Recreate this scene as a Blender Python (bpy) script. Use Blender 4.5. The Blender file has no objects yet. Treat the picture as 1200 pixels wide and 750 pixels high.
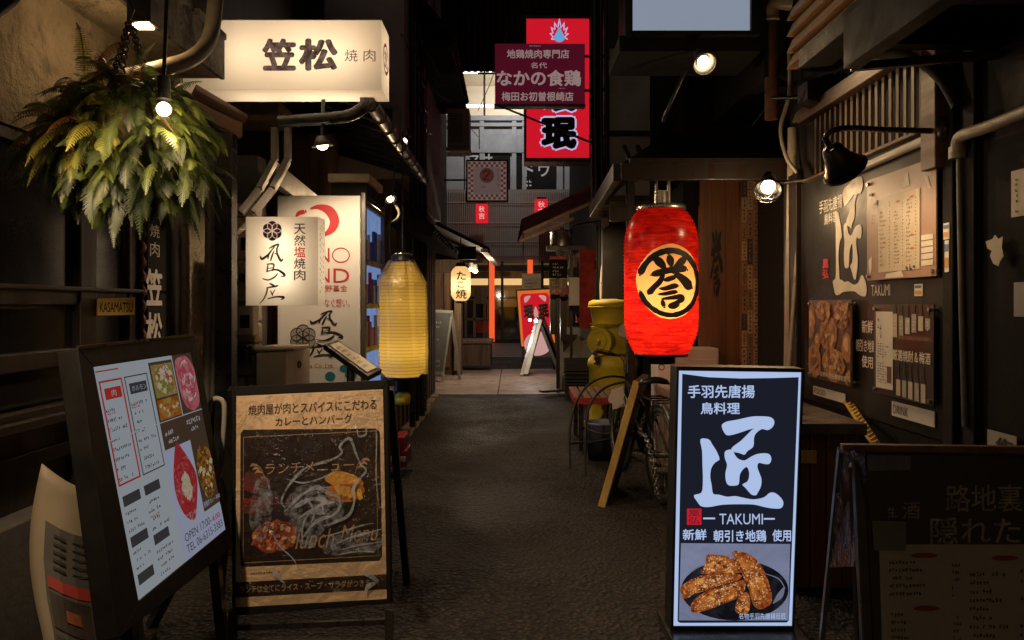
import bpy, bmesh, math, random
import numpy as np
from mathutils import Vector, Matrix
from mathutils.geometry import tessellate_polygon
random.seed(7)
V3 = Vector
R = math.radians
scene = bpy.context.scene
C = scene.collection
F, H, HOR, UC = 900.0, 1.3, 358.0, 600.0      # focal length in photo pixels, eye height, horizon row, centre column

# ------------------------------------------------------------------ camera, sky, exposure
cam_data = bpy.data.cameras.new("camera")
cam = bpy.data.objects.new("camera", cam_data); C.objects.link(cam)
cam.location = (0, 0, H); cam.rotation_euler = (R(90), 0, 0)
cam_data.sensor_width = 36; cam_data.lens = 27
cam_data.shift_y = -17 / 1200
cam_data.clip_start = 0.05; cam_data.clip_end = 500
scene.camera = cam
world = bpy.data.worlds.new("World"); scene.world = world; world.use_nodes = True
wn = world.node_tree
sky = wn.nodes.new("ShaderNodeTexSky"); sky.sky_type = 'NISHITA'; sky.sun_disc = False
sky.sun_elevation = R(3); sky.sun_rotation = R(200)
bgn = wn.nodes["Background"]; bgn.inputs[1].default_value = 0.023
wn.links.new(sky.outputs[0], bgn.inputs[0])
vs = scene.view_settings
vs.view_transform = 'Standard'; vs.look = 'None'; vs.exposure = 0.0; vs.gamma = 1.0; vs.use_curve_mapping = False
cy = scene.cycles
cy.max_bounces = 7; cy.diffuse_bounces = 4; cy.glossy_bounces = 3; cy.transmission_bounces = 5; cy.transparent_max_bounces = 10
cy.sample_clamp_indirect = 2.0; cy.sample_clamp_direct = 0; cy.caustics_reflective = False; cy.caustics_refractive = False
cy.use_denoising = True; cy.denoising_prefilter = 'NONE'; cy.denoising_input_passes = 'RGB_ALBEDO_NORMAL'; cy.blur_glossy = 0.5

def light(kind, loc, watts, col, size=0.03, aim=None, spot=100, blend=0.6):
    d = bpy.data.lights.new("lamp_light", kind); d.energy = watts; d.color = col
    d.shadow_soft_size = size
    if kind == 'SPOT':
        d.spot_size = R(spot); d.spot_blend = blend
    o = bpy.data.objects.new("lamp_light", d); C.objects.link(o); o.location = loc
    if aim is not None:
        o.rotation_euler = (V3(aim) - V3(loc)).to_track_quat('-Z', 'Y').to_euler()
    return o
WARM = (1.0, 0.66, 0.34); WARMER = (1.0, 0.55, 0.24); SOFT = (1.0, 0.8, 0.58)

# ------------------------------------------------------------------ picture point -> place
def P(u, v, Y): return V3(((u - UC) / F * Y, Y, H - (v - HOR) / F * Y))
def PX(u, v, X):
    Y = X * F / (u - UC); return V3((X, Y, H - (v - HOR) / F * Y))
class Plane:
    def __init__(s, p, n, flip=True):
        s.p = V3(p); s.n = V3(n).normalized()
        if s.n.dot(V3((0, 0, H)) - s.p) < 0: s.n = -s.n
    def at(s, u, v, off=0.0):
        d = V3(((u - UC) / F, 1, -(v - HOR) / F)); o = V3((0, 0, H))
        t = (s.p + s.n * off - o).dot(s.n) / d.dot(s.n)
        return o + d * t
    def q(s, u0, v0, u1, v1, off=0.002):            # text / picture box: origin, right, up
        O = s.at(u0, v1, off); return O, s.at(u1, v1, off) - O, s.at(u0, v0, off) - O
    def q4(s, bl, br, tl, off=0.002):
        O = s.at(*bl, off); return O, s.at(*br, off) - O, s.at(*tl, off) - O
    def quad(s, pts, off=0.0): return [s.at(u, v, off) for u, v in pts]
def FP(Y): return Plane((0, Y, 0), (0, -1, 0))
def para(px, depth):                                # four corners of a rectangle -> its plane
    A = np.array([[(u - UC) / F, 1, -(v - HOR) / F] for u, v in px]).T
    _, _, vt = np.linalg.svd(A * np.array([1, -1, 1, -1]))
    d = vt[-1]; d = d / d.mean() * depth
    pts = [V3(A[:, i] * d[i]) + V3((0, 0, H)) for i in range(4)]
    return Plane(pts[0], (pts[1] - pts[0]).cross(pts[3] - pts[0])), pts

# ------------------------------------------------------------------ objects
OFF = {}
def thing(name, label, cat, loc=(0, 0, 0), group=None):
    o = bpy.data.objects.new(name, None); C.objects.link(o)
    o.empty_display_size = 0.1; o.location = loc; OFF[o.name] = V3(loc)
    o['label'] = label; o['category'] = cat
    if group: o['group'] = group
    return o
def tag(o, label=None, cat=None, group=None, kind=None):
    for k, v in (('label', label), ('category', cat), ('group', group), ('kind', kind)):
        if v: o[k] = v
    return o
def structure(o): o['kind'] = 'structure'; return o
def clone(root, loc, label):
    def cp(o, par):
        c = o.copy(); C.objects.link(c); c.parent = par; OFF[c.name] = OFF.get(o.name, V3())
        for ch in list(o.children): cp(ch, c)
        return c
    r = cp(root, None); r.location = loc; r['label'] = label
    return r

_gl = {}
def glyphs(s, bold=0.0, shear=0.0):
    k = (s, shear)
    if k not in _gl:
        c = bpy.data.curves.new("t", 'FONT'); c.body = s; c.shear = shear; c.resolution_u = 3; c.fill_mode = 'FRONT'
        o = bpy.data.objects.new("t", c); C.objects.link(o)
        dg = bpy.context.evaluated_depsgraph_get()
        me = bpy.data.meshes.new_from_object(o.evaluated_get(dg))
        vv = np.array([v.co[:2] for v in me.vertices]) if len(me.vertices) else np.zeros((1, 2))
        ff = [tuple(p.vertices) for p in me.polygons]
        lo, hi = vv.min(0), vv.max(0)
        vv = (vv - lo) / np.maximum(hi - lo, 1e-6)
        _gl[k] = (vv, ff, hi - lo)
        bpy.data.objects.remove(o); bpy.data.curves.remove(c); bpy.data.meshes.remove(me)
    return _gl[k]

def catmull(pts, n=6, closed=False):
    pts = [np.array(p, float) for p in pts]; out = []; m = len(pts)
    for i in range(m if closed else m - 1):
        p1, p2 = pts[i], pts[(i + 1) % m]
        p0 = pts[i - 1] if (closed or i > 0) else p1
        p3 = pts[(i + 2) % m] if (closed or i + 2 < m) else p2
        for j in range(n):
            t = j / n
            out.append(0.5 * (2 * p1 + (p2 - p0) * t + (2 * p0 - 5 * p1 + 4 * p2 - p3) * t * t + (3 * p1 - p0 - 3 * p2 + p3) * t ** 3))
    if not closed: out.append(pts[-1])
    return out

class MB:
    def __init__(s): s.v = []; s.f = []; s.mi = []; s.sm = []; s.cur = 0; s.smooth = False; s.k = 0
    def mat(s, i): s.cur = i; return s
    def add(s, vs, fs):
        b = len(s.v); s.v += [V3(v) for v in vs]
        for f in fs: s.f.append([b + i for i in f]); s.mi.append(s.cur); s.sm.append(s.smooth)
        return s
    def box(s, x0, x1, y0, y1, z0, z1):
        return s.hexa([(x0, y0, z0), (x1, y0, z0), (x1, y1, z0), (x0, y1, z0)], [(x0, y0, z1), (x1, y0, z1), (x1, y1, z1), (x0, y1, z1)])
    def hexa(s, lo, hi):
        return s.add(list(lo) + list(hi), [(3, 2, 1, 0), (4, 5, 6, 7), (0, 1, 5, 4), (1, 2, 6, 5), (2, 3, 7, 6), (3, 0, 4, 7)])
    def fbox(s, u0, v0, u1, v1, Y, d):               # box whose camera-facing side shows at these picture columns / rows
        a, b = P(u0, v1, Y), P(u1, v0, Y); return s.box(a.x, b.x, Y, Y + d, a.z, b.z)
    def slab(s, quad, n, t):                          # quad = 4 points, extruded by t against n
        q = [V3(p) for p in quad]; n = V3(n).normalized() * -t
        return s.hexa([p for p in q], [p + n for p in q])
    def quad(s, pts): return s.add(pts, [tuple(range(len(pts)))])
    def frame(s, pl, outer, inner, t, off=0.0, lift=0.0):
        o, i = pl.quad(outer, off), pl.quad(inner, off)
        for k in range(4):
            j = (k + 1) % 4
            s.slab([o[k], o[j], i[j], i[k]], pl.n, t)
        return s
    def bar(s, a, b, w, h, up=(0, 0, 1)):
        a, b = V3(a), V3(b); d = (b - a).normalized(); up = V3(up)
        if abs(d.dot(up)) > 0.98: up = V3((0, 1, 0))
        x = d.cross(up).normalized() * w / 2; z = x.cross(d).normalized() * h / 2
        return s.hexa([a - x - z, a + x - z, a + x + z, a - x + z], [b - x - z, b + x - z, b + x + z, b - x + z])
    def tube(s, path, r, n=10, caps=True):
        path = [V3(p) for p in path]; m = len(path)
        rr = r if isinstance(r, (list, tuple)) else [r] * m
        vs = []; prev = None
        for i, p in enumerate(path):
            d = (path[min(i + 1, m - 1)] - path[max(i - 1, 0)]).normalized()
            if prev is None:
                a = V3((0, 0, 1)) if abs(d.z) < 0.9 else V3((1, 0, 0)); x = d.cross(a).normalized()
            else:
                x = (prev - d * prev.dot(d)).normalized()
            prev = x; y = d.cross(x)
            for k in range(n):
                t = 2 * math.pi * k / n; vs.append(p + (x * math.cos(t) + y * math.sin(t)) * rr[i])
        fs = [(i * n + k, i * n + (k + 1) % n, (i + 1) * n + (k + 1) % n, (i + 1) * n + k) for i in range(m - 1) for k in range(n)]
        sm = s.smooth; s.smooth = True; s.add(vs, fs); s.smooth = False
        if caps: s.add(vs[:n][::-1], [tuple(range(n))]); s.add(vs[-n:], [tuple(range(n))])
        s.smooth = sm; return s
    def curve(s, path, r, n=8, k=6): return s.tube([V3(p) for p in catmull(path, k)], r, n)
    def cyl(s, a, b, r0, r1=None, n=20):
        return s.tube([a, b], [r0, r0 if r1 is None else r1], n)
    def lathe(s, prof, org, axis=(0, 0, 1), n=32):
        org = V3(org); ax = V3(axis).normalized(); a = V3((0, 1, 0)) if abs(ax.y) < 0.9 else V3((1, 0, 0))
        x = ax.cross(a).normalized(); y = ax.cross(x); vs = []
        for r, h in prof:
            for k in range(n):
                t = 2 * math.pi * k / n; vs.append(org + ax * h + (x * math.cos(t) + y * math.sin(t)) * r)
        m = len(prof)
        sm = s.smooth; s.smooth = True
        s.add(vs, [(i * n + k, i * n + (k + 1) % n, (i + 1) * n + (k + 1) % n, (i + 1) * n + k) for i in range(m - 1) for k in range(n)])
        s.smooth = sm; return s
    def ball(s, c, rx, ry=None, rz=None, n=16, m=10, jit=0.0):
        ry = ry or rx; rz = rz or rx; c = V3(c); vs = []
        for i in range(m + 1):
            a = math.pi * i / m
            for k in range(n):
                t = 2 * math.pi * k / n; j = 1 + random.uniform(-jit, jit)
                vs.append(c + V3((rx * math.sin(a) * math.cos(t), ry * math.sin(a) * math.sin(t), rz * math.cos(a))) * j)
        sm = s.smooth; s.smooth = True
        s.add(vs, [(i * n + k, (i + 1) * n + k, (i + 1) * n + (k + 1) % n, i * n + (k + 1) % n) for i in range(m) for k in range(n)])
        s.smooth = sm; return s
    def torus(s, c, axis, Rr, r, n=40, m=8):
        ax = V3(axis).normalized(); a = V3((0, 0, 1)) if abs(ax.z) < 0.9 else V3((1, 0, 0)); x = ax.cross(a).normalized(); y = ax.cross(x); c = V3(c)
        vs = []
        for i in range(n):
            t = 2 * math.pi * i / n; d = x * math.cos(t) + y * math.sin(t)
            for k in range(m):
                q = 2 * math.pi * k / m; vs.append(c + d * (Rr + r * math.cos(q)) + ax * r * math.sin(q))
        sm = s.smooth; s.smooth = True
        s.add(vs, [(i * m + k, ((i + 1) % n) * m + k, ((i + 1) % n) * m + (k + 1) % m, i * m + (k + 1) % m) for i in range(n) for k in range(m)])
        s.smooth = sm; return s
    def fill(s, pts):                                 # any simple polygon in space
        pts = [V3(p) for p in pts]
        return s.add(pts, [tuple(t) for t in tessellate_polygon([pts])])
    def text(s, st, q, bold=0.0, shear=0.0):
        O, U, W = q; vv, ff, ext = glyphs(st, 0, shear); N = U.cross(W).normalized()
        sh = [(0.0, 0.0)]
        if bold > 0.0: sh += [(math.cos(R(a)) * bold, math.sin(R(a)) * bold) for a in range(0, 360, 90 if bold < 0.025 else 45)]
        for k, (dx, dy) in enumerate(sh):              # heavier weights: the glyph laid a few times, a hair apart
            dx /= max(ext[0], 1e-3); dy /= max(ext[1], 1e-3); n = N * (0.00012 * k); fx, fy = 1 + 2 * bold / max(ext[0], 1e-3), 1 + 2 * bold / max(ext[1], 1e-3)
            s.add([O + U * (0.5 + (float(a) - 0.5 + dx) / fx) + W * (0.5 + (float(b) - 0.5 + dy) / fy) + n for a, b in vv], ff)
        return s
    def vtext(s, st, pl, u0, v0, u1, v1, bold=0.0, off=0.002, gap=0.12):
        h = (v1 - v0) / len(st)
        for i, ch in enumerate(st): s.text(ch, pl.q(u0, v0 + h * (i + gap / 2), u1, v0 + h * (i + 1 - gap / 2), off), bold)
        return s
    def brush(s, pts, mp, n=5):                       # pts (x, y, width) in drawing units; mp maps them to space
        c = catmull(pts, n); L, Rr = [], []
        for i, p in enumerate(c):
            d = c[min(i + 1, len(c) - 1)][:2] - c[max(i - 1, 0)][:2]; d = d / (np.linalg.norm(d) + 1e-9)
            nn = np.array([-d[1], d[0]]) * max(p[2], 1e-4) / 2
            L.append(p[:2] + nn); Rr.append(p[:2] - nn)
        def cap(p, q, w):
            d = (p[:2] - q[:2]); d = d / (np.linalg.norm(d) + 1e-9); nn = np.array([-d[1], d[0]])
            return [p[:2] + (nn * math.cos(a) + d * math.sin(a)) * w / 2 for a in (R(150), R(120), R(90), R(60), R(30))][::-1]
        s.k += 1; off = 0.00025 * (s.k % 12)
        m = len(c); vs = [mp(x, y, off) for x, y in L] + [mp(x, y, off) for x, y in Rr]
        s.add(vs, [(i, i + 1, m + i + 1, m + i) for i in range(m - 1)])
        for e, o in ((0, 1), (-1, -2)):
            cp = cap(c[e], c[o], c[e][2]); s.add([mp(*c[e][:2], off)] + [mp(*p, off) for p in cp] , [(0, i, i + 1) for i in range(1, 5)])
        return s
    def scribble(s, pl, u0, v0, u1, v1, rows, cols, off=0.003, fill=0.6, skip=0.15, seed=1, q=None):   # tiny writing too small to read
        rnd = random.Random(seed); O, U, W = q or pl.q(u0, v0, u1, v1, off)
        for r in range(rows):
            n = max(1, int(cols * rnd.uniform(0.45, 1.0)))
            for c in range(n):
                if rnd.random() < skip: continue
                x0 = (c + 0.1) / cols; y0 = 1 - (r + 0.8) / rows; cw = 0.8 / cols; ch = fill / rows
                for _ in range(3):
                    if rnd.random() < 0.5:
                        y = y0 + ch * rnd.random() * 0.85; a, b, cc, d = x0 + cw * rnd.random() * 0.3, x0 + cw * rnd.uniform(0.6, 1), y, y + ch * 0.26
                    else:
                        x = x0 + cw * rnd.random() * 0.8; a, b, cc, d = x, x + cw * 0.28, y0 + ch * rnd.random() * 0.3, y0 + ch * rnd.uniform(0.6, 1)
                    s.quad([O + U * a + W * cc, O + U * b + W * cc, O + U * b + W * d, O + U * a + W * d])
        return s
    def build(s, name, mats, parent=None, bevel=0.0, loc=None):
        me = bpy.data.meshes.new(name); org = V3(loc) if loc else V3()
        if parent is not None: org = OFF.get(parent.name, V3())
        me.from_pydata([tuple(v - org) for v in s.v], [], s.f)
        for m in (mats if isinstance(mats, (list, tuple)) else [mats]): me.materials.append(m)
        me.polygons.foreach_set("material_index", s.mi); me.polygons.foreach_set("use_smooth", s.sm)
        me.update()
        o = bpy.data.objects.new(name, me); C.objects.link(o)
        if parent is not None: o.parent = parent
        elif loc: o.location = loc
        OFF[o.name] = org
        if bevel:
            b = o.modifiers.new("bevel", 'BEVEL'); b.width = bevel; b.segments = 2; b.limit_method = 'ANGLE'; b.angle_limit = R(50)
        return o

# ------------------------------------------------------------------ materials
def _nt(name):
    m = bpy.data.materials.new(name); m.use_nodes = True; nt = m.node_tree; nt.nodes.clear()
    return m, nt, nt.nodes.new("ShaderNodeOutputMaterial")
def _noise(nt, scale, detail=6, rough=0.6, vec=None, dist=0.0):
    n = nt.nodes.new("ShaderNodeTexNoise"); n.inputs["Scale"].default_value = scale; n.inputs["Detail"].default_value = detail
    n.inputs["Roughness"].default_value = rough; n.inputs["Distortion"].default_value = dist
    if vec is not None: nt.links.new(vec, n.inputs["Vector"])
    return n.outputs["Fac"]
def _ramp(nt, fac, a, b, ca=(0, 0, 0, 1), cb=(1, 1, 1, 1)):
    r = nt.nodes.new("ShaderNodeValToRGB"); r.color_ramp.elements[0].position = a; r.color_ramp.elements[1].position = b
    r.color_ramp.elements[0].color = ca; r.color_ramp.elements[1].color = cb; nt.links.new(fac, r.inputs[0]); return r.outputs[0]
def _mix(nt, fac, a, b, mode='MIX'):
    m = nt.nodes.new("ShaderNodeMix"); m.data_type = 'RGBA'; m.blend_type = mode
    for sock, v in ((m.inputs[0], fac), (m.inputs[6], a), (m.inputs[7], b)):
        if isinstance(v, (int, float)): sock.default_value = v
        elif isinstance(v, (tuple, list)): sock.default_value = (*v[:3], 1)
        else: nt.links.new(v, sock)
    return m.outputs[2]
def _coord(nt, stretch=(1, 1, 1)):
    t = nt.nodes.new("ShaderNodeTexCoord"); mp = nt.nodes.new("ShaderNodeMapping"); mp.inputs["Scale"].default_value = stretch
    nt.links.new(t.outputs["Object"], mp.inputs[0]); return mp.outputs[0]
def pbr(name, c1, c2=None, scale=6, rough=0.6, metal=0.0, bump=0.0, bscale=None, stretch=(1, 1, 1), wear=None, wscale=3, wlo=0.55, whi=0.65, spec=0.5, coat=0.0, rvar=0.15, bdist=0.01):
    m, nt, out = _nt(name); b = nt.nodes.new("ShaderNodeBsdfPrincipled"); nt.links.new(b.outputs[0], out.inputs[0])
    vec = _coord(nt, stretch); n1 = _noise(nt, scale, 8, 0.65, vec)
    c2 = c2 or tuple(x * 0.6 for x in c1)
    col = _mix(nt, _ramp(nt, n1, 0.35, 0.65), c1, c2)
    if wear:
        n2 = _noise(nt, wscale, 10, 0.7, vec, 0.5); col = _mix(nt, _ramp(nt, n2, wlo, whi), col, wear)
    nt.links.new(col, b.inputs["Base Color"]); b.inputs["Metallic"].default_value = metal
    b.inputs["Specular IOR Level"].default_value = spec; b.inputs["Coat Weight"].default_value = coat
    mr = nt.nodes.new("ShaderNodeMapRange"); nt.links.new(n1, mr.inputs[0]); mr.inputs[1].default_value = 0.3; mr.inputs[2].default_value = 0.7
    mr.inputs[3].default_value = max(0.03, rough - rvar); mr.inputs[4].default_value = min(1, rough + rvar); nt.links.new(mr.outputs[0], b.inputs["Roughness"])
    if bump:
        bp = nt.nodes.new("ShaderNodeBump"); bp.inputs["Strength"].default_value = bump; bp.inputs["Distance"].default_value = bdist
        nt.links.new(_noise(nt, bscale or scale * 4, 8, 0.65, vec), bp.inputs["Height"]); nt.links.new(bp.outputs[0], b.inputs["Normal"])
    return m
def wood(name, c1, c2, axis='Z', rough=0.55, scale=14, bump=0.25):
    st = {'Z': (1, 1, 0.07), 'Y': (1, 0.07, 1), 'X': (0.07, 1, 1)}[axis]
    return pbr(name, c1, c2, scale, rough, 0, bump, scale * 3, st, bdist=0.004)
def emit(name, col, s, var=0.0, vs=3):
    m, nt, out = _nt(name); e = nt.nodes.new("ShaderNodeEmission"); e.inputs[1].default_value = s; nt.links.new(e.outputs[0], out.inputs[0])
    if var: nt.links.new(_mix(nt, _noise(nt, vs, 5, 0.6, _coord(nt)), col, tuple(c * (1 - var) for c in col)), e.inputs[0])
    else: e.inputs[0].default_value = (*col, 1)
    return m
def paint_lit(name, c1, c2, s, scale=8, stops=(0.35, 0.65), c3=None, s3=40):    # print on a backlit film
    m, nt, out = _nt(name); e = nt.nodes.new("ShaderNodeEmission"); e.inputs[1].default_value = s; nt.links.new(e.outputs[0], out.inputs[0])
    vec = _coord(nt); col = _mix(nt, _ramp(nt, _noise(nt, scale, 6, 0.7, vec, 0.6), *stops), c1, c2)
    if c3: col = _mix(nt, _ramp(nt, _noise(nt, s3, 4, 0.7, vec), 0.56, 0.68), col, c3)
    nt.links.new(col, e.inputs[0]); return m
def paper(name, col, trans=0.7, var=0.12, scale=10, col_socket=None, gloss=0.0, bump=0.0, bs=60):
    m, nt, out = _nt(name); d = nt.nodes.new("ShaderNodeBsdfDiffuse"); t = nt.nodes.new("ShaderNodeBsdfTranslucent"); mx = nt.nodes.new("ShaderNodeMixShader")
    mx.inputs[0].default_value = trans; nt.links.new(d.outputs[0], mx.inputs[1]); nt.links.new(t.outputs[0], mx.inputs[2])
    c = col_socket(nt) if col_socket else _mix(nt, _noise(nt, scale, 6, 0.6, _coord(nt)), col, tuple(x * (1 - var) for x in col))
    nt.links.new(c, d.inputs[0]); nt.links.new(c, t.inputs[0])
    if bump:
        bp = nt.nodes.new("ShaderNodeBump"); bp.inputs["Strength"].default_value = bump; bp.inputs["Distance"].default_value = 0.004
        nt.links.new(_noise(nt, bs, 5, 0.6, _coord(nt)), bp.inputs["Height"])
        nt.links.new(bp.outputs[0], d.inputs["Normal"]); nt.links.new(bp.outputs[0], t.inputs["Normal"])
    last = mx.outputs[0]
    if gloss:
        g = nt.nodes.new("ShaderNodeBsdfGlossy"); g.inputs["Roughness"].default_value = 0.25; m2 = nt.nodes.new("ShaderNodeMixShader"); m2.inputs[0].default_value = gloss
        nt.links.new(last, m2.inputs[1]); nt.links.new(g.outputs[0], m2.inputs[2]); last = m2.outputs[0]
    nt.links.new(last, out.inputs[0]); return m
def film(name, rough=0.12, bump=0.6, bscale=9, refl=0.35, tint=(1, 1, 1), dist=0.02, fk=1.0):
    m, nt, out = _nt(name); t = nt.nodes.new("ShaderNodeBsdfTransparent"); g = nt.nodes.new("ShaderNodeBsdfGlossy"); mx = nt.nodes.new("ShaderNodeMixShader")
    fr = nt.nodes.new("ShaderNodeFresnel"); fr.inputs[0].default_value = 1.45
    ma = nt.nodes.new("ShaderNodeMath"); ma.operation = 'MULTIPLY_ADD'; ma.inputs[1].default_value = fk; ma.inputs[2].default_value = refl * 0.1
    t.inputs[0].default_value = (*tint, 1); g.inputs["Roughness"].default_value = rough
    if bump:
        bp = nt.nodes.new("ShaderNodeBump"); bp.inputs["Strength"].default_value = bump; bp.inputs["Distance"].default_value = dist
        nt.links.new(_noise(nt, bscale, 5, 0.55, _coord(nt), 1.2), bp.inputs["Height"]); nt.links.new(bp.outputs[0], g.inputs["Normal"]); nt.links.new(bp.outputs[0], fr.inputs["Normal"])
    nt.links.new(fr.outputs[0], ma.inputs[0]); nt.links.new(ma.outputs[0], mx.inputs[0])
    nt.links.new(t.outputs[0], mx.inputs[1]); nt.links.new(g.outputs[0], mx.inputs[2]); nt.links.new(mx.outputs[0], out.inputs[0]); return m

M = dict(
 stucco=pbr("stucco", (0.27, 0.215, 0.13), (0.19, 0.15, 0.095), 4, 0.85, 0, 0.9, 14, wear=(0.12, 0.09, 0.055), wscale=7, wlo=0.54, whi=0.66, bdist=0.06),
 weathered=pbr("weathered_concrete", (0.09, 0.08, 0.07), (0.2, 0.18, 0.15), 7, 0.9, 0, 0.8, 25, wear=(0.02, 0.02, 0.02), wscale=8, wlo=0.45, whi=0.6, bdist=0.02),
 concrete=pbr("concrete", (0.20, 0.19, 0.17), (0.13, 0.12, 0.11), 3, 0.85, 0, 0.4, 40, wear=(0.07, 0.065, 0.06), wscale=5),
 darkconc=pbr("dark_concrete", (0.07, 0.065, 0.06), (0.035, 0.033, 0.03), 4, 0.85, 0, 0.4, 30),
 darkwood=wood("dark_wood", (0.020, 0.011, 0.007), (0.007, 0.005, 0.004), rough=0.45),
 darkwoodY=wood("dark_wood_rail", (0.022, 0.013, 0.008), (0.008, 0.005, 0.004), 'Y', 0.45),
 brownwood=wood("brown_wood", (0.16, 0.075, 0.03), (0.07, 0.032, 0.014), rough=0.45),
 brownwoodY=wood("brown_wood_beam", (0.17, 0.085, 0.04), (0.07, 0.034, 0.016), 'Y', 0.55),
 palewood=wood("pale_wood", (0.66, 0.45, 0.24), (0.42, 0.26, 0.13), 'Y', 0.6),
 palewoodZ=wood("pale_wood_upright", (0.24, 0.155, 0.085), (0.12, 0.075, 0.04), 'Z', 0.6),
 oldwood=wood("old_wood", (0.10, 0.055, 0.03), (0.035, 0.02, 0.012), rough=0.7),
 black=pbr("black_paint", (0.008, 0.008, 0.009), (0.014, 0.013, 0.012), 6, 0.4, 0, 0.06, 60, spec=0.35),
 blackmatt=pbr("black_matt", (0.009, 0.008, 0.008), (0.017, 0.015, 0.013), 5, 0.8, 0, 0.2, 40, spec=0.2),
 blackmetal=pbr("black_metal", (0.015, 0.015, 0.016), (0.03, 0.028, 0.026), 12, 0.32, 0.3),
 steel=pbr("steel", (0.45, 0.44, 0.42), (0.32, 0.31, 0.30), 9, 0.32, 0.9),
 dullsteel=pbr("dull_steel", (0.17, 0.16, 0.145), (0.10, 0.095, 0.09), 8, 0.5, 0.7, wear=(0.12, 0.07, 0.04), wscale=6, wlo=0.62, whi=0.72),
 alu=pbr("aluminium", (0.55, 0.55, 0.55), (0.42, 0.42, 0.42), 8, 0.35, 0.8),
 beigeplastic=pbr("beige_plastic", (0.45, 0.40, 0.31), (0.36, 0.31, 0.24), 3, 0.5, wear=(0.22, 0.17, 0.11), wscale=5, wlo=0.62, whi=0.8),
 greyplastic=pbr("grey_plastic", (0.30, 0.29, 0.27), (0.24, 0.23, 0.21), 4, 0.5),
 ropered=pbr("rope_red", (0.09, 0.012, 0.012), (0.05, 0.008, 0.008), 8, 0.6),
 railwhite=pbr("rail_white", (0.20, 0.18, 0.15), (0.13, 0.115, 0.10), 5, 0.5, wear=(0.12, 0.10, 0.08), wscale=6),
 whitepaint=pbr("white_paint", (0.62, 0.58, 0.52), (0.5, 0.46, 0.40), 4, 0.5, wear=(0.3, 0.25, 0.19), wscale=5, wlo=0.64, whi=0.8),
 pipe_beige=pbr("painted_pipe", (0.36, 0.32, 0.25), (0.26, 0.23, 0.18), 9, 0.45, 0, 0.1, 40, wear=(0.1, 0.07, 0.045), wscale=9, wlo=0.6, whi=0.7),
 pipe_rust=pbr("rusty_pipe", (0.13, 0.045, 0.025), (0.06, 0.025, 0.016), 8, 0.55, 0, 0.3, 30, wear=(0.3, 0.22, 0.14), wscale=10, wlo=0.64, whi=0.68),
 pipe_grey=pbr("grey_hose", (0.13, 0.125, 0.11), (0.08, 0.075, 0.07), 6, 0.55),
 rubber=pbr("rubber", (0.015, 0.015, 0.015), (0.025, 0.024, 0.023), 15, 0.65, 0, 0.2, 60),
 cable=pbr("cable", (0.012, 0.012, 0.012), (0.02, 0.02, 0.02), 6, 0.5),
 glassdark=pbr("dark_glass", (0.008, 0.009, 0.011), (0.016, 0.015, 0.015), 2, 0.16, 0, 0.03, 6, spec=0.3, rvar=0.05),
 frosted=pbr("frosted_glass", (0.34, 0.36, 0.40), (0.22, 0.24, 0.27), 3, 0.4, 0, 0.5, 90, spec=0.6),
 redpaint=pbr("red_paint", (0.34, 0.02, 0.018), (0.2, 0.012, 0.012), 5, 0.45),
 redcloth=pbr("red_cloth", (0.36, 0.025, 0.02), (0.2, 0.015, 0.012), 6, 0.8, 0, 0.3, 30),
 yellow=pbr("yellow_paint", (0.62, 0.52, 0.035), (0.50, 0.40, 0.03), 4, 0.5, 0, 0.25, 50, wear=(0.18, 0.12, 0.03), wscale=7, wlo=0.62, whi=0.75),
 yellowwood=pbr("yellow_wood", (0.5, 0.32, 0.06), (0.32, 0.19, 0.04), 9, 0.6, 0, 0.3, 40, (1, 1, 0.2)),
 maroon=pbr("maroon_board", (0.30, 0.018, 0.04), (0.24, 0.014, 0.032), 3, 0.5),
 greyprint=pbr("grey_print", (0.80, 0.70, 0.68), (0.66, 0.56, 0.54), 20, 0.6),
 ink=pbr("black_ink", (0.012, 0.010, 0.009), (0.02, 0.016, 0.014), 20, 0.6),
 brownink=pbr("brown_ink", (0.055, 0.028, 0.018), (0.13, 0.07, 0.05), 26, 0.6),
 redink=pbr("red_ink", (0.50, 0.02, 0.03), (0.42, 0.02, 0.025), 10, 0.5),
 whiteink=pbr("white_print", (0.72, 0.66, 0.56), (0.6, 0.54, 0.45), 12, 0.6),
 cream=pbr("cream_paper", (0.62, 0.52, 0.38), (0.52, 0.43, 0.30), 5, 0.6),
 whitepaper=pbr("white_paper", (0.66, 0.62, 0.55), (0.55, 0.51, 0.45), 5, 0.55),
 bulb=emit("lit_bulb", (1.0, 0.74, 0.42), 14), bulbsoft=emit("lit_lens", (1.0, 0.80, 0.52), 4.5),
 framematt=pbr("frame_black", (0.006, 0.006, 0.006), (0.010, 0.009, 0.009), 6, 0.6, 0, 0.05, 60, spec=0.15),
 pipe_tan=pbr("pipe_tan", (0.20, 0.165, 0.11), (0.14, 0.115, 0.08), 9, 0.5, 0, 0.1, 40, wear=(0.06, 0.045, 0.03), wscale=9, wlo=0.58, whi=0.7),
 moss=pbr("moss", (0.05, 0.045, 0.02), (0.09, 0.06, 0.03), 12, 0.95, 0, 1.0, 50),
 clear=film("clear_acrylic", 0.05, 0.0, 5, 0.15),
)
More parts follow.
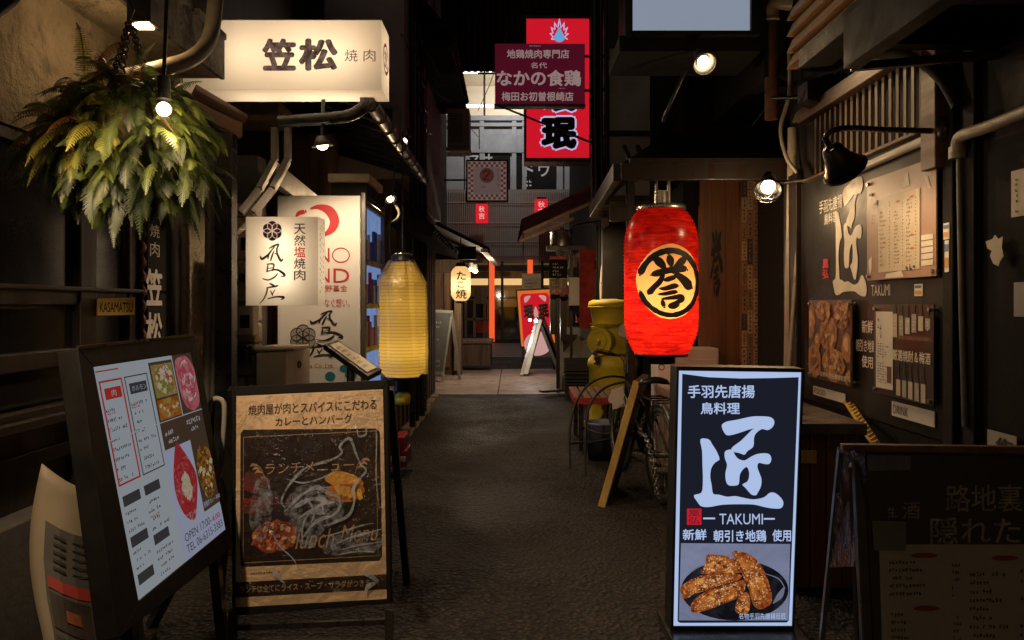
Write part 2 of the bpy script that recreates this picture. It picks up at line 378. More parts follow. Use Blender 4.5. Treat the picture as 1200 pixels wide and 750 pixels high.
# ------------------------------------------------------------------ ground
def _warp(nt, vec):
    n = nt.nodes.new("ShaderNodeTexNoise"); n.inputs["Scale"].default_value = 3; nt.links.new(vec, n.inputs["Vector"]); return _mix(nt, 0.25, vec, n.outputs["Color"], 'ADD')
def asphalt():
    m, nt, out = _nt("asphalt"); b = nt.nodes.new("ShaderNodeBsdfPrincipled"); nt.links.new(b.outputs[0], out.inputs[0]); vec = _coord(nt)
    vo = nt.nodes.new("ShaderNodeTexVoronoi"); vo.inputs["Scale"].default_value = 44; nt.links.new(vec, vo.inputs["Vector"])
    big = _noise(nt, 1.1, 6, 0.65, vec, 0.4)
    base = _mix(nt, _ramp(nt, big, 0.35, 0.65), (0.075, 0.053, 0.035), (0.115, 0.083, 0.055))
    sp = _mix(nt, _ramp(nt, _noise(nt, 34, 6, 0.8, vec), 0.53, 0.60), base, (0.27, 0.21, 0.14))
    dk = _mix(nt, _ramp(nt, vo.outputs["Distance"], 0.0, 0.55), sp, (0.012, 0.011, 0.010))
    pt_ = _noise(nt, 0.55, 3, 0.5, vec, 1.2); dk = _mix(nt, _ramp(nt, pt_, 0.50, 0.53), dk, _mix(nt, 0.5, dk, (0.03, 0.026, 0.022)))      # patched areas
    ol = _noise(nt, 2.3, 8, 0.7, vec, 0.8); dk = _mix(nt, _ramp(nt, ol, 0.64, 0.70), dk, (0.022, 0.018, 0.015))                              # oil and drip stains
    cr_ = nt.nodes.new("ShaderNodeTexVoronoi"); cr_.feature = 'DISTANCE_TO_EDGE'; cr_.inputs["Scale"].default_value = 0.8; nt.links.new(_warp(nt, vec), cr_.inputs["Vector"])
    dk = _mix(nt, _ramp(nt, cr_.outputs["Distance"], 0.004, 0.010, (1, 1, 1, 1), (0, 0, 0, 1)), dk, (0.010, 0.009, 0.008))
    nt.links.new(dk, b.inputs["Base Color"])
    mr = nt.nodes.new("ShaderNodeMapRange"); nt.links.new(big, mr.inputs[0]); mr.inputs[1].default_value = 0.35; mr.inputs[2].default_value = 0.7
    mr.inputs[3].default_value = 0.55; mr.inputs[4].default_value = 0.85; nt.links.new(mr.outputs[0], b.inputs["Roughness"])
    inv = nt.nodes.new("ShaderNodeMath"); inv.operation = 'SUBTRACT'; inv.inputs[0].default_value = 1; nt.links.new(vo.outputs["Distance"], inv.inputs[1])
    ad = nt.nodes.new("ShaderNodeMath"); ad.operation = 'ADD'; nt.links.new(inv.outputs[0], ad.inputs[0]); nt.links.new(_noise(nt, 30, 5, 0.75, vec), ad.inputs[1])
    bp = nt.nodes.new("ShaderNodeBump"); bp.inputs["Strength"].default_value = 1.0; bp.inputs["Distance"].default_value = 0.04
    nt.links.new(ad.outputs[0], bp.inputs["Height"]); nt.links.new(bp.outputs[0], b.inputs["Normal"]); return m
def tiles(name, c1, c2, mortar, w, h, sc=1.0):
    m, nt, out = _nt(name); b = nt.nodes.new("ShaderNodeBsdfPrincipled"); nt.links.new(b.outputs[0], out.inputs[0]); vec = _coord(nt)
    br = nt.nodes.new("ShaderNodeTexBrick"); br.inputs["Scale"].default_value = sc; br.inputs["Brick Width"].default_value = w; br.inputs["Row Height"].default_value = h
    br.inputs["Mortar Size"].default_value = 0.012; br.inputs["Color1"].default_value = (*c1, 1); br.inputs["Color2"].default_value = (*c2, 1); br.inputs["Mortar"].default_value = (*mortar, 1)
    nt.links.new(vec, br.inputs["Vector"]); nt.links.new(_mix(nt, _ramp(nt, _noise(nt, 5, 8, 0.7, vec), 0.4, 0.75), br.outputs[0], (0.03, 0.027, 0.024)), b.inputs["Base Color"])
    b.inputs["Roughness"].default_value = 0.55; return m
structure(MB().box(-60, 60, -20, 90, -0.3, 0).build("road", asphalt()))
pv = MB()
for x0, x1 in ((-1.62, -0.215), (-0.2, 1.35)): pv.box(x0, x1, 11.15, 15.6, -0.05, 0.012)
structure(pv.build("pavement", pbr("footway_slab", (0.42, 0.31, 0.25), (0.28, 0.21, 0.17), 3, 0.55, 0, 0.3, 30, wear=(0.12, 0.09, 0.07), wscale=4), bevel=0.004))
structure(MB().box(-9, 9, 19.2, 27.2, -0.05, 0.008).build("cross_street", tiles("street_tiles", (0.16, 0.14, 0.13), (0.10, 0.09, 0.085), (0.03, 0.03, 0.03), 1.8, 0.6)))
kl = MB()
for i in range(13): kl.box(-1.2 + 0.004 * (i % 3), -1.02 + .012 * (i % 2), 7.3 + i * 0.27, 7.3 + i * 0.27 + 0.255, -0.05, 0.07 + 0.012 * (i % 2))
structure(kl.build("kerb", pbr("kerb_block", (.34, .27, .18), (.22, .175, .12), 6, .85, 0, .6, 30), bevel=0.012))

# ------------------------------------------------------------------ left: restaurant with dark timber front and stucco canopy
XL = -1.75
kb = thing("timber_front_restaurant", "dark timber fronted restaurant with stucco canopy, beside the hanging fern basket", "building", (XL, 2.5, 0))
MB().box(-4.2, XL, 0.2, 4.07, 1.93, 3.6).build("stucco_wall", M['stucco'], kb)
MB().box(-4.2, XL + 0.02, 4.07, 4.42, 0, 2.47).build("pillar", M['stucco'], kb, 0.01)
MB().box(-4.2, XL + 0.05, 0.2, 4.07, 0, 0.55).build("base_wall", M['darkconc'], kb, 0.008)
fr = MB(); fr.box(-2.2, XL - 0.05, 0.2, 4.07, 0.55, 1.93)
for y0, y1 in ((0.2, 0.5), (1.4, 1.5), (2.2, 2.32), (3.12, 3.24), (3.52, 3.6), (3.9, 4.07)): fr.box(XL - 0.05, XL, y0, y1, 0.551, 1.929)
for y0, y1 in ((0.5, 1.4), (1.5, 2.2), (2.32, 3.12), (3.24, 3.52)):
    fr.box(XL - 0.05, XL - 0.012, y0, y1, 1.30, 1.36); fr.box(XL - 0.05, XL - 0.006, y0, y1, 1.06, 1.13); fr.box(XL - 0.05, XL - 0.008, y0, y1, 1.88, 1.925)
    fr.box(XL - 0.05, XL - 0.02, y0, y1, 0.70, 0.76)
fr.build("timber_front", M['darkwood'], kb, 0.006)
ld = MB(); ld.box(XL, XL + 0.07, 0.2, 3.5, 0.86, 0.90); ld.box(XL, XL + 0.045, 0.2, 3.5, 0.90, 0.93); ld.box(XL, XL + 0.03, 0.2, 3.9, 1.355, 1.375)
ld.build("ledge", M['darkwoodY'], kb, 0.006)
for y0, y1, z0, z1 in ((1.5, 2.2, 1.36, 1.88), (2.32, 3.12, 1.36, 1.88), (3.24, 3.52, 1.36, 1.88), (1.5, 2.2, 0.93, 1.06), (2.32, 3.12, 0.93, 1.29), (3.24, 3.52, 1.13, 1.3)):
    MB().box(XL - 0.049, XL - 0.035, y0 + .002, y1 - .002, z0 + .002, z1 - .002).build("window_pane", M['glassdark'], kb)
rope = MB(); pts = []
for i in range(160):
    z = 0.95 + 0.95 * i / 159; a = i * 0.55; pts.append((XL + 0.02 + 0.006 * math.cos(a), 3.60 + 0.006 * math.sin(a), z))
rope.tube(pts, 0.011, 6); rope.build("rope_trim", M['ropered'], kb)
cn = MB(); cn.box(-4.2, -1.52, 0.2, 4.0, 2.48, 2.66); cn.build("canopy", M['stucco'], kb, 0.01)
fc = MB(); fc.box(-1.519, -1.495, 0.2, 4.0, 2.475, 2.68)
for i in range(9):
    fc.box(-1.497, -1.470, 0.25 + i * 0.42, 0.60 + i * 0.42, 2.665, 2.70)
fc.build("canopy_fascia", M['weathered'], kb, 0.005)
MB().box(-4.2, -1.51, 0.2, 3.98, 2.70, 4.4).build("upper_wall", M['blackmatt'], kb)
cd = MB(); cd.curve([P(255, -40, 3.35), P(250, 25, 3.3), P(242, 52, 3.22), P(222, 70, 3.1), P(190, 80, 3.0), P(150, 90, 2.95)], 0.033, 14, 8)
cd.build("conduit", M['pipe_tan'], kb)
sg = MB(); sg.box(XL, XL + 0.03, 3.625, 3.875, 0.75, 1.75); sg.build("upright_sign_board", M['blackmatt'], kb)
s2 = MB()
def wallbox(u0, v0, u1, v1, X, lift=0.003):          # text box on a wall that runs along the alley: bl, br, tl from the picture
    X = X - math.copysign(lift, X); bl, br, tl = PX(u0, v1, X), PX(u1, v1, X), PX(u0, v0, X)
    br.z = bl.z; return bl, br - bl, tl - bl
for ch, a, b, bo in (("焼", 262, 277, 0.0), ("肉", 283, 300, 0.0), ("笠", 314, 358, 0.03), ("松", 366, 406, 0.03)):
    w = (171, 190) if bo else (176, 187); s2.text(ch, wallbox(w[0], a, w[1], b, XL + 0.03), bo)
s2.build("lettering", M['whiteink'], kb)
# plaque on the timber front
pq = thing("name_plaque", "small brass coloured plaque lettered KASAMATSU on the dark timber front", "plaque", PX(115, 360, XL))
pp = Plane((XL + 0.05, 3.25, 1.3), (0.62, -0.78, 0))
q = [(114, 350), (158, 349), (158, 369), (114, 370)]
MB().slab(pp.quad(q), pp.n, 0.03).build("plate", pbr("brass_plate", (0.75, 0.45, 0.13), (0.55, 0.32, 0.09), 6, 0.5), pq, 0.003)
MB().text("KASAMATSU", pp.q(117, 354, 155.5, 366, 0.002), 0.018).build("lettering", M['ink'], pq)

# ------------------------------------------------------------------ left: grill house behind, with awning, stone cladding and gutter
gb = thing("grill_house", "grill house with stone clad pier and dark pitched awning, left of the vending cabinet", "building", (XL, 5.8, 0))
MB().box(-4.0, XL, 4.43, 7.15, 0, 4.3).build("wall", M['blackmatt'], gb)
MB().box(XL, -1.30, 5.6, 5.75, 0, 2.55).build("return_wall", M['oldwood'], gb)
tp = MB()
for i in range(9): tp.box(XL + 0.003, XL + 0.03, 4.78 + i * 0.09, 4.85 + i * 0.09, 0.02, 2.2)
for i in range(4): tp.fbox(302 + i * 6.2, 250, 306.5 + i * 6.2, 520, 4.95, 0.03)
tp.build("timber_strips", M['palewoodZ'], gb, 0.003)
st = MB(); rnd = random.Random(3); v = 238.0
while v < 470:
    hgt = rnd.uniform(13, 28)
    for u0, u1 in (((276, 290), (291, 302)) if rnd.random() < 0.5 else ((276, 302),)):
        a = P(u0 + .4, v + hgt - 0.8, 4.5); b = P(u1 - .4, v, 4.5); st.smooth = False
        d = rnd.uniform(0.02, 0.05); st.box(a.x, b.x, 4.5 - d, 4.6, a.z, b.z)
    v += hgt
so = st.build("stone_cladding", pbr("cladding_stone", (0.40, 0.33, 0.23), (0.24, 0.19, 0.13), 5, 0.85, 0, 0.8, 20, bdist=0.02), gb, 0.014)
MB().box(XL, P(302, 0, 4.6).x, 4.6, 4.76, 0.0, 2.2).build("pier", M['darkconc'], gb)
MB().box(-1.545, -1.455, 3.985, 4.07, 0, 2.2).build("post", M['blackmetal'], gb, 0.004)
bw = MB(); bw.fbox(235, 117, 327, 141, 4.75, 0.3); bw.build("beam", M['stucco'], gb, 0.008)
ev = MB(); a = [P(205, 108, 3.6), P(284, 143, 4.3), P(284, 160, 4.3), P(205, 122, 3.6)]
ev.slab(a, (0.55, -0.8, 0.2), 0.05); ev.slab([p + V3((0.02, 0, 0.02)) for p in (P(225, 103, 3.7), P(286, 138, 4.32), P(286, 143, 4.32), P(225, 110, 3.7))], (0.55, -0.8, 0.2), 0.10)
ev.build("eave_board", M['brownwoodY'], gb, 0.004)
aw = MB(); aw.hexa([(XL, 4.3, 2.78), (-0.82, 4.3, 2.50), (-0.82, 7.1, 2.50), (XL, 7.1, 2.78)], [(XL, 4.3, 2.83), (-0.82, 4.3, 2.55), (-0.82, 7.1, 2.55), (XL, 7.1, 2.83)])
for i in range(9):
    y = 4.5 + i * 0.31; aw.bar((XL, y, 2.75), (-0.84, y, 2.475), 0.04, 0.05)
for i in range(14):
    t = i / 13; aw.box(XL + 0.03 + t * 0.85, XL + 0.045 + t * 0.85, 4.32, 7.08, 2.745 - t * .255, 2.76 - t * .255)
aw.build("awning", M['black'], gb)
gt = MB(); pth = [(-0.80, 4.22 + i * 0.14, 2.44) for i in range(21)]
gt.tube(pth, 0.038, 14)
for i in range(10): gt.torus((-0.80, 4.35 + i * 0.29, 2.44), (0, 1, 0), 0.041, 0.006, 20, 6)
gt.build("gutter", M['dullsteel'], gb); gt = MB(); gt.curve([(-0.80, 4.25, 2.44), (-0.825, 4.23, 2.385), (-0.90, 4.23, 2.345), (-1.02, 4.25, 2.335), (-1.30, 4.3, 2.33)], 0.034, 14, 6)
gt.build("gutter_outlet", M['blackmetal'], gb)
br = MB()
for dx, dy in ((0, 0), (0.085, 0.04)):
    pts = [P(322 + dx * 180, 150, 4.55), P(322 + dx * 180, 188, 4.55), P(304 + dx * 180, 222, 4.4), P(282 + dx * 180, 250, 4.35)]
    for p, q_ in zip(pts, pts[1:]): br.bar(p, q_, 0.035, 0.05, (0, 1, 0))
br.build("bracket", M['railwhite'], gb, 0.004)
rl = MB(); rl.bar((-1.42, 4.55, 2.09), (-1.36, 5.6, 1.97), 0.05, 0.13); rl.build("signboard_rail", M['railwhite'], gb, 0.004)
cds = MB()
for u, v0, v1, r in ((246, 150, 520, 0.024), (254, 155, 470, 0.018), (260, 165, 640, 0.028)):
    cds.curve([P(u, v0, 4.1), P(u - 1, (v0 + v1) / 2, 4.12), P(u - 5, v1, 4.1)], r, 10, 6)
cds.build("conduit", M['pipe_grey'], gb)
for k, (u0, v0, u1, v1, lb) in enumerate(((278, 268, 296, 302, "grey meter box with a dark window, upper one beside the black post"), (277, 314, 290, 336, "smallest pale junction box on the stone pier, between two meters"), (277, 359, 297, 393, "pale meter box with dark front, under the lit white restaurant sign"), (276, 404, 289, 426, "dark grey junction box on the stone pier, lowest of the column"))):
    mb_ = thing("meter_box", lb, "meter box", P((u0 + u1) / 2, v1, 4.44), "electric boxes on the stone pier")
    MB().fbox(u0, v0, u1, v1, 4.36, 0.09).build("case", (M['beigeplastic'], M['greyplastic'], M['beigeplastic'], M['blackmetal'])[k], mb_, 0.006)
    w = (u1 - u0); MB().fbox(u0 + w * .2, v0 + (v1 - v0) * .3, u1 - w * .25, v1 - (v1 - v0) * .25, 4.352, 0.012).build("window", M['glassdark'], mb_, 0.002)

# ------------------------------------------------------------------ left: plain dark house and the takoyaki stall house farther along
dh = thing("plastered_house", "tall dark plastered house with tiled side eave, behind the awning gutter", "building", (-2, 8, 0))
MB().box(-3.6, -1.02, 7.25, 11.0, 2.5, 8.0).build("wall", pbr("dusk_plaster", (0.46, 0.41, 0.45), (0.36, 0.32, 0.35), 2, 0.85, 0, 0.4, 12), dh)
gw = MB(); gw.box(-3.6, -1.1, 7.3, 11.0, 0, 2.5)
for i in range(12): gw.box(-1.098, -1.08, 7.4 + i * .3, 7.55 + i * .3, 0.1, 2.2)
gw.build("ground_floor_wall", M['oldwood'], dh)
pe = MB(); pe.hexa([(-1.1, 7.0, 2.02), (-0.72, 7.0, 1.92), (-0.72, 10.2, 1.92), (-1.1, 10.2, 2.02)], [(-1.1, 7.0, 2.32), (-0.72, 7.0, 1.96), (-0.72, 10.2, 1.96), (-1.1, 10.2, 2.32)])
for i in range(14):
    pe.tube([(-1.09, 7.05 + i * .23, 2.335), (-0.71, 7.05 + i * .23, 1.975)], 0.035, 8)
pe.build("tiled_eave", M['blackmatt'], dh)
te = MB()
for i in range(16):
    y = 8.2 + i * 0.17; te.bar((-1.15, y, 4.75), (-0.62, y, 4.15), 0.15, 0.05)
te.box(-1.1, -0.64, 8.1, 10.9, 4.02, 4.10); te.build("roof_eave", M['blackmatt'], dh)
pi = MB()
for x, y, r in ((-0.985, 7.6, 0.03), (-0.985, 8.0, 0.022), (-0.98, 8.35, 0.04), (-0.985, 8.7, 0.02)): pi.tube([(x, y, 0.1), (x, y, 7.5)], r, 8)
rnd = random.Random(9)
for i in range(7):
    y0 = 7.4 + rnd.random(); pi.curve([(-0.97, y0, 3.4 + .3 * i), (-0.93, y0 + .5, 3.2 + .2 * i), (-0.95, y0 + 1.1, 3.3 + .3 * i)], 0.008, 5, 5)
pi.build("pipework", M['blackmetal'], dh)

tk = thing("stall_house", "dark house with lean-to awning behind the cream paper lantern and chest", "building", (-1.6, 14, 0))
MB().box(-4, -1.62, 11.1, 19, 0, 7.2).build("wall", M['darkconc'], tk)
MB().box(-1.62, -0.93, 14.3, 14.45, 0, 2.3).build("stall_front", M['oldwood'], tk)
sf = MB(); 
for i in range(4): sf.box(-1.6 + i * 0.17, -1.5 + i * 0.17, 14.26, 14.3, 0.15, 1.9)
sf.build("stall_panel", M['brownwood'], tk, 0.004)
la = MB(); la.hexa([(-1.62, 11.6, 2.75), (-0.35, 11.6, 2.12), (-0.35, 15, 2.12), (-1.62, 15, 2.75)], [(-1.62, 11.6, 2.81), (-0.35, 11.6, 2.18), (-0.35, 15, 2.18), (-1.62, 15, 2.81)])
la.box(-1.6, -0.55, 11.7, 11.78, 2.0, 2.2); la.build("awning", M['blackmatt'], tk)
ae = MB(); ae.bar((-0.42, 11.58, 2.13), (-0.30, 15.02, 2.1), 0.10, 0.05); ae.build("awning_edge", M['whitepaint'], tk)
dp = MB()
for x in (-1.58, -1.45): dp.tube([(x, 11.05, 0.1), (x, 11.05, 6)], 0.05, 8)
dp.build("downpipe", M['dullsteel'], tk)
MB().box(-1.06, -0.94, 14.1, 14.25, 0.1, 1.9).build("post", M['palewoodZ'], tk)

# ------------------------------------------------------------------ far end: lit corner shop across the street
YE = 26.5
ce = thing("corner_shop_building", "grey corner building with lit glass shopfront across the end of the alley", "building", (0, YE, 0))
def ex(u): return (u - UC) / F * YE
def ez(v): return H - (v - HOR) / F * YE
lw = MB(); lw.box(-8, 8, YE, YE + 0.3, ez(308), ez(222)); lw.build("louver_wall", pbr("louver_paint", (0.20, 0.18, 0.165), (0.16, 0.145, 0.13), 2, 0.7), ce)
sl = MB()
for i in range(110):
    x = -3.6 + i * 0.065; sl.box(x, x + 0.028, YE - 0.05, YE, ez(300), ez(224))
for v in (238, 262, 284): sl.box(-3.7, 3.7, YE - 0.065, YE - 0.05, ez(v), ez(v) + 0.04)
tag(sl.build("louver_slats", pbr("louver_slat", (0.30, 0.27, 0.24), (0.24, 0.215, 0.19), 3, 0.6), ce))
up = MB(); up.box(-8, 8, YE + 0.2, YE + 0.5, ez(222), ez(134))
for u in (545, 562, 600, 612, 655): up.box(ex(u), ex(u + 5), YE + 0.12, YE + 0.2, ez(222), ez(134))
for v in (136, 143, 174, 222): up.box(-8, 8, YE + 0.1, YE + 0.2, ez(v) - 0.12, ez(v))
up.build("upper_wall", pbr("panel_grey", (0.30, 0.32, 0.35), (0.24, 0.26, 0.29), 3, 0.6), ce)
for u0, u1 in ((546, 598), (604, 652)):
    MB().box(ex(u0), ex(u1), YE + 0.17, YE + 0.195, ez(220), ez(178)).build("window_pane", M['glassdark'], ce)
wl = MB(); wl.text("マサ", (V3((ex(547), YE + 0.165, ez(194))), V3((ex(577) - ex(547), 0, 0)), V3((0, 0, ez(179) - ez(194)))), 0.02)
wl.text("ド", (V3((ex(615), YE + 0.165, ez(206))), V3((ex(626) - ex(615), 0, 0)), V3((0, 0, ez(190) - ez(206)))), 0.02)
wl.text("ウ", (V3((ex(631), YE + 0.165, ez(206))), V3((ex(644) - ex(631), 0, 0)), V3((0, 0, ez(190) - ez(206)))), 0.02)
wl.scribble(None, 0, 0, 0, 0, 2, 4, q=(V3((ex(615), YE + 0.165, ez(219))), V3((ex(632) - ex(615), 0, 0)), V3((0, 0, ez(209) - ez(219)))))
wl.build("window_lettering", emit("lit_lettering", (0.75, 0.72, 0.68), 0.35), ce)
# lit office floor behind big windows: ceiling, back wall, tube lights
of = MB(); of.box(-5, 5, YE + 0.6, YE + 5, ez(136) - 0.1, ez(136)); of.box(-5, 5, YE + 5, YE + 5.1, ez(136), ez(40)); of.box(-5, 5, YE + 0.6, YE + 5, 10.3, 10.4)
of.build("office_interior", pbr("office_cream", (0.72, 0.66, 0.56), (0.66, 0.60, 0.51), 2, 0.8), ce)
for z, y in ((10.0, 27.6), (9.75, 27.6), (8.6, 27.9)):
    MB().box(-2.6, 2.4, y, y + 0.16, z - 0.06, z).build("ceiling_tube", emit("office_tube", (1.0, 0.95, 0.88), 2.6), ce)
mu = MB()
for x in (-4.2, -1.9, -1.0, 0.4, 2.1): mu.box(x, x + 0.07, YE + 0.3, YE + 0.4, ez(136), 13)
mu.box(-5, 5, YE + 0.28, YE + 0.42, ez(136), ez(133)); mu.build("window_mullion", M['blackmetal'], ce)
ur = MB(); ur.box(-8, 8, YE - 0.6, YE + 6, 12.35, 16)
ur.build("roof", M['blackmatt'], ce)
# shopfront
ss = MB(); ss.box(-3.2, 3.2, YE + 3.0, YE + 3.1, 0, ez(305)); ss.box(-3.2, 3.2, YE + 0.05, YE + 3, -0.02, 0.03)
ss.build("shop_interior", pbr("shop_interior_paint", (0.26, 0.17, 0.09), (0.16, 0.10, 0.06), 1.2, 0.7), ce)
MB().box(-2.0, 2.4, YE + 1.2, YE + 1.26, ez(333), ez(325)).build("shelf_light", emit("warm_strip", (1.0, 0.62, 0.26), 1.0), ce)
sh = MB(); sh.box(-1.9, -0.9, YE + 1.0, YE + 1.5, 0, 1.5); sh.box(-0.5, 1.2, YE + 1.1, YE + 1.7, 0.1, 1.25); sh.box(-2.2, 2.4, YE + 1.3, YE + 1.5, ez(350), ez(347)); sh.box(0.5, 1.1, YE + 1.0, YE + 1.2, 1.4, 2.0)
sh.build("shop_counter", M['darkwood'], ce)
MB().box(-0.78, 1.4, YE + 0.1, YE + 0.16, 0.05, ez(362)).build("shop_blind", pbr("blind_grey", (0.10, 0.11, 0.125), (0.075, 0.08, 0.09), 3, 0.6), ce)
fm = MB()
for u in (541, 572, 587, 634, 652): fm.box(ex(u), ex(u) + 0.09, YE - 0.02, YE + 0.08, 0, ez(306))
fm.box(-3.2, 3.2, YE - 0.03, YE + 0.09, ez(318), ez(312)); fm.box(-3.2, 3.2, YE - 0.03, YE + 0.09, 0.0, 0.14)
fm.build("shopfront_frame", M['blackmetal'], ce)
MB().box(-3.1, 3.1, YE + 0.03, YE + 0.04, 0.14, ez(318)).build("shop_glass", film("shop_glass", 0.05, 0.0, 5, 0.6), ce)
for u in (573.5, 618):
    MB().box(ex(u), ex(u + 6.2), YE - 0.28, YE - 0.15, ez(400) if u < 600 else ez(360), ez(305)).build("lit_column", emit("neon_orange", (1.0, 0.13, 0.035), 0.9), ce)
rs = MB(); rs.box(ex(555), ex(575), YE - 0.1, YE + 0.02, 0.35, 0.75); rs.build("red_panel", M['redpaint'], ce)
# dark roof covering the alley
rf = thing("alley_roof", "black corrugated roof spanning the alley above the hanging shop signs", "roof", (0, 13, 7))
rb = MB()
for i in range(30): rb.box(-1.2 + i * .09, -1.15 + i * .09, 11.3, 11.36, 4.75 + .0 * i, 6.6)
rb.box(-1.6, 1.6, 11.36, 11.42, 4.78, 7.5); rb.box(-1.6, 1.6, 11.42, 14.0, 6.8, 6.9)
rb.build("roof_sheet", M['blackmatt'], rf)
bm_ = MB()
for y in (6.2, 7.1, 8.0): bm_.bar((-2, y, 4.9), (2, y, 4.9), 0.12, 0.16)
bm_.build("beam", M['oldwood'], rf)

# ------------------------------------------------------------------ right: wing restaurant with black board wall
XR = 1.75
cr = thing("black_board_restaurant", "black boarded restaurant with slatted vent grille and big white brush character", "building", (XR, 3, 0))
w = MB(); w.box(XR, 3.6, 0.6, 3.06, 0, 4); w.box(XR + 0.01, 3.6, 3.06, 4.86, 0, 4); w.build("wall", M['blackmatt'], cr)
bd = MB(); bd.box(XR - 0.012, XR + 0.01, 3.09, 4.62, 0.75, 2.03); bd.build("sign_panel", pbr("sign_panel_black", (0.009, 0.0085, 0.008), (0.014, 0.013, 0.012), 3, 0.5, spec=0.22), cr, 0.003)
for y0, y1 in ((3.0, 3.07), (2.86, 2.93), (2.2, 2.3), (1.4, 1.5)): MB().box(XR - 0.03, XR - 0.001, y0, y1, 0, 2.3).build("wall_batten", M['blackmatt'], cr, 0.004)
MB().box(XR - 0.035, XR - 0.002, 4.63, 4.85, 0, 2.1).build("wall_batten", M['darkwood'], cr, 0.004)
gr = MB()
for i in range(18): gr.box(XR - 0.03, XR - 0.022, 3.22 + i * 0.066, 3.245 + i * 0.066, 2.035, 2.36)
gr.build("vent_grille", M['palewoodZ'], cr)
bmm = MB(); bmm.box(XR - 0.08, XR - 0.004, 3.1, 4.5, 2.362, 2.44); bmm.box(XR - 0.07, XR - 0.003, 3.05, 3.16, 1.85, 2.36); bmm.box(XR - 0.055, XR - 0.003, 3.18, 4.5, 2.02, 2.035)
bmm.build("timber_beam", M['brownwoodY'], cr, 0.004)
dgb = MB(); dgb.curve([(XR - .12, 3.42, 2.42), (XR - .10, 3.2, 2.34), (XR - .07, 3.02, 2.2), (XR - .05, 2.93, 2.06)], .022, 8, 5); dgb.build("brace", M['blackmatt'], cr, 0.004)
wp = MB(); wp.tube([(XR - 0.04, 3.15, 1.985), (XR - 0.04, 4.05, 1.965)], 0.02, 12); wp.build("white_pipe", M['whitepaint'], cr)
ef = MB(); ef.box(1.22, 1.28, 0.4, 2.83, 2.17, 2.36); ef.box(1.28, XR, 0.4, 2.83, 2.30, 2.36)
for i in range(6): ef.box(1.28, XR - .002, 0.6 + i * .42, 0.67 + i * .42, 2.22, 2.30)
ef.build("eave", M['framematt'], cr, 0.004)
lp = MB(); lp.bar((1.28, 2.9, 2.2), (XR, 2.75, 2.2), 0.03, 0.025, (0, 1, 0)); lp.build("eave_strip", M['darkwood'], cr)
for i in range(4):
    z = 2.93 - i * 0.088; c_ = MB(); y0, y1 = 3.3, 4.2
    c_.hexa([(1.50, y0, z - 0.075), (1.56, y0, z - 0.075), (1.56, y1, z - 0.075), (1.50, y1, z - 0.075)], [(1.535, y0, z), (1.56, y0, z), (1.56, y1, z), (1.535, y1, z)])
    c_.build("clapboard", M['palewood'], cr, 0.002)
MB().box(1.561, XR, 3.3, 4.2, 2.58, 4.2).build("upper_wall", M['blackmatt'], cr)
er = MB(); er.hexa([(1.40, 2.9, 2.455), (1.56, 2.9, 2.47), (1.56, 3.75, 2.47), (1.40, 3.75, 2.455)], [(1.40, 2.9, 2.545), (1.56, 2.9, 2.56), (1.56, 3.75, 2.56), (1.40, 3.75, 2.545)])
er.build("lower_eave", M['blackmatt'], cr, 0.004)
sw = MB(); sw.hexa([(1.6, 4.16, 2.42), (1.74, 4.16, 2.38), (1.74, 4.3, 2.38), (1.6, 4.3, 2.42)], [(1.6, 4.16, 2.52), (1.74, 4.16, 2.56), (1.74, 4.3, 2.56), (1.6, 4.3, 2.52)]); sw.build("timber_block", M['darkwood'], cr)
pr = MB(); pr.tube([P(904, 22, 4.9), P(904, 140, 4.9)], 0.042, 14); pr.build("rust_pipe", M['pipe_rust'], cr)
pb = MB(); pb.curve([P(904, 24, 4.9), P(904, 10, 4.9), P(914, 3, 4.88), P(934, 3, 4.85), P(960, 0, 4.85)], 0.05, 14, 6); pb.torus(P(904, 24, 4.9), (0, 0, 1), 0.045, 0.01)
pb.tube([P(938, 145, 4.75), P(944, 128, 4.75), P(955, 128, 4.75)], 0.05, 14); pb.tube([P(929, 150, 4.78), P(924, 440, 4.78)], 0.03, 12)
pb.curve([P(925, 60, 4.7), P(925, 110, 4.7), P(915, 150, 4.7), P(922, 185, 4.68), P(937, 215, 4.66), P(934, 300, 4.65), P(924, 440, 4.65)], 0.013, 8, 6)
pb.build("painted_pipe", M['pipe_beige'], cr)
pr2 = MB(); pr2.tube([P(947, 148, 4.72), P(943, 470, 4.72)], 0.045, 14); pr2.tube([P(955, 170, 4.7), P(951, 430, 4.7)], 0.012, 8); pr2.build("rust_pipe", M['pipe_rust'], cr)
wv = MB(); wv.curve([PX(1210, 128, XR - .06), PX(1160, 148, XR - .06), PX(1130, 158, XR - .06), PX(1123, 165, XR - .06), PX(1122, 178, XR - .06)], 0.023, 12, 6)
wv.tube([PX(1122, 172, XR - .05), PX(1122, 186, XR - .05)], 0.03, 12); wv.build("painted_pipe", M['pipe_beige'], cr)
wv = MB(); wv.tube([PX(1124, 180, XR - .04), PX(1127, 360, XR - .04), PX(1131, 500, XR - .04)], 0.011, 8); wv.build("conduit", M['pipe_grey'], cr)
rd = MB(); rd.tube([P(905, 115, 4.8), P(1000, 113, 4.2)], 0.012, 8); rd.build("rod", M['blackmetal'], cr)
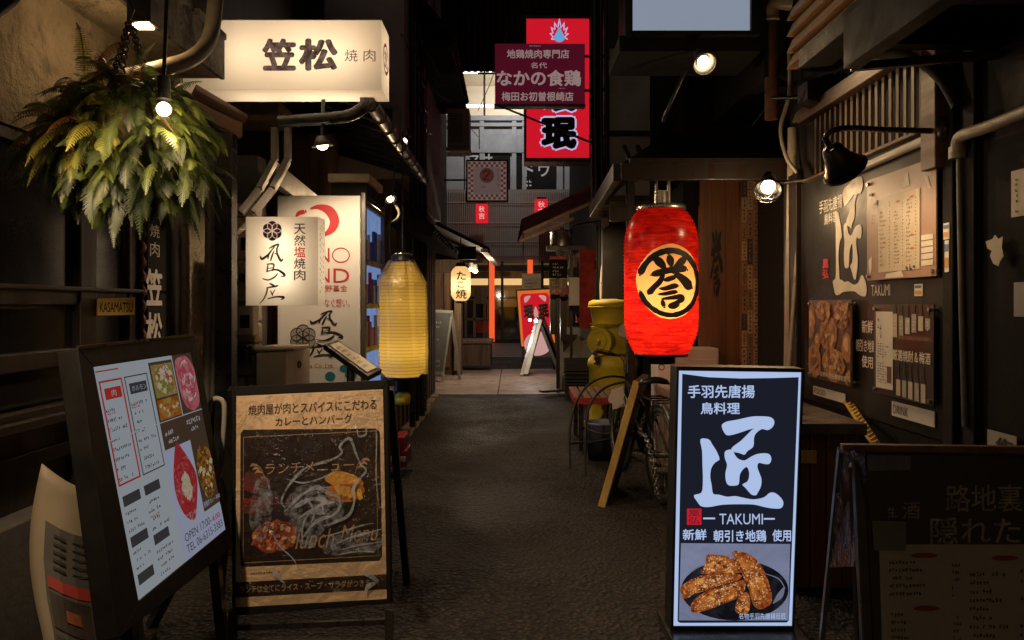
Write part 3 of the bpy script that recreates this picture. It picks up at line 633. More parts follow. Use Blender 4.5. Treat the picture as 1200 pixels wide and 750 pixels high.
# brush character, shared by the wall panel and the standing sign (drawing units: picture of the standing sign)
TA = [(276,322),(300,308),(345,300),(390,290),(430,283),(480,283),(515,288),(530,305),(528,325),(515,342),(495,350),(470,345),(445,362),(432,385),(428,430),(400,452),(385,470),(360,462),(330,455),(322,438),(350,415),(370,400),(395,375),(420,350),(432,342),(405,348),(370,360),(330,372),(300,375),(285,360),(276,340)]
TB = [(288,460),(300,448),(325,446),(338,470),(355,490),(385,498),(420,478),(450,466),(490,463),(510,472),(516,495),(505,515),(480,515),(455,510),(448,530),(458,560),(468,590),(465,625),(450,655),(440,668),(420,665),(405,650),(388,630),(375,615),(400,600),(408,570),(405,545),(395,530),(375,545),(362,570),(358,610),(345,620),(310,620),(295,600),(292,560),(300,520),(290,490)]
TC = [(170,395),(210,395),(228,420),(250,455),(263,490),(255,500),(238,512),(222,540),(218,580),(225,620),(232,660),(260,665),(300,675),(340,672),(380,680),(430,688),(480,678),(510,655),(540,660),(570,690),(574,715),(560,732),(520,732),(480,725),(440,715),(400,712),(330,712),(270,715),(215,725),(175,722),(155,700),(138,668),(175,655),(182,600),(180,520),(178,450)]
def takumi(mb, mp):
    for poly in (TA, TB, TC):
        mb.fill([mp(*p) for p in catmull(poly, 3, True)])
O_, U_, W_ = wallbox(976, 225, 1015.5, 347, XR - 0.012)
O_.z = 1.345; W_ = V3((0, 0, 0.60))
tw = MB(); takumi(tw, lambda x, y: O_ + U_ * ((x - 138) / 437) + W_ * (1 - (y - 283) / 450))
for st_, bx, bo in (("手羽先唐揚", (960, 236, 987, 251), .012), ("鳥料理", (966, 251, 981, 264), .012), ("新鮮", (1010, 375, 1023, 390), .012), ("朝引き地鶏", (1003, 397, 1026, 411), .012), ("使用", (1010, 416, 1023, 430), .012), ("TAKUMI", (1021, 334, 1043, 347), 0.0)):
    tw.text(st_, wallbox(*bx, XR - 0.012), bo)
tw.build("white_lettering", M['whiteink'], cr)
sm_ = MB(); sm_.text("鳳", wallbox(964, 304, 971.5, 315, XR - 0.012), 0.03); sm_.text("弘", wallbox(964, 316, 971.5, 327, XR - 0.012), 0.03)
sm_.build("red_seal", M['redink'], cr)

# ------------------------------------------------------------------ right: lantern pub
lb = thing("lantern_pub", "dark timber pub with hipped eave and frosted upper windows, behind the red lantern", "building", (1.6, 6.2, 0))
w = MB(); w.box(1.9, 3.6, 4.87, 6.1, 0, 5); w.box(1.36, 3.6, 6.1, 8.0, 0, 3.0); w.box(1.6, 3.6, 4.87, 6.8, 2.75, 5.5); w.build("wall", M['blackmatt'], lb)
wpn = MB(); wpn.fbox(820, 205, 866, 470, 6.0, 0.06); wpn.fbox(868, 195, 896, 470, 5.95, 0.10)
for u in (834, 850): wpn.fbox(u, 206, u + .8, 469, 5.992, 0.01)
wpn.build("timber_panel", wood("oiled_wood", (0.27, 0.135, 0.06), (0.14, 0.066, 0.03), rough=0.4), lb, 0.004)
fl = FP(5.99)
ho = MB()
def homare(mb, mp):
    for s_ in ([(172, 250, 16), (190, 262, 30), (212, 285, 22), (222, 292, 8)], [(236, 235, 12), (242, 255, 28), (246, 278, 20), (244, 288, 8)], [(318, 245, 14), (298, 262, 28), (268, 286, 16), (256, 294, 6)],
               [(160, 325, 10), (180, 318, 24), (235, 305, 22), (300, 296, 26), (322, 300, 14)], [(212, 322, 14), (196, 355, 20), (172, 380, 20), (152, 405, 22), (146, 415, 6)], [(262, 318, 16), (290, 335, 26), (315, 355, 34), (335, 375, 36), (352, 385, 10)],
               [(212, 350, 8), (230, 346, 18), (262, 336, 16), (270, 336, 6)], [(196, 388, 8), (220, 388, 16), (262, 376, 20), (280, 376, 8)], [(190, 414, 8), (220, 412, 14), (262, 404, 16), (276, 406, 6)],
               [(206, 440, 6), (208, 452, 16), (214, 470, 14)], [(206, 436, 8), (250, 430, 15), (292, 426, 20), (298, 440, 18), (262, 456, 14), (240, 468, 16), (262, 472, 16), (284, 462, 8)]):
        mb.brush([(a, b, c * 1.3) for a, b, c in s_], mp)
homare(ho, lambda x, y, o: fl.at(833 + (x - 146) / 206 * 14, 270 + (y - 235) / 240 * 75, 0.002 + o))
ho.build("carved_character", M['ink'], lb)
ro = MB()
nl, nr, rl_, rr_, flf = V3((.69, 4.9, 2.13)), V3((1.85, 4.9, 2.13)), V3((1.33, 6.5, 2.70)), V3((1.9, 6.5, 2.70)), V3((.74, 6.9, 2.13))
up_ = V3((0, 0, 0.07))
for q in ([nl, nr, rr_, rl_], [flf, nl, rl_, rl_ + V3((0.02, .3, 0))]): ro.hexa(q, [p + up_ for p in q])
for i in range(10):
    x = .8 + i * .11; ro.bar((x, 4.93, 2.115), (x + .12, 6.3, 2.60), 0.03, 0.04)
ro.bar(nl + V3((0, -.02, .02)), nr + V3((0, -.02, .02)), 0.05, 0.11, (0, 0, 1)); ro.bar(nl + V3((-.02, 0, .02)), flf + V3((-.02, 0, .02)), 0.05, 0.11)
ro.build("eave", M['darkwood'], lb, 0.004)
tr = MB(); tr.bar(nl + V3((0.05, -.05, .085)), nr + V3((0, -.05, .085)), 0.02, 0.03); tr.build("eave_trim", M['darkwood'], lb)
lbm = MB()
for u in (735, 815, 866): lbm.fbox(u, 208, u + 9, 470, 6.25, 0.08)
lbm.bar((0.8, 6.3, 2.05), (1.9, 6.3, 2.05), 0.08, 0.12); lbm.bar((.95, 6.28, 1.9), (1.25, 6.28, 2.15), 0.05, 0.05)
lbm.build("post", M['darkwood'], lb, 0.004)
ub = MB(); ub.box(0.86, 1.6, 7.0, 8.4, 2.25, 5.8)
for u0, v0, u1, v1 in ((708, -40, 766, 55), (708, 55, 714, 240), (762, 55, 766, 240), (714, 153, 762, 159), (714, 229, 762, 236)): ub.fbox(u0, v0, u1, v1, 6.94, 0.059)
ub.build("upper_bay", M['black'], lb, 0.003)
for v0, v1 in ((55, 153), (159, 229)): MB().fbox(714, v0, 762, v1, 6.965, 0.03).build("frosted_window", M['frosted'], lb)
hp = MB()
for u, r in ((697, 0.035), (704, 0.02), (710, 0.015)): hp.tube([P(u, -40, 6.9), P(u, 130, 6.9), P(u + 2, 235, 6.9)], r, 8)
for v in (66, 105, 160): hp.tube([P(690, v, 6.9), P(712, v, 6.9)], 0.014, 6)
hp.build("pipework", M['blackmetal'], lb)
sth = MB(); rnd = random.Random(5); stk_mats = [pbr("slip_cream", (0.58, 0.44, 0.28), (0.40, 0.29, 0.17), 8, 0.7), pbr("slip_tan", (0.36, 0.24, 0.14), (0.24, 0.15, 0.09), 8, 0.7), pbr("slip_grey", (0.07, 0.06, 0.06), (0.04, 0.035, 0.035), 8, 0.7), M['ink']]
fs = FP(5.945)
for col in range(4):
    u = 869.2 + col * 6.7; v = 197 + rnd.uniform(0, 8)
    while v < 455:
        hgt = rnd.uniform(18, 34); k = rnd.choice((0, 0, 1, 1, 2)); sth.mat(k)
        sth.quad(fs.quad([(u, v), (u + 6.1, v), (u + 6.1, v + hgt - 1.4), (u, v + hgt - 1.4)][::-1], 0.002 + 0.0004 * rnd.random()))
        sth.mat(3 if k != 2 else 1); sth.scribble(fs, u + 1.4, v + 2, u + 5, v + hgt - 3, 5, 1, 0.0035, 0.75, 0.05, rnd.randint(0, 999))
        v += hgt
sth.build("paper_slips", stk_mats, lb)

# ------------------------------------------------------------------ right: canvas fronted bar farther along
cb = thing("red_awning_bar", "cluttered dark bar with slanting red canvas awning, beyond the yellow hydrant", "building", (1.4, 11, 0))
MB().box(1.42, 4, 8.45, 19, 0, 6.8).build("wall", M['blackmatt'], cb)
MB().box(1.0, 1.42, 8.5, 8.6, 0, 2.6).build("side_panel", M['black'], cb)
A0, A1, B0, B1 = P(607, 283, 10.0), P(612, 255, 10.4), P(700, 232, 10.0), P(700, 215, 10.6)
am = MB(); am.slab([P(613, 271, 9.9), P(702, 229, 9.9), P(702, 213, 10.5), P(611, 257, 10.5)], (-.1, -1, .2), 0.03)
am.slab([P(606, 284, 9.9), P(613, 271, 9.88), P(618, 255, 10.4), P(611, 257, 10.4)], (-.3, -1, 0), 0.03)
am.build("canvas_awning", M['redcloth'], cb)
ab = MB(); ab.bar(P(613, 273, 9.86), P(704, 233, 9.86), 0.04, 0.055, (0, 1, 0)); ab.bar(P(609, 283, 10.1), P(672, 256, 10.3), 0.04, 0.05, (0, 1, 0)); ab.build("awning_rib", M['palewood'], cb, 0.003)
rp = MB(); rp.fbox(679, 292, 697, 385, 11.0, 0.05); rp.build("red_panel", M['redcloth'], cb)
sv = MB(); sv.fbox(641, 288, 690, 293, 11.2, 0.3); sv.fbox(652, 293, 656, 460, 11.3, .05); sv.fbox(668, 293, 671, 460, 11.3, .05)
for i, (u0, v0, u1, v1) in enumerate(((645, 345, 655, 392), (657, 350, 664, 400), (660, 392, 676, 440), (666, 300, 672, 330))): sv.fbox(u0, v0, u1, v1, 11.4 + .1 * i, 0.2)
sv.build("shelf", M['darkwood'], cb)
clt = MB(); rnd = random.Random(12)
for i in range(26):
    u, vv_ = rnd.uniform(644, 700), rnd.uniform(292, 380); y = rnd.uniform(11.45, 11.9); clt.mat(rnd.choice((0, 0, 1, 2, 3)))
    a = P(u, vv_, y); 
    if rnd.random() < .5: clt.cyl(a, a + V3((0, 0, rnd.uniform(.08, .22))), rnd.uniform(.02, .05), None, 8)
    else: clt.box(a.x, a.x + rnd.uniform(.05, .16), y, y + .05, a.z, a.z + rnd.uniform(.04, .18))
clt.build("shelf_clutter", (M['brownwood'], M['dullsteel'], M['redpaint'], M['beigeplastic']), cb)
wsl = MB(); wsl.fbox(667, 325, 679, 358, 11.0, 0.08); wsl.build("white_box", M['whitepaint'], cb, 0.005)
# overhead wires
wr = thing("overhead_cables", "thin black cables looping between the dark upper walls", "cables", (0, 8, 4))
for i, (a, b, sag) in enumerate(((P(585, 124, 9), P(705, 172, 7), 0.0), (P(560, 130, 14), P(600, 20, 10), .1), (P(470, 40, 7.2), P(530, 120, 10), .15), (P(500, 60, 8), P(560, 160, 15), .1), (P(880, 150, 5.4), P(930, 60, 4.9), .05))):
    m_ = (V3(a) + V3(b)) / 2 - V3((0, 0, sag)); MB().curve([a, m_, b], 0.012 if i == 0 else 0.006, 6, 8).build("cable", M['cable'], wr)
class SQ:                                             # flat face given by its four corners (top left, top right, bottom right, bottom left)
    def __init__(s, pts):
        s.c = [V3(p) for p in pts]; s.n = (s.c[1] - s.c[0]).cross(s.c[3] - s.c[0]).normalized()
        if s.n.dot(V3((0, 0, H)) - s.c[0]) < 0: s.n = -s.n
    def at(s, a, b, off=0.0):
        t = s.c[0].lerp(s.c[1], a); m = s.c[3].lerp(s.c[2], a); return t.lerp(m, b) + s.n * off
    def q(s, a0, b0, a1, b1, off=0.002):
        O = s.at(a0, b1, off); return O, s.at(a1, b1, off) - O, s.at(a0, b0, off) - O
    def quad(s, pts, off=0.0): return [s.at(u, v, off) for u, v in pts]
    def rect(s, a0, b0, a1, b1, off=0.0): return s.quad([(a0, b0), (a1, b0), (a1, b1), (a0, b1)][::-1], off)
def blob(pts, n=4): return catmull(pts, n, True)
def ell(cx, cy, rx, ry, n=24, j=0.0, seed=1):
    r = random.Random(seed); return [(cx + rx * math.cos(a) * (1 + r.uniform(-j, j)), cy + ry * math.sin(a) * (1 + r.uniform(-j, j))) for a in (2 * math.pi * k / n for k in range(n))]

def dish(mb, S_, cx, cy, rx, ry, n, s0, s1, mats, seed, off, asp=1.0, strip=False):      # a photographed dish: many small overlapping morsels
    r = random.Random(seed)
    for i in range(n):
        a = r.random() * 6.283; q = math.sqrt(r.random()) * .92; x, y = cx + rx * q * math.cos(a), cy + ry * q * math.sin(a); s_ = r.uniform(s0, s1); an = r.random() * 3.14 if not strip else a + 1.57 + r.uniform(-.4, .4); k = .35 if strip else r.uniform(.55, 1); m = 9
        pts = []
        for z in range(m):
            t = -2 * math.pi * z / m; u, v = s_ * math.cos(t) * r.uniform(.8, 1.2), s_ * k * math.sin(t) * r.uniform(.8, 1.2)
            pts.append((x + u * math.cos(an) - v * math.sin(an), y + (u * math.sin(an) + v * math.cos(an)) * asp))
        mb.mat(mats[r.randrange(len(mats))]); mb.fill(S_.quad(pts, off + i * 6e-6))
# ================================================================== lit box sign over the canopy: 笠松 焼肉
ks = thing("light_box_sign", "large warm white lit box sign with two bold brush characters, projecting over the alley", "sign", (-1.2, 4.15, 2.44))
x0, x1, y0, y1, z0, z1 = -1.74, -0.69, 4.06, 4.31, 2.443, 2.812
LIT = paper("lit_acrylic", (0.90, 0.82, 0.70), 0.75, 0.03, 3)
fp = MB(); t = 0.004
fp.add([(x0, y0, z0), (x1, y0, z0), (x1, y0, z1 - t), (x0, y0, z1 - t), (x0, y1, z0), (x1, y1, z0), (x1, y1, z1 - t)], [(0, 1, 2, 3), (1, 5, 6, 2), (0, 4, 5, 1)])
fp.build("lit_panel", LIT, ks)
MB().box(x0, x1, y0, y1, z1 - t, z1).box(x0, x1 - t, y1 - t, y1, z0 + t, z1 - t).build("back_shell", M['whitepaint'], ks)
le = MB(); f1 = FP(y0)
le.text("笠", f1.q(307, 45, 347, 83, 0.003), 0.045).text("松", f1.q(350, 45, 396, 83, 0.003), 0.045)
le.text("焼", f1.q(404, 58, 419, 72, 0.003)).text("肉", f1.q(426, 58, 440, 72, 0.003)); le.build("lettering", paint_lit("sign_brown_film", (0.055, 0.028, 0.020), (0.20, 0.125, 0.095), 1.0, 24, (.4, .62)), ks)
sl_ = Plane((x1, 4.2, 2.6), (1, 0, 0)); lo = MB()
ctr = V3((x1 + .003, 4.185, 2.64))
def side(a, b): return ctr + V3((0, a, b))
for i in range(28):
    a0_, a1_ = 2 * math.pi * i / 28, 2 * math.pi * (i + 1) / 28
    lo.quad([side(.085 * math.cos(a0_), .085 * math.sin(a0_)), side(.085 * math.cos(a1_), .085 * math.sin(a1_)), side(.066 * math.cos(a1_), .066 * math.sin(a1_)), side(.066 * math.cos(a0_), .066 * math.sin(a0_))])
lo.text("笠松", (side(-.045, -.05), V3((0, .09, 0)), V3((0, 0, .1))), 0.02); lo.build("red_emblem", M['redink'], ks)
for x in (-1.42, -1.12, -0.90): light('POINT', (x, 4.25, 2.63), 1.75, (1.0, 0.80, 0.58), 0.03)

# ================================================================== lit box sign of the salt grill: 飛鳥座
ak = thing("light_box_sign", "small square lit box sign with rosette emblem and vertical brush writing on stone pier", "sign", (-1.25, 4.2, 1.3))
x0, x1, y0, y1 = P(288, 0, 4.2).x, P(372.5, 0, 4.2).x, 4.2, 4.36; z0, z1 = P(0, 358, 4.2).z, P(0, 254, 4.2).z
fp = MB(); fp.add([(x0, y0, z0), (x1, y0, z0), (x1, y0, z1), (x0, y0, z1), (x0, y1, z0), (x1, y1, z0), (x1, y1, z1), (x0, y1, z1)], [(0, 1, 2, 3), (1, 5, 6, 2), (0, 4, 5, 1), (3, 2, 6, 7)])
fp.build("lit_panel", LIT, ak)
MB().box(x0, x1 - t, y1 - t, y1, z0 + t, z1 - t).box(x0, x0 + t, y0 + t, y1 - t, z0 + t, z1 - t).build("back_shell", M['whitepaint'], ak)
f2 = FP(y0)
def rosette(mb_dark, mb_line, mb_red, pl, cu, cv, r, off):
    cs = [(cu, cv)] + [(cu + r / 2 * math.cos(math.pi * (k / 3 + .5)), cv + r / 2 * math.sin(math.pi * (k / 3 + .5))) for k in range(6)]
    for i, (a, b) in enumerate(cs): mb_dark.fill(pl.quad(ell(a, b, r / 2, r / 2, 26)[::-1], off + .0002 * i))
    for i, (a, b) in enumerate(cs):
        o, n_ = ell(a, b, r / 2, r / 2, 26), ell(a, b, r / 2 - r * .055, r / 2 - r * .055, 26); mb = mb_red if i == 0 and mb_red else mb_line
        for k in range(26): mb.quad(pl.quad([o[k], o[(k + 1) % 26], n_[(k + 1) % 26], n_[k]], off + .002 + .0002 * i))
AS = [[(205, 295, 5), (235, 278, 9), (268, 268, 8), (256, 300, 8), (262, 340, 9), (284, 378, 12), (298, 365, 4)], [(145, 350, 8), (158, 366, 12), (200, 335, 9), (226, 300, 4)], [(240, 285, 5), (205, 328, 8), (196, 365, 6)], [(238, 312, 5), (226, 340, 8), (214, 378, 7)], [(244, 328, 5), (270, 345, 8)],
      [(190, 402, 5), (235, 402, 9), (228, 445, 6)], [(196, 408, 6), (190, 452, 8)], [(195, 430, 4), (230, 426, 5)], [(188, 452, 5), (250, 438, 8), (298, 462, 12), (308, 480, 9), (284, 486, 4)], [(162, 500, 6), (200, 508, 7), (242, 488, 8), (262, 465, 5)],
      [(212, 533, 9), (236, 546, 9)], [(188, 562, 6), (250, 550, 9), (266, 544, 4)], [(194, 562, 8), (185, 600, 7), (165, 640, 6), (138, 668, 3)], [(214, 582, 5), (228, 612, 7)], [(242, 576, 5), (226, 604, 5)], [(196, 636, 6), (250, 622, 8), (304, 626, 11), (284, 642, 4)]]
dk, ln, rdm = MB(), MB(), MB()
rosette(dk, ln, rdm, f2, 319, 270.5, 12.2, 0.002)
for s_ in AS: dk.brush([(a_, b_, c_ * 1.45) for a_, b_, c_ in s_], lambda x, y, o: f2.at(280 + x / 5.77, 240 + y / 5.77, 0.002 + o))
for i, ch in enumerate("天然塩焼肉"):
    (rdm if ch == "塩" else dk).text(ch, f2.q(344.5, 262 + i * 13.5, 358, 274.5 + i * 13.5, 0.003), 0.012)
pls = Plane((x1, 4.28, 1.5), (1, 0, 0)); so_ = V3((x1 + .002, 4.22, 0))
for k in range(3): dk.scribble(None, 0, 0, 0, 0, 12, 1, q=(V3((x1 + .002, 4.235 + k * .035, 1.36 + .02 * k)), V3((0, .02, 0)), V3((0, 0, .38))), seed=k)
dk.build("lettering", M['brownink'], ak); ln.build("emblem_lines", emit("backlit_line", (.80, .62, .44), .8), ak); rdm.build("red_lettering", emit("backlit_red", (.60, .03, .03), .9), ak)
for z in (1.46, 1.64): light('POINT', (x0 + .19, 4.31, z), 0.95, (1.0, 0.83, 0.62), 0.03)

# ================================================================== vending cabinet
vm = thing("vending_machine", "tall white vending machine with red swirl and brush logo on its side, blue lit window", "vending machine", (-1.2, 4.85, 0))
vx0, vx1, vy0, vy1, vt = P(325, 0, 4.8).x, -0.917, 4.8, 5.55, P(0, 229, 4.8).z
MB().box(vx0, vx1 - 0.03, vy0, vy1, 0.06, vt).build("body", pbr("white_vinyl", (0.78, 0.74, 0.69), (0.73, 0.69, 0.63), 2, 0.4, coat=0.2), vm, 0.006)
dr = MB(); dr.box(vx1 - 0.028, vx1, vy0 + .01, vy0 + .05, 0.06, vt + .02); dr.box(vx1 - 0.028, vx1, vy1 - .04, vy1, 0.06, vt + .02)
for z in (0.06, 1.0, 1.28, 1.56, vt - .06): dr.box(vx1 - 0.026, vx1 - .002, vy0 + .05, vy1 - .04, z, z + (0.5 if z < .1 else 0.035))
dr.build("door_frame", M['dullsteel'], vm, 0.003)
MB().box(vx1 - 0.029, vx1 - 0.026, vy0 + .05, vy1 - .04, .55, vt - .06).build("display_light", emit("blue_display", (0.34, 0.52, 1.0), 0.55, 0.55, 14), vm)
cnb = MB(); rnd = random.Random(4)
for row, z in enumerate((1.035, 1.315, 1.595)):
    for k in range(9):
        cnb.mat(rnd.randrange(4)); cnb.cyl((vx1 - .012, vy0 + .09 + k * .066, z), (vx1 - .012, vy0 + .09 + k * .066, z + rnd.choice((.12, .16, .2))), 0.012, None, 8)
cnb.build("drink_can", (M['redink'], M['whitepaint'], pbr("can_blue", (.05, .12, .35), (.04, .1, .3)), M['beigeplastic']), vm)
cp = MB(); cp.fbox(384, 203, 433, 213, 4.82, 0.5); cp.build("top_lamp_cover", M['beigeplastic'], vm, 0.006)
cp = MB(); cp.fbox(388, 213, 430, 229, 4.86, 0.4); cp.build("top_housing", M['blackmatt'], vm)
f3 = FP(vy0); ds, rs_, gs, bs_ = MB(), MB(), MB(), MB()
sw = [(364, 244.5, 2), (374, 242.5, 6), (386, 247, 11), (392, 258, 11), (389, 268, 9), (381, 275, 4), (375, 279, 1)]
rs_.brush(sw, lambda x, y, o: f3.at(x, y, 0.002 + o), 8)
rs_.brush([(346, 256, 1), (350, 250, 5), (357, 248, 5)], lambda x, y, o: f3.at(x, y, 0.002 + o), 8)
for st_, bx in (("N", (372, 291, 386, 307)), ("N", (372, 315, 386, 331)), ("D", (391, 315, 409, 331))): rs_.text(st_, f3.q(*bx, 0.002), -0.012)
o, n_ = ell(399.5, 299, 10.5, 9, 30), ell(399.5, 299, 9.2, 7.7, 30)
for k in range(30): rs_.quad(f3.quad([o[k], o[(k + 1) % 30], n_[(k + 1) % 30], n_[k]], 0.002))
rs_.text("野基金", f3.q(381, 334, 407, 342, 0.002)); rs_.text("なぐ想い。", f3.q(380, 350, 410, 360, 0.002))
rs_.text("AsukaZa Co.,Ltd.", f3.q(341, 426, 391, 432, 0.002))
for s_ in AS: ds.brush([(a_, b_, c_ * 1.5) for a_, b_, c_ in s_], lambda x, y, o: f3.at(358 + (x - 140) / 5.0 + (5 if y < 390 else 9 if y < 515 else -1), 364 + (y - 265) / 6.9, 0.003 + o))
rosette(gs, ds, None, f3, 355, 396, 16, 0.001)
for cu, cv, r in ((387, 441, 6), (403, 432, 5), (411, 439, 7), (395, 455, 6)): bs_.fill(f3.quad(ell(cu, cv, r, r * .9, 20)[::-1], 0.002))
rs_.build("red_print", M['redink'], vm); ds.build("brush_print", M['ink'], vm); gs.build("grey_emblem", pbr("emblem_grey", (.34, .31, .28), (.3, .27, .24)), vm); bs_.build("teal_print", pbr("teal_print", (.02, .2, .26), (.02, .16, .22)), vm)

# ================================================================== standing lit sign: 匠
ts = thing("standing_sign", "black framed lit standing sign with huge white brush character above fried chicken photo", "sign", (0.86, 3.0, 0))
f4 = FP(2.96)
fr_o, fr_i = [(793, 429), (943, 432), (931, 739), (786, 740)], [(796, 434.5), (939.5, 436.5), (928.5, 734), (789.5, 734)]
fr = MB(); fr.frame(f4, fr_o, fr_i, 0.12)
bk = [p + V3((0, .12, 0)) for p in f4.quad(fr_i)]; fr.slab(bk, (0, -1, 0), 0.01); fr.build("frame", M['black'], ts, 0.003)
LW = emit("sign_white", (0.52, 0.66, 1.0), 0.78)
wpn = MB(); wpn.slab(f4.quad(fr_i, -0.006), f4.n, 0.004); wpn.build("lit_panel", LW, ts)
bp_ = MB(); bp_.fill(f4.quad([(799.5, 438), (830, 442), (868, 443.5), (905, 443), (936, 442), (924.5, 727), (922, 729.5), (797, 730), (794, 728)][::-1], -0.004)); bp_.build("black_print", emit("sign_black", (0.010, 0.012, 0.020), 1.0), ts)
L = MB(); takumi(L, lambda x, y: f4.at(780 + x / 4.165, 420 + y / 4.165, -0.002))
for st_, bx, bo in (("手羽先唐揚", (806, 451, 884.5, 466.5), .018), ("鳥料理", (821, 471.5, 867, 485.5), .018), ("新鮮", (800, 620, 828, 633), .018), ("朝引き地鶏", (836, 621, 898, 635), .018), ("使用", (905, 620.5, 927, 634.5), .018), ("TAKUMI", (843, 602, 894, 614.5), 0.0)): L.text(st_, f4.q(*bx, -0.002), bo)
L.quad(f4.quad([(824, 606.5), (838, 606.5), (838, 608.5), (824, 608.5)][::-1], -0.002)); L.quad(f4.quad([(895, 607), (908, 607), (908, 609), (895, 609)][::-1], -0.002))
L.build("white_lettering", LW, ts)
sr = MB(); sr.quad(f4.quad([(805, 596), (822, 596), (822, 615), (805, 615)][::-1], -0.0025)); sr.build("red_seal", emit("seal_red", (0.65, 0.015, 0.03), 0.8), ts)
sx = MB(); sx.text("凰", f4.q(807, 597.5, 820, 605, -0.001), 0.0).text("弘", f4.q(807, 606, 820, 614, -0.001), 0.0); sx.build("seal_lettering", emit("sign_black2", (0.02, 0.012, 0.02), 1), ts)
def w4(p): return (780 + p[0] / 4.41, 580 + p[1] / 4.41)
pg = MB(); pg.quad(f4.quad([(798, 636.5), (926, 637.5), (924, 727), (795.5, 727)][::-1], -0.0032)); pg.build("photo_ground", paint_lit("photo_ground", (0.16, 0.18, 0.29), (0.24, 0.26, 0.40), 0.8, 5), ts)
pt = MB(); pt.fill(f4.quad(ell(861, 691.5, 63, 35.5, 40)[::-1], -0.0026)); pt.build("photo_plate", paint_lit("photo_plate", (0.006, 0.006, 0.009), (0.03, 0.033, 0.045), 0.8, 12, (0.45, 0.8)), ts)
pr_ = MB(); pr_.brush([(806, 672, .4), (822, 663, 1.6), (846, 659, .6)], lambda x, y, o: f4.at(x, y, -0.0024 + o * .1)); pr_.brush([(906, 707, 1), (914, 698, 7), (919, 688, 1.5)], lambda x, y, o: f4.at(x, y, -0.0024 + o * .1)); pr_.brush([(892, 671, .4), (912, 678, 1.4), (920, 690, .8)], lambda x, y, o: f4.at(x, y, -0.0024 + o * .1))
pr_.build("photo_plate_sheen", emit("plate_sheen", (0.16, 0.18, 0.24), 0.8), ts)
WG = [[(180,400),(205,358),(212,312),(260,308),(340,325),(380,360),(388,400),(300,408),(220,412)], [(75,480),(110,450),(160,425),(240,410),(330,405),(392,415),(372,440),(300,462),(220,490),(150,512),(98,538),(80,510)], [(345,300),(370,288),(440,310),(482,350),(512,400),(538,470),(550,545),(522,580),(482,590),(450,560),(430,490),(400,420),(368,350)], [(128,580),(160,530),(230,490),(320,462),(402,440),(412,480),(380,530),(300,562),(220,592),(150,612)], [(360,570),(385,520),(420,502),(437,540),(430,600),(392,620),(362,602)]]
WM = [paint_lit("wing_crust_a", (0.46, 0.115, 0.016), (0.10, 0.013, 0.005), 0.85, 26, (0.35, 0.62), (0.80, 0.50, 0.22), 75), paint_lit("wing_crust_b", (0.54, 0.18, 0.028), (0.15, 0.022, 0.008), 0.85, 22, (0.36, 0.66), (0.85, 0.58, 0.30), 80)]
rnd = random.Random(2)
for i, wg in enumerate(WG):
    px_ = [w4(p) for p in blob(wg, 4)]; cx, cy_ = sum(p[0] for p in px_) / len(px_), sum(p[1] for p in px_) / len(px_)
    px_ = [(x + rnd.uniform(-.35, .35), y + rnd.uniform(-.35, .35)) for x, y in px_]
    m_ = MB(); o_ = f4.quad(px_, -0.002 + i * .0004); n_ = [f4.at(cx + (x - cx) * .72, cy_ + (y - cy_) * .72 - .8, 0.001 + i * .0004) for x, y in px_]; k = len(px_)
    m_.mat(0).add(o_ + n_, [(a, (a + 1) % k, k + (a + 1) % k, k + a) for a in range(k)]); m_.mat(1).fill(n_); m_.mat(2)
    for _ in range(60 if i != 4 else 18):
        a = rnd.randrange(k); f_ = rnd.random() ** .6 * .9; x, y = cx + (px_[a][0] - cx) * f_, cy_ + (px_[a][1] - cy_) * f_; an = rnd.random() * 3
        m_.fill([f4.at(x + .62 * math.cos(an + q_) * (1 if j % 2 else .55), y + .5 * math.sin(an + q_), 0.0016 + i * .0004) for j, q_ in enumerate((0, 1.05, 2.1, 3.14, 4.2, 5.2))])
    for _ in range(7):                                # glazed highlights and dark crevices of the crust
        a = rnd.randrange(k); f_ = rnd.uniform(.15, .75); x, y = cx + (px_[a][0] - cx) * f_, cy_ + (px_[a][1] - cy_) * f_; m_.mat(3 if _ % 2 else 4); r_ = rnd.uniform(1.2, 3.0); an = rnd.uniform(-.8, .4) if i != 2 else 1.1
        m_.fill([f4.at(x + r_ * 1.5 * (math.cos(q_) * math.cos(an) - .45 * math.sin(q_) * math.sin(an)), y + r_ * 1.5 * (math.cos(q_) * math.sin(an) + .45 * math.sin(q_) * math.cos(an)), 0.0013 + i * .0004 + .00002 * _) for q_ in [-2 * math.pi * z / 9 for z in range(9)]])
    m_.build("photo_wing", WM + [emit("sesame", (0.85, 0.66, 0.44), 0.8), paint_lit("wing_glaze", (0.75, 0.36, 0.07), (0.55, 0.2, 0.03), .85, 40), paint_lit("wing_crevice", (0.10, 0.018, 0.006), (0.2, 0.04, 0.01), .85, 40)], ts)
fs_ = MB(); fs_.text("名物手羽先唐揚巨匠", f4.q(866, 718.5, 921, 725.5, 0.003)); fs_.build("photo_caption", LW, ts)
ft = MB(); ft.box(0.60, 1.12, 2.86, 3.18, 0.0, 0.045); ft.box(.62, .66, 3.0, 3.06, .045, .1); ft.box(1.05, 1.09, 3.0, 3.06, .045, .1); ft.build("base", M['blackmetal'], ts, 0.004)

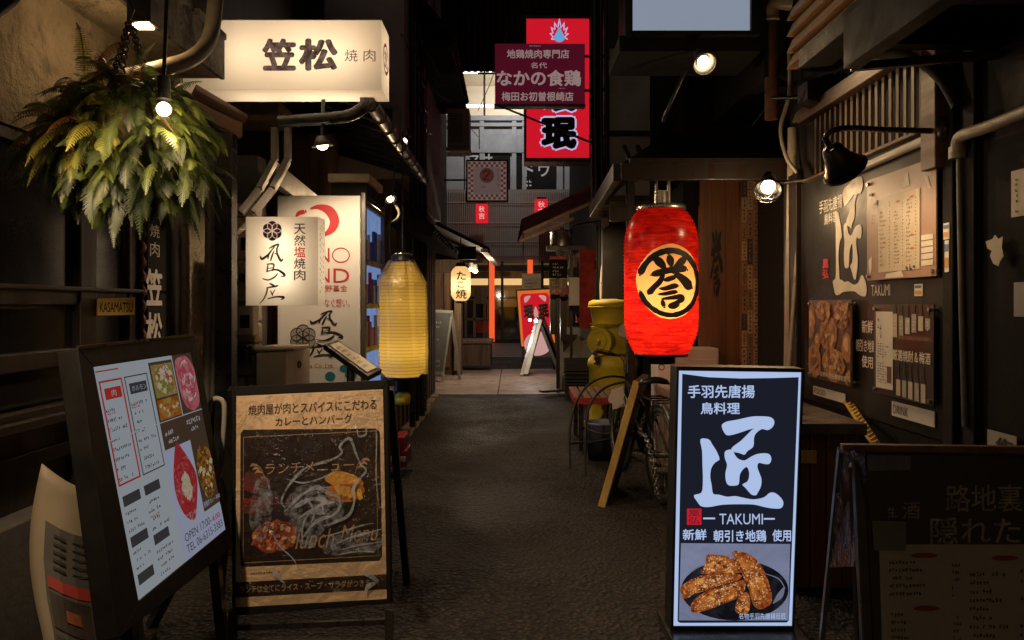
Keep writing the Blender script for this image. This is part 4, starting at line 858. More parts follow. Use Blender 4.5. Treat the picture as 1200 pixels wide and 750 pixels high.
# ================================================================== angled menu light panel on the left
mbd = thing("menu_light_panel", "tilted black framed lit menu panel full of prices and dish photos, under the fern", "menu board", (-1.2, 2.5, 0))
mpl, mpts = para([(110, 430), (224, 413), (265, 620), (163, 704)], 2.55)
S = SQ(mpts)
fo, fi = [(91, 408), (229, 393), (274, 640), (139, 748)], [(110, 430), (224, 413), (265, 620), (163, 704)]
fr = MB(); fr.frame(mpl, fo, fi, 0.06, 0.004); fr.slab([p for p in mpl.quad(fo, -0.058)], mpl.n, 0.006); fr.build("frame", M['framematt'], mbd, 0.003)
hl = MB(); hl.bar(mpl.at(91, 407.2, .003), mpl.at(229, 392.2, .003), .008, .008); hl.build("frame_edge", M['blackmetal'], mbd)
lgs = MB()
pb_, pt_ = mpl.at(150, 700, -.05), mpl.at(250, 640, -.05)
for a, b in ((pb_, V3((pb_.x + .02, pb_.y, 0))), (pt_, V3((pt_.x + .04, pt_.y, 0))), (mpl.at(235, 620, -.06), V3((pt_.x - .35, pt_.y + .25, 0))), (mpl.at(150, 640, -.06), V3((pb_.x - .35, pb_.y + .3, 0)))): MB().bar(a, b, .035, .035).build("leg", M['blackmetal'], mbd)
E = 0.33
PW = emit("menu_white", (0.62, 0.68, 0.74), E, 0.06); PR = emit("menu_red", (0.65, 0.05, 0.035), E); PG = emit("menu_grey", (0.075, 0.07, 0.075), E); PB = emit("menu_brown", (0.13, 0.075, 0.045), E, 0.2, 12); PL = emit("menu_lilac", (0.58, 0.63, 0.85), E)
b0 = MB(); b0.slab(S.rect(0, 0, 1, 1, 0.0)[::-1], S.n, 0.003); b0.build("lit_sheet", PW, mbd)
b1 = MB(); b1.mat(0)
for r_ in ((.475, .02, .74, .315), (.745, .0, 1, .315)): pass
def fr_rect(mb, a0, b0_, a1, b1_, w, off):
    for r in ((a0, b0_, a1, b0_ + w * .7), (a0, b1_ - w * .7, a1, b1_), (a0, b0_ + w * .7, a0 + w, b1_ - w * .7), (a1 - w, b0_ + w * .7, a1, b1_ - w * .7)): mb.quad(S.rect(*r, off))
rr = MB(); fr_rect(rr, .01, .065, .205, .52, .012, .001); rr.quad(S.rect(.04, .10, .18, .15, .0015)); rr.quad(S.rect(0.0, .02, .19, .026, .001)); rr.scribble(S, .03, .20, .18, .22, 1, 9, .001); rr.scribble(S, .24, .20, .42, .22, 1, 9, .001); rr.scribble(S, .22, .70, .42, .72, 1, 9, .001)
rr.text("4:00", S.q(.84, .885, .95, .915, .002), .01)
rr.build("red_print", PR, mbd)
gg = MB(); fr_rect(gg, .225, .065, .445, .52, .008, .001); gg.quad(S.rect(.255, .10, .42, .15, .0015))
for r in ((.02, .565, .17, .61), (.21, .565, .36, .61), (.02, .74, .17, .785), (.21, .79, .36, .835), (.02, .90, .16, .945)): gg.quad(S.rect(*r, .0015))
for (a, b, c, d, n, k) in ((.02, .17, .19, .51, 8, 1), (.24, .17, .43, .51, 8, 2), (.02, .62, .19, .73, 3, 3), (.21, .62, .43, .78, 4, 4), (.02, .79, .18, .89, 3, 5), (.21, .85, .42, .98, 4, 6)): gg.scribble(S, a, b, c, d, n, 11, .0012, .4, .2, k)
gg.text("OPEN 17:00-", S.q(.50, .875, .83, .915, .002), .0).text("TEL 06-6315-3383", S.q(.50, .93, .96, .97, .002), .0)
gg.build("dark_print", PG, mbd)
lw_ = MB(); lw_.text("肉", S.q(.09, .11, .13, .14, .003)).text("ホルモン", S.q(.27, .113, .41, .138, .003))
lw_.scribble(S, .50, .365, .70, .40, 1, 8, .003, .8, 0, 4); lw_.scribble(S, .52, .41, .72, .44, 1, 8, .003, .8, .1, 5); lw_.scribble(S, .76, .35, .96, .385, 1, 8, .003, .8, 0, 6); lw_.scribble(S, .80, .395, .95, .42, 1, 8, .003, .8, .1, 7); lw_.text("塩ごとタン ¥1380", S.q(.49, .79, .72, .82, .004)); lw_.text("悪魔的カレー ¥980", S.q(.77, .79, .99, .82, .004))
pbm = MB(); pbm.quad(S.rect(.475, .32, 1, .455, .001)); pbm.quad(S.rect(.77, .45, 1, .84, .001)); pbm.quad(S.rect(.475, .02, .735, .32, .001)); pbm.quad(S.rect(.745, 0, 1, .317, .0012)); pbm.build("photo_ground", PB, mbd)
pll = MB(); pll.quad(S.rect(.455, .855, 1, 1, .001)); pll.quad(S.rect(.46, .455, .765, .85, .0008)); pll.build("lilac_ground", PL, mbd)
lw_.quad(S.rect(0, .318, 1, .322, .003)); lw_.build("white_print", PW, mbd)
f_ = MB()
f_.mat(0).fill(S.quad(blob([(.76, .04), (.83, .015), (.92, .02), (.985, .09), (.99, .2), (.96, .29), (.86, .31), (.78, .26), (.755, .15)])[::-1], .003))
f_.mat(1).fill(S.quad(blob([(.60, .44), (.66, .49), (.73, .58), (.755, .66), (.70, .77), (.64, .84), (.55, .80), (.495, .70), (.50, .60), (.55, .50)])[::-1], .003))
f_.mat(2).fill(S.quad(ell(.625, .665, .055, .075, 18, .25)[::-1], .0035))
f_.mat(3).fill(S.quad(ell(.885, .645, .105, .15, 22, .06)[::-1], .003))
f_.mat(4).quad(S.rect(.49, .035, .725, .20, .002)); f_.mat(5); 
for k in range(3): f_.mat((5, 6, 5)[k]).quad(S.rect(.49 + k * .08, .21, .565 + k * .08, .31, .002))
dish(f_, S, .875, .155, .10, .13, 70, .012, .04, (7, 8, 9, 7), 1, .0034, .8, True)
dish(f_, S, .607, .115, .105, .075, 90, .008, .022, (10, 11, 12, 9), 2, .0026, .8); dish(f_, S, .607, .26, .115, .045, 60, .008, .02, (5, 12, 13, 6), 3, .0026, .8)
dish(f_, S, .885, .645, .10, .14, 110, .008, .024, (13, 12, 14, 14, 5), 4, .0034, .8); dish(f_, S, .625, .64, .10, .15, 36, .010, .03, (7, 15, 15), 5, .0032, .8, True); dish(f_, S, .625, .665, .055, .07, 50, .006, .014, (12, 9, 2), 6, .0040, .8)
f_.build("dish_photo", [paint_lit("photo_meat", (0.62, 0.06, 0.10), (0.75, 0.32, 0.33), E, 26), paint_lit("photo_tongue", (0.62, 0.05, 0.05), (0.45, 0.03, 0.04), E, 14, (.3, .7), (.8, .3, .28), 40), paint_lit("photo_leek", (0.75, 0.70, 0.52), (0.5, 0.42, 0.25), E, 50), paint_lit("photo_curry", (0.40, 0.16, 0.015), (0.10, 0.05, 0.02), E, 22, (.4, .6), (.7, .55, .3), 34), paint_lit("photo_salad", (0.30, 0.30, 0.05), (0.55, 0.25, 0.12), E, 30, (.42, .58), (.75, .6, .4), 40), paint_lit("photo_egg", (0.65, 0.22, 0.02), (0.35, 0.10, 0.02), E, 18), paint_lit("photo_kimchi", (0.55, 0.35, 0.10), (0.5, 0.12, 0.03), E, 24)] + [emit("dish_%d" % i, c, E) for i, c in enumerate(((.62, .10, .14), (.78, .36, .38), (.85, .62, .58), (.22, .30, .05), (.40, .16, .05), (.78, .62, .34), (.55, .24, .03), (.14, .07, .02), (.50, .03, .04)))], mbd)

# ================================================================== lunch poster board in the left foreground
lu = thing("poster_board", "black framed A-board with tan lunch menu poster under wrinkled clear plastic", "sign board", (-0.8, 3.0, 0))
lpl = Plane((-0.8, 2.98, 0.13), (-0.06, -0.985, 0.10))
fo, fi = [(271, 453), (454.5, 445), (458.5, 707), (272, 722)], [(276.5, 464), (448.5, 456), (453, 702), (275.5, 712)]
fr = MB(); fr.frame(lpl, fo, fi, 0.03); fr.slab(lpl.quad(fo, -0.03), lpl.n, 0.006); fr.build("frame", M['framematt'], lu, 0.004)
lg = MB()
for u in (274, 457): a = lpl.at(u, 715, -.015); MB().bar(a, V3((a.x, a.y - .02, 0)), .03, .03).build("leg", M['blackmetal'], lu)
for u in (272, 457): a = lpl.at(u, 455, -.04); MB().bar(a, V3((a.x, a.y + .50, 0)), .03, .03).build("leg", M['blackmetal'], lu)
lg.bar(lpl.at(278, 735, -.02), lpl.at(455, 728, -.02), .02, .02); lg.build("crossbar", M['blackmetal'], lu)
T = SQ(lpl.quad(fi)); KT = pbr("poster_tan", (0.70, 0.51, 0.34), (0.62, 0.44, 0.28), 2.2, 0.5)
a = MB(); a.slab(T.rect(0, 0, 1, 1, -.004)[::-1], T.n, .003); a.build("poster", KT, lu)
dkp = MB(); dkp.fill(T.quad([(.03, .185), (.05, .165), (.95, .19), (.975, .21), (.975, .80), (.955, .82), (.05, .815), (.03, .80)][::-1], -.003)); PDK = pbr("poster_dark", (0.022, 0.014, 0.012), (0.036, 0.024, 0.02), 2, 0.4, spec=.3); dkp.build("dark_panel", PDK, lu)
dkp = MB(); dkp.quad(T.rect(0, .885, 1, .955, -.003)); dkp.build("dark_band", PDK, lu)
ik = MB(); ik.text("焼肉屋が肉とスパイスにこだわる", T.q(.085, .045, .955, .098, -.002), .012).text("カレーとハンバーグ", T.q(.27, .112, .79, .158, -.002), .012); ik.scribble(T, .10, .838, .50, .855, 1, 24, -.002); ik.build("dark_lettering", pbr("poster_ink", (.09, .04, .02), (.06, .03, .015)), lu)
tn = MB(); tn.text("ランチメニュー", T.q(.20, .335, .80, .385, -.002), 0).text("ランチは全てにライス・スープ・サラダがつきます！", T.q(.03, .903, .95, .937, -.002), .012)
for w_, a0, a1 in (("lunch", .40, .66), ("Menu", .70, .955)): tn.text(w_, T.q(a0, .655 if w_ == "lunch" else .645, a1, .745 if w_ == "lunch" else .725, -.002), -.004, .35)
for r in ((.055, .20, .945, .203), (.055, .795, .945, .798)): tn.quad(T.rect(*r, -.0022))
for r in ((.05, .20, .053, .798), (.947, .20, .95, .798)): tn.quad(T.rect(*r, -.0022))
for sx_, d in ((.135, 1), (.865, -1)):
    tn.brush([(sx_, .33, .003), (sx_ + .04 * d, .36, .004), (sx_ + .06 * d, .40, .003)], lambda x, y, o: T.at(x, y, -.0018 + o * .2))
    for k in range(3): tn.brush([(sx_ + (.01 + .018 * k) * d, .34 + .018 * k, .004), (sx_ + (-.02 + .018 * k) * d, .335 + .016 * k, .014), (sx_ + (-.04 + .018 * k) * d, .345 + .016 * k, .002)], lambda x, y, o: T.at(x, y, -.0018 + o * .2))
tn.scribble(T, .36, .49, .46, .515, 1, 6, -.002); tn.scribble(T, .50, .615, .74, .635, 1, 12, -.002); tn.scribble(T, .78, .61, .90, .63, 1, 6, -.002); tn.build("tan_lettering", pbr("poster_gold", (.42, .28, .16), (.36, .22, .12)), lu)
rl_ = MB(); rl_.text("和牛ハンバーグ", T.q(.05, .492, .29, .516, -.0015), .012); rl_.quad(T.rect(.05, .525, .42, .528, -.002)); rl_.build("red_lettering", M['redink'], lu)
fd = MB(); fd.mat(0).fill(T.quad(ell(.74, .49, .18, .105, 30)[::-1], -.0025)); fd.mat(1).fill(T.quad(blob([(.60, .42), (.68, .385), (.80, .41), (.86, .45), (.80, .475), (.68, .46)])[::-1], -.002)); fd.mat(2).fill(T.quad(blob([(.62, .46), (.72, .45), (.85, .46), (.86, .50), (.78, .535), (.66, .525), (.61, .50)])[::-1], -.0018))
fd.mat(3).fill(T.quad(ell(.26, .68, .16, .075, 26, .12)[::-1], -.002)); fd.mat(4).fill(T.quad(ell(.13, .42, .09, .05, 20, .15)[::-1], -.0024)); fd.mat(4).fill(T.quad(ell(.14, .53, .10, .04, 20, .2, 4)[::-1], -.0022))
dish(fd, T, .26, .68, .15, .07, 120, .008, .022, (5, 6, 7, 8, 3), 11, -.0018, .7); dish(fd, T, .74, .50, .12, .035, 60, .008, .02, (6, 7, 5), 12, -.0016, .7)
for k in range(5): fd.mat(9).fill(T.quad([(.66 + .035 * k, .455 + .006 * k), (.70 + .035 * k, .45 + .006 * k), (.715 + .035 * k, .50 + .006 * k), (.69 + .035 * k, .505 + .006 * k)][::-1], -.0012))
dish(fd, T, .735, .425, .10, .022, 40, .008, .018, (9, 1, 9), 13, -.0014, .6); dish(fd, T, .14, .42, .09, .05, 30, .01, .03, (4, 5, 4), 14, -.0021, .7); dish(fd, T, .14, .53, .10, .035, 30, .01, .03, (4, 5, 4), 15, -.0019, .7)
fd.build("dish_photo", [pbr("poster_plate", (.012, .012, .014), (.02, .02, .022), 3, .3), pbr("poster_cheese", (.72, .36, .05), (.55, .22, .03), 20), pbr("poster_patty", (.34, .05, .015), (.52, .25, .03), 12), pbr("poster_meat", (.42, .07, .03), (.13, .03, .018), 22, wear=(.55, .36, .2), wscale=28), pbr("poster_glow", (.16, .02, .015), (.06, .02, .016), 10)] + [pbr("morsel_%d" % i, c, None, 20) for i, c in enumerate(((.14, .03, .015), (.40, .09, .03), (.60, .22, .08), (.75, .50, .30), (.85, .48, .08)))], lu)
cvf = MB(); n_ = 26; rnd = random.Random(8)
for i in range(n_ + 1):
    for j in range(n_ + 1):
        x, y = i / n_, j / n_; e = min(x, 1 - x, y, 1 - y); cvf.v.append(T.at(x, y, .003 + min(e * 6, 1) * (.003 + .0025 * math.sin(9 * x + 5 * y * y) * math.cos(7 * y - 3 * x))))
cvf.smooth = True
for i in range(n_):
    for j in range(n_): cvf.f.append([i * (n_ + 1) + j, i * (n_ + 1) + j + 1, (i + 1) * (n_ + 1) + j + 1, (i + 1) * (n_ + 1) + j]); cvf.mi.append(0); cvf.sm.append(True)
cvf.build("plastic_cover", film("wrinkled_plastic", 0.15, 1.0, 9, 0.05, dist=0.05, fk=0.45), lu)

# glare on the plastic over the lunch poster, painted as milky ribbons and patches
GLARE = [[(300, 470, 3), (340, 458, 5), (372, 440, 6), (386, 400, 4), (384, 365, 7), (402, 340, 5), (420, 318, 4), (404, 296, 3), (390, 262, 5), (378, 226, 6), (362, 226, 4), (346, 245, 6), (352, 262, 4), (330, 278, 3), (296, 288, 5), (250, 300, 3), (226, 318, 6), (205, 340, 5), (186, 368, 4), (176, 396, 5), (186, 412, 2)],
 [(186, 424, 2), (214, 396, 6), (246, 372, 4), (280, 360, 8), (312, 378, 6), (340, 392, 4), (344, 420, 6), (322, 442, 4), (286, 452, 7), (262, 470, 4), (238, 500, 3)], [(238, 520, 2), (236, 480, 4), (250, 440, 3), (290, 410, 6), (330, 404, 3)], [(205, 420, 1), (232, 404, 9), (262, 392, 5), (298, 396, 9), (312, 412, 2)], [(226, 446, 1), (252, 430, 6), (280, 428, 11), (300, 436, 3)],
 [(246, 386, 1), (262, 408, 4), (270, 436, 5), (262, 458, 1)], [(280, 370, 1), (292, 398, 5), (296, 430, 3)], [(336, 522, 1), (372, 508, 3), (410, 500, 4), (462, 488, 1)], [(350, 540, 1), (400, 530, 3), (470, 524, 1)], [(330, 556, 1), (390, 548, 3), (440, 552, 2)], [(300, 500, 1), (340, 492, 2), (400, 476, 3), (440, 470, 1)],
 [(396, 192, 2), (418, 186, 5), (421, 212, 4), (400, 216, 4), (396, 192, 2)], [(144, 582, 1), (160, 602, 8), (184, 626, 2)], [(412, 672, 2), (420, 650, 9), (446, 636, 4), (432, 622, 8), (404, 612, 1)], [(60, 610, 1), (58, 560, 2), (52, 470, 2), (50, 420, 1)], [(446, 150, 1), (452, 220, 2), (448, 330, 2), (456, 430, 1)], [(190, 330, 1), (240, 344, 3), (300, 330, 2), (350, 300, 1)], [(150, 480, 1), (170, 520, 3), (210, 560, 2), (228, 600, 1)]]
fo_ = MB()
for ln_ in GLARE: fo_.brush([((x - 40) / 430, (y - 82) / 607, w / 430 * 1.25) for x, y, w in ln_], lambda x, y, o: T.at(x, y, .011 + o), 6)
m_, nt_, out_ = _nt("painted_glare"); t_ = nt_.nodes.new("ShaderNodeBsdfTransparent"); p_ = nt_.nodes.new("ShaderNodeBsdfPrincipled"); x_ = nt_.nodes.new("ShaderNodeMixShader"); p_.inputs["Base Color"].default_value = (.36, .41, .52, 1); p_.inputs["Roughness"].default_value = .3
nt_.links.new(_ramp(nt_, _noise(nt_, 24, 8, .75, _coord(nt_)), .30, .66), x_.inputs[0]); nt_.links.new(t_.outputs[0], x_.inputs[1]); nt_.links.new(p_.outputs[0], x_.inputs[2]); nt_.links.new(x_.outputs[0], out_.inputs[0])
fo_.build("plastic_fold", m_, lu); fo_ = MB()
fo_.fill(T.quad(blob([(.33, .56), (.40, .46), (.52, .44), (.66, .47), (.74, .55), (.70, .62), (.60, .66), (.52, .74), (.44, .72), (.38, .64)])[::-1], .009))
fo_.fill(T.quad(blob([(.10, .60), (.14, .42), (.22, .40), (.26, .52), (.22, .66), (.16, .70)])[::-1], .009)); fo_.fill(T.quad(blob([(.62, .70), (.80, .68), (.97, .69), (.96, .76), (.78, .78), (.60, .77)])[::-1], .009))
m2_ = m_.copy(); m2_.name = "painted_glare_haze"
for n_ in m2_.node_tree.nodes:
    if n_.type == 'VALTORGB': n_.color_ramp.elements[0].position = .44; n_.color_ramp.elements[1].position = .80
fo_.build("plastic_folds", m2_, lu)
# ================================================================== red lantern
rlx, rly, rr0 = 0.97, 5.0, 0.2417; zb, zt = 0.985, 1.925
ra = thing("paper_lantern", "huge red lantern with black brush character in a cream circle, hanging from the pub eave", "lantern", (rlx, rly, zb))
def lan_profile(R_, h, top, bot, n, rib, sh=0.2):
    pr = []
    for i in range(n + 1):
        t = i / n; z = t * h
        e = 1.0
        if t < sh: e = bot + (1 - bot) * math.sin(math.pi / 2 * t / sh) ** 0.8
        if t > 1 - sh: e = top + (1 - top) * math.sin(math.pi / 2 * (1 - t) / sh) ** 0.8
        pr.append((R_ * e * (1 - rib * (0.5 - 0.5 * math.cos(2 * math.pi * i / 2))), z))
    return pr
def red_cream(nt):
    t = nt.nodes.new("ShaderNodeTexCoord"); sp = nt.nodes.new("ShaderNodeSeparateXYZ"); nt.links.new(t.outputs["Object"], sp.inputs[0])
    def mth(op, a, b=None, c=None):
        m = nt.nodes.new("ShaderNodeMath"); m.operation = op
        for i, v in enumerate((a, b, c)):
            if v is None: continue
            if isinstance(v, (int, float)): m.inputs[i].default_value = v
            else: nt.links.new(v, m.inputs[i])
        return m.outputs[0]
    nz = _noise(nt, 9, 5, .6, t.outputs["Object"])
    dx = mth('DIVIDE', mth('SUBTRACT', sp.outputs[0], 0.016), 0.203); dz = mth('DIVIDE', mth('SUBTRACT', sp.outputs[2], 0.465), 0.235)
    r = mth('ADD', mth('ADD', mth('MULTIPLY', dx, dx), mth('MULTIPLY', dz, dz)), mth('MULTIPLY', nz, 0.16))
    msk = mth('MULTIPLY', mth('LESS_THAN', r, 1.06), mth('LESS_THAN', sp.outputs[1], 0.0))
    st = _noise(nt, 7, 8, .7, _coord(nt, (1, 1, 4)), 0.8)
    red = _mix(nt, _ramp(nt, st, 0.38, 0.62), (0.76, 0.026, 0.012), (0.30, 0.005, 0.007))
    rib = mth('LESS_THAN', mth('FRACT', mth('MULTIPLY', sp.outputs[2], 40.4)), 0.22)
    nzr = _noise(nt, 14, 4, .6, t.outputs["Object"])
    red = _mix(nt, mth('MULTIPLY', rib, mth('MULTIPLY', nzr, 1.1)), red, (0.30, 0.006, 0.008))
    return _mix(nt, msk, red, _mix(nt, st, (0.90, 0.62, 0.26), (0.80, 0.50, 0.19)))
n_ = 76; m_ = MB(); m_.lathe(lan_profile(rr0, zt - zb, .62, .70, n_, .035, .23), (rlx, rly, zb), n=64)
m_.build("shade", paper("lantern_red", None, 0.8, col_socket=red_cream, gloss=0.02, bump=0.25, bs=30), ra)
def lan(u, v, o=0.0):
    x = max(-.985 * rr0, min(.985 * rr0, (u - 774.5) * 4.82 / 900)); z = H - (v - HOR) / F * 4.79
    zl = (z - zb) / (zt - zb); k = 1.0
    if zl < .23: k = .70 + .30 * math.sin(math.pi / 2 * max(zl, 0) / .23) ** .8
    if zl > .77: k = .62 + .38 * math.sin(math.pi / 2 * max(1 - zl, 0) / .23) ** .8
    rr_ = rr0 * k + .002; x = max(-.985 * rr_, min(.985 * rr_, x))
    return V3((rlx + x, rly - math.sqrt(rr_ * rr_ - x * x) - o * 2, z))
bk = MB(); rnd = random.Random(6)
HW = 1.3
homare(bk, lambda x, y, o: lan(715 + x / 3.95, 240 + y / 3.95, o))
ring = []
for i in range(60):
    a = R(195) + R(330) * i / 59; ring.append((777.6 + 35.2 * math.cos(a), 331.5 + 37.5 * math.sin(a), (7.2 if i < 34 else 6.0) * (.5 if i in (0, 59) else rnd.uniform(.85, 1.08))))
bk.brush(ring, lambda x, y, o: lan(x, y, o), 3)
for i in range(26):
    a = R(rnd.uniform(-60, 150)); r_ = rnd.uniform(.90, 1.09); l_ = R(rnd.uniform(4, 14))
    bk.brush([(777.6 + 35.2 * r_ * math.cos(a + l_ * k), 331.5 + 37.5 * r_ * math.sin(a + l_ * k), w_) for k, w_ in ((0, .3), (.5, 1.0), (1, .3))], lambda x, y, o: lan(x, y, o + .001), 3)
bk.build("brush_character", M['ink'], ra)
rg = MB(); rg.lathe([(.155, .935), (.16, .945), (.155, .965), (.06, .968)], (rlx, rly, zb), n=40); rg.cyl((rlx - .03, rly, zb + .96), (rlx - .03, rly, 2.14), .01); rg.cyl((rlx + .05, rly, zb + .96), (rlx + .05, rly, 2.14), .012); rg.cyl((rlx, rly, zb + .96), (rlx, rly, zb + 1.06), .045); rg.build("top_ring", M['steel'], ra)
bt = MB(); bt.lathe([(.10, .0), (.172, .004), (.172, -.012), (.09, -.014), (.09, -.062), (.0, -.064)], (rlx, rly, zb), n=40); bt.torus((rlx, rly - .02, zb - .085), (0, 1, 0), .018, .003, 16, 6); bt.build("base_ring", M['black'], ra)
light('POINT', (rlx, rly, zb + .24), 5.2, (1.0, 0.62, 0.32), 0.05)
light('POINT', (rlx, rly, zb + .46), 2.5, (1.0, 0.62, 0.32), 0.05)

# ================================================================== yellow lantern
yx, yy, yr, yzb, yzt = -0.755, 5.3, 0.160, 0.81, 1.615
ya = thing("paper_lantern", "tall plain yellow lantern in a clear plastic bag, beside the vending machine", "lantern", (yx, yy, yzb))
pr = []
for i in range(71):
    t_ = i / 70; e = 1.0
    if t_ < .08: e = .72 + .28 * math.sin(math.pi / 2 * t_ / .08)
    if t_ > .80: e = .40 + .60 * ((1 - t_) / .20) ** .95
    pr.append((yr * e * (1 - .035 * (i % 2)), t_ * (yzt - yzb)))
m_ = MB(); m_.lathe(pr, (yx, yy, yzb), n=48)
def ribbed_yellow(nt):
    t = nt.nodes.new("ShaderNodeTexCoord"); sp = nt.nodes.new("ShaderNodeSeparateXYZ"); nt.links.new(t.outputs["Object"], sp.inputs[0])
    w = nt.nodes.new("ShaderNodeMath"); w.operation = 'MULTIPLY'; w.inputs[1].default_value = 43.5; nt.links.new(sp.outputs[2], w.inputs[0])
    f = nt.nodes.new("ShaderNodeMath"); f.operation = 'FRACT'; nt.links.new(w.outputs[0], f.inputs[0])
    c = _mix(nt, _noise(nt, 4, 5, .6, t.outputs["Object"]), (0.82, 0.64, 0.20), (0.74, 0.54, 0.13))
    return _mix(nt, _ramp(nt, f.outputs[0], 0.10, 0.34), (0.56, 0.34, 0.045), c)
m_.build("shade", paper("lantern_yellow", None, 0.55, col_socket=ribbed_yellow, gloss=0.04, bump=.2, bs=40), ya)
bg = MB(); n1, n2 = 30, 40; rnd = random.Random(3); ph = [rnd.uniform(0, 6.28) for _ in range(6)]
for i in range(n1 + 1):
    t_ = i / n1; e = 1.04 if t_ < .80 else .46 + .58 * ((1 - t_) / .20) ** .9
    for k in range(n2):
        a = 2 * math.pi * k / n2; w_ = .010 * math.sin(5 * a + ph[0] + 3 * t_) + .006 * math.sin(11 * a + ph[1]) * (1 + 3 * max(0, t_ - .75))
        bg.v.append(V3((yx + (yr * e + w_) * math.cos(a), yy + (yr * e + w_) * math.sin(a), yzb + .01 + t_ * (yzt - yzb - .01))))
for i in range(n1):
    for k in range(n2): bg.f.append([i * n2 + k, i * n2 + (k + 1) % n2, (i + 1) * n2 + (k + 1) % n2, (i + 1) * n2 + k]); bg.mi.append(0); bg.sm.append(True)
bg.build("plastic_bag", film("bag_film", 0.28, .8, 10, 0.5, fk=1.6), ya)
tc = MB(); tc.lathe([(.075, .79), (.078, .83), (.05, .85), (.0, .85)], (yx, yy, yzb), n=28); tc.cyl((yx, yy, yzb + .85), (yx, yy, 2.50), .006); tc.curve([(yx - .07, yy, yzb + .84), (yx - .09, yy, 1.75), (yx - .04, yy, 2.45)], .005, 6); tc.build("top_ring", M['blackmetal'], ya)
bt = MB(); bt.lathe([(.12, 0), (.10, -.02), (.05, -.03), (.05, -.10), (.0, -.10)], (yx, yy, yzb), n=28); bt.build("base_ring", M['black'], ya)
light('POINT', (yx, yy, yzb + .18), 1.5, (1.0, 0.78, 0.42), 0.04); light('POINT', (yx, yy, yzb + .5), .8, (1.0, 0.78, 0.42), 0.04)
ylx = MB(); ylx.lathe([(.0, -.2), (.05, -.19), (.055, -.13), (.02, -.101)], (yx, yy, yzb), n=20); ylx.build("tassel_cap", M['yellow'], ya)

# ================================================================== cream takoyaki lantern
kx, ky, kr = -0.80, 12.0, 0.155
ka = thing("paper_lantern", "cream lit lantern with three vertical black kana, hanging at the far stall", "lantern", (kx, ky, 1.37))
m_ = MB(); m_.lathe(lan_profile(kr, .54, .5, .5, 40, .02, .22), (kx, ky, 1.37), n=40); m_.build("shade", paper("lantern_cream", (0.85, 0.68, 0.44), 0.75, .05, 6), ka)
tx = MB(); fk = FP(ky - kr - .004); tx.text("た", fk.q(535, 318, 546, 328, 0), .02).text("こ", fk.q(536, 330, 544, 337, 0), .02).text("焼", fk.q(534, 339, 547, 350, 0), .02); tx.build("lettering", M['ink'], ka)
rg = MB(); rg.lathe([(.085, .54), (.085, .575), (.05, .6)], (kx, ky, 1.37), n=20); rg.lathe([(.085, 0), (.085, -.03), (.0, -.035)], (kx, ky, 1.37), n=20); rg.cyl((kx, ky, 1.97), (kx, ky, 2.35), .008); rg.build("ring", M['black'], ka)
light('POINT', (kx, ky, 1.62), 3.4, (1.0, 0.78, 0.5), 0.04)

# ================================================================== hanging shop signs over the middle
rv = thing("light_box_sign", "tall glowing red box sign with white outlined black characters and flame emblem", "sign", (0.6, 10.1, 3.2))
fr_ = FP(10.0); x0, x1 = P(617, 0, 10).x, P(690.5, 0, 10).x; zt_, zb_ = P(0, 22, 10).z, P(0, 185, 10).z
MB().box(x0, x1, 10.0, 10.32, zb_, zt_).build("red_panel", emit("sign_red", (0.86, 0.012, 0.03), 0.72, 0.12, 1.5), rv)
fm = MB(); fm.box(x0 - .03, x1 + .03, 9.99, 10.34, zb_ - .05, zb_ - .001); fm.box(x0 - .03, x1 + .03, 9.99, 10.34, zt_ + .001, zt_ + .04); fm.box(x0 - .03, x0 - .001, 9.99, 10.34, zb_, zt_); fm.box(x1 + .002, x1 + .03, 10.24, 10.34, zb_, zt_)
fm.box(x1 + .03, 1.45, 10.14, 10.2, zt_ - .5, zt_ - .44); fm.box(x1 + .03, 1.45, 10.14, 10.2, zb_ + .3, zb_ + .36); fm.build("frame", M['blackmetal'], rv)
ow, ob = MB(), MB()
for k, (v0, v1) in enumerate(((93, 130), (138, 174))): ow.text("珉", fr_.q(632, v0 - 3, 678, v1 + 3, .003), .11); ob.text("珉", fr_.q(634, v0 - 1, 676, v1 + 1, .008), .065)
def flame(cx, cy, s_):
    pts = []
    for k in range(9):
        a = R(180 + 12 - 24 + k * 25.5); L_ = s_ * (1.0 - .018 * (k - 4) ** 2)
        pts.append((cx + .62 * L_ * math.cos(a - R(12)), cy + 2 + .72 * L_ * math.sin(a - R(12)))); pts.append((cx + L_ * .92 * math.cos(a), cy + 2 + 1.32 * L_ * math.sin(a) * (1.0 if k != 4 else 1.12)))
    return pts
pth = flame(655.5, 41, 14.5)
ow.brush([(x, y, 1.4) for x, y in pth], lambda x, y, o: fr_.at(x, y, .003 + o), 2)
ow.build("white_outline", emit("outline_white", (0.62, 0.62, 1.0), 0.75), rv); ob.build("black_lettering", M['ink'], rv)
dp_ = MB(); dp_.fill(fr_.quad(blob([(655.5, 32), (659, 38), (662, 44), (659.5, 48), (655.5, 49.5), (651.5, 48), (649, 44), (652, 38)])[::-1], .004)); dp_.build("blue_drop", emit("drop_blue", (0.20, 0.50, 0.9), 0.7), rv)
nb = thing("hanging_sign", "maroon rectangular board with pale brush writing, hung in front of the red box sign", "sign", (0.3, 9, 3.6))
f9 = FP(9.0); MB().fbox(580, 51, 685.5, 124, 9.0, 0.1).build("board", emit("maroon_added_glow", (0.070, 0.0045, 0.013), 1.0, .25, 2), nb, 0.006)  # board and letters get an added glow in place of light on them
MB().fbox(579, 121.5, 686, 125, 8.99, .12).build("lower_rail", M['dullsteel'], nb)
tx = MB()
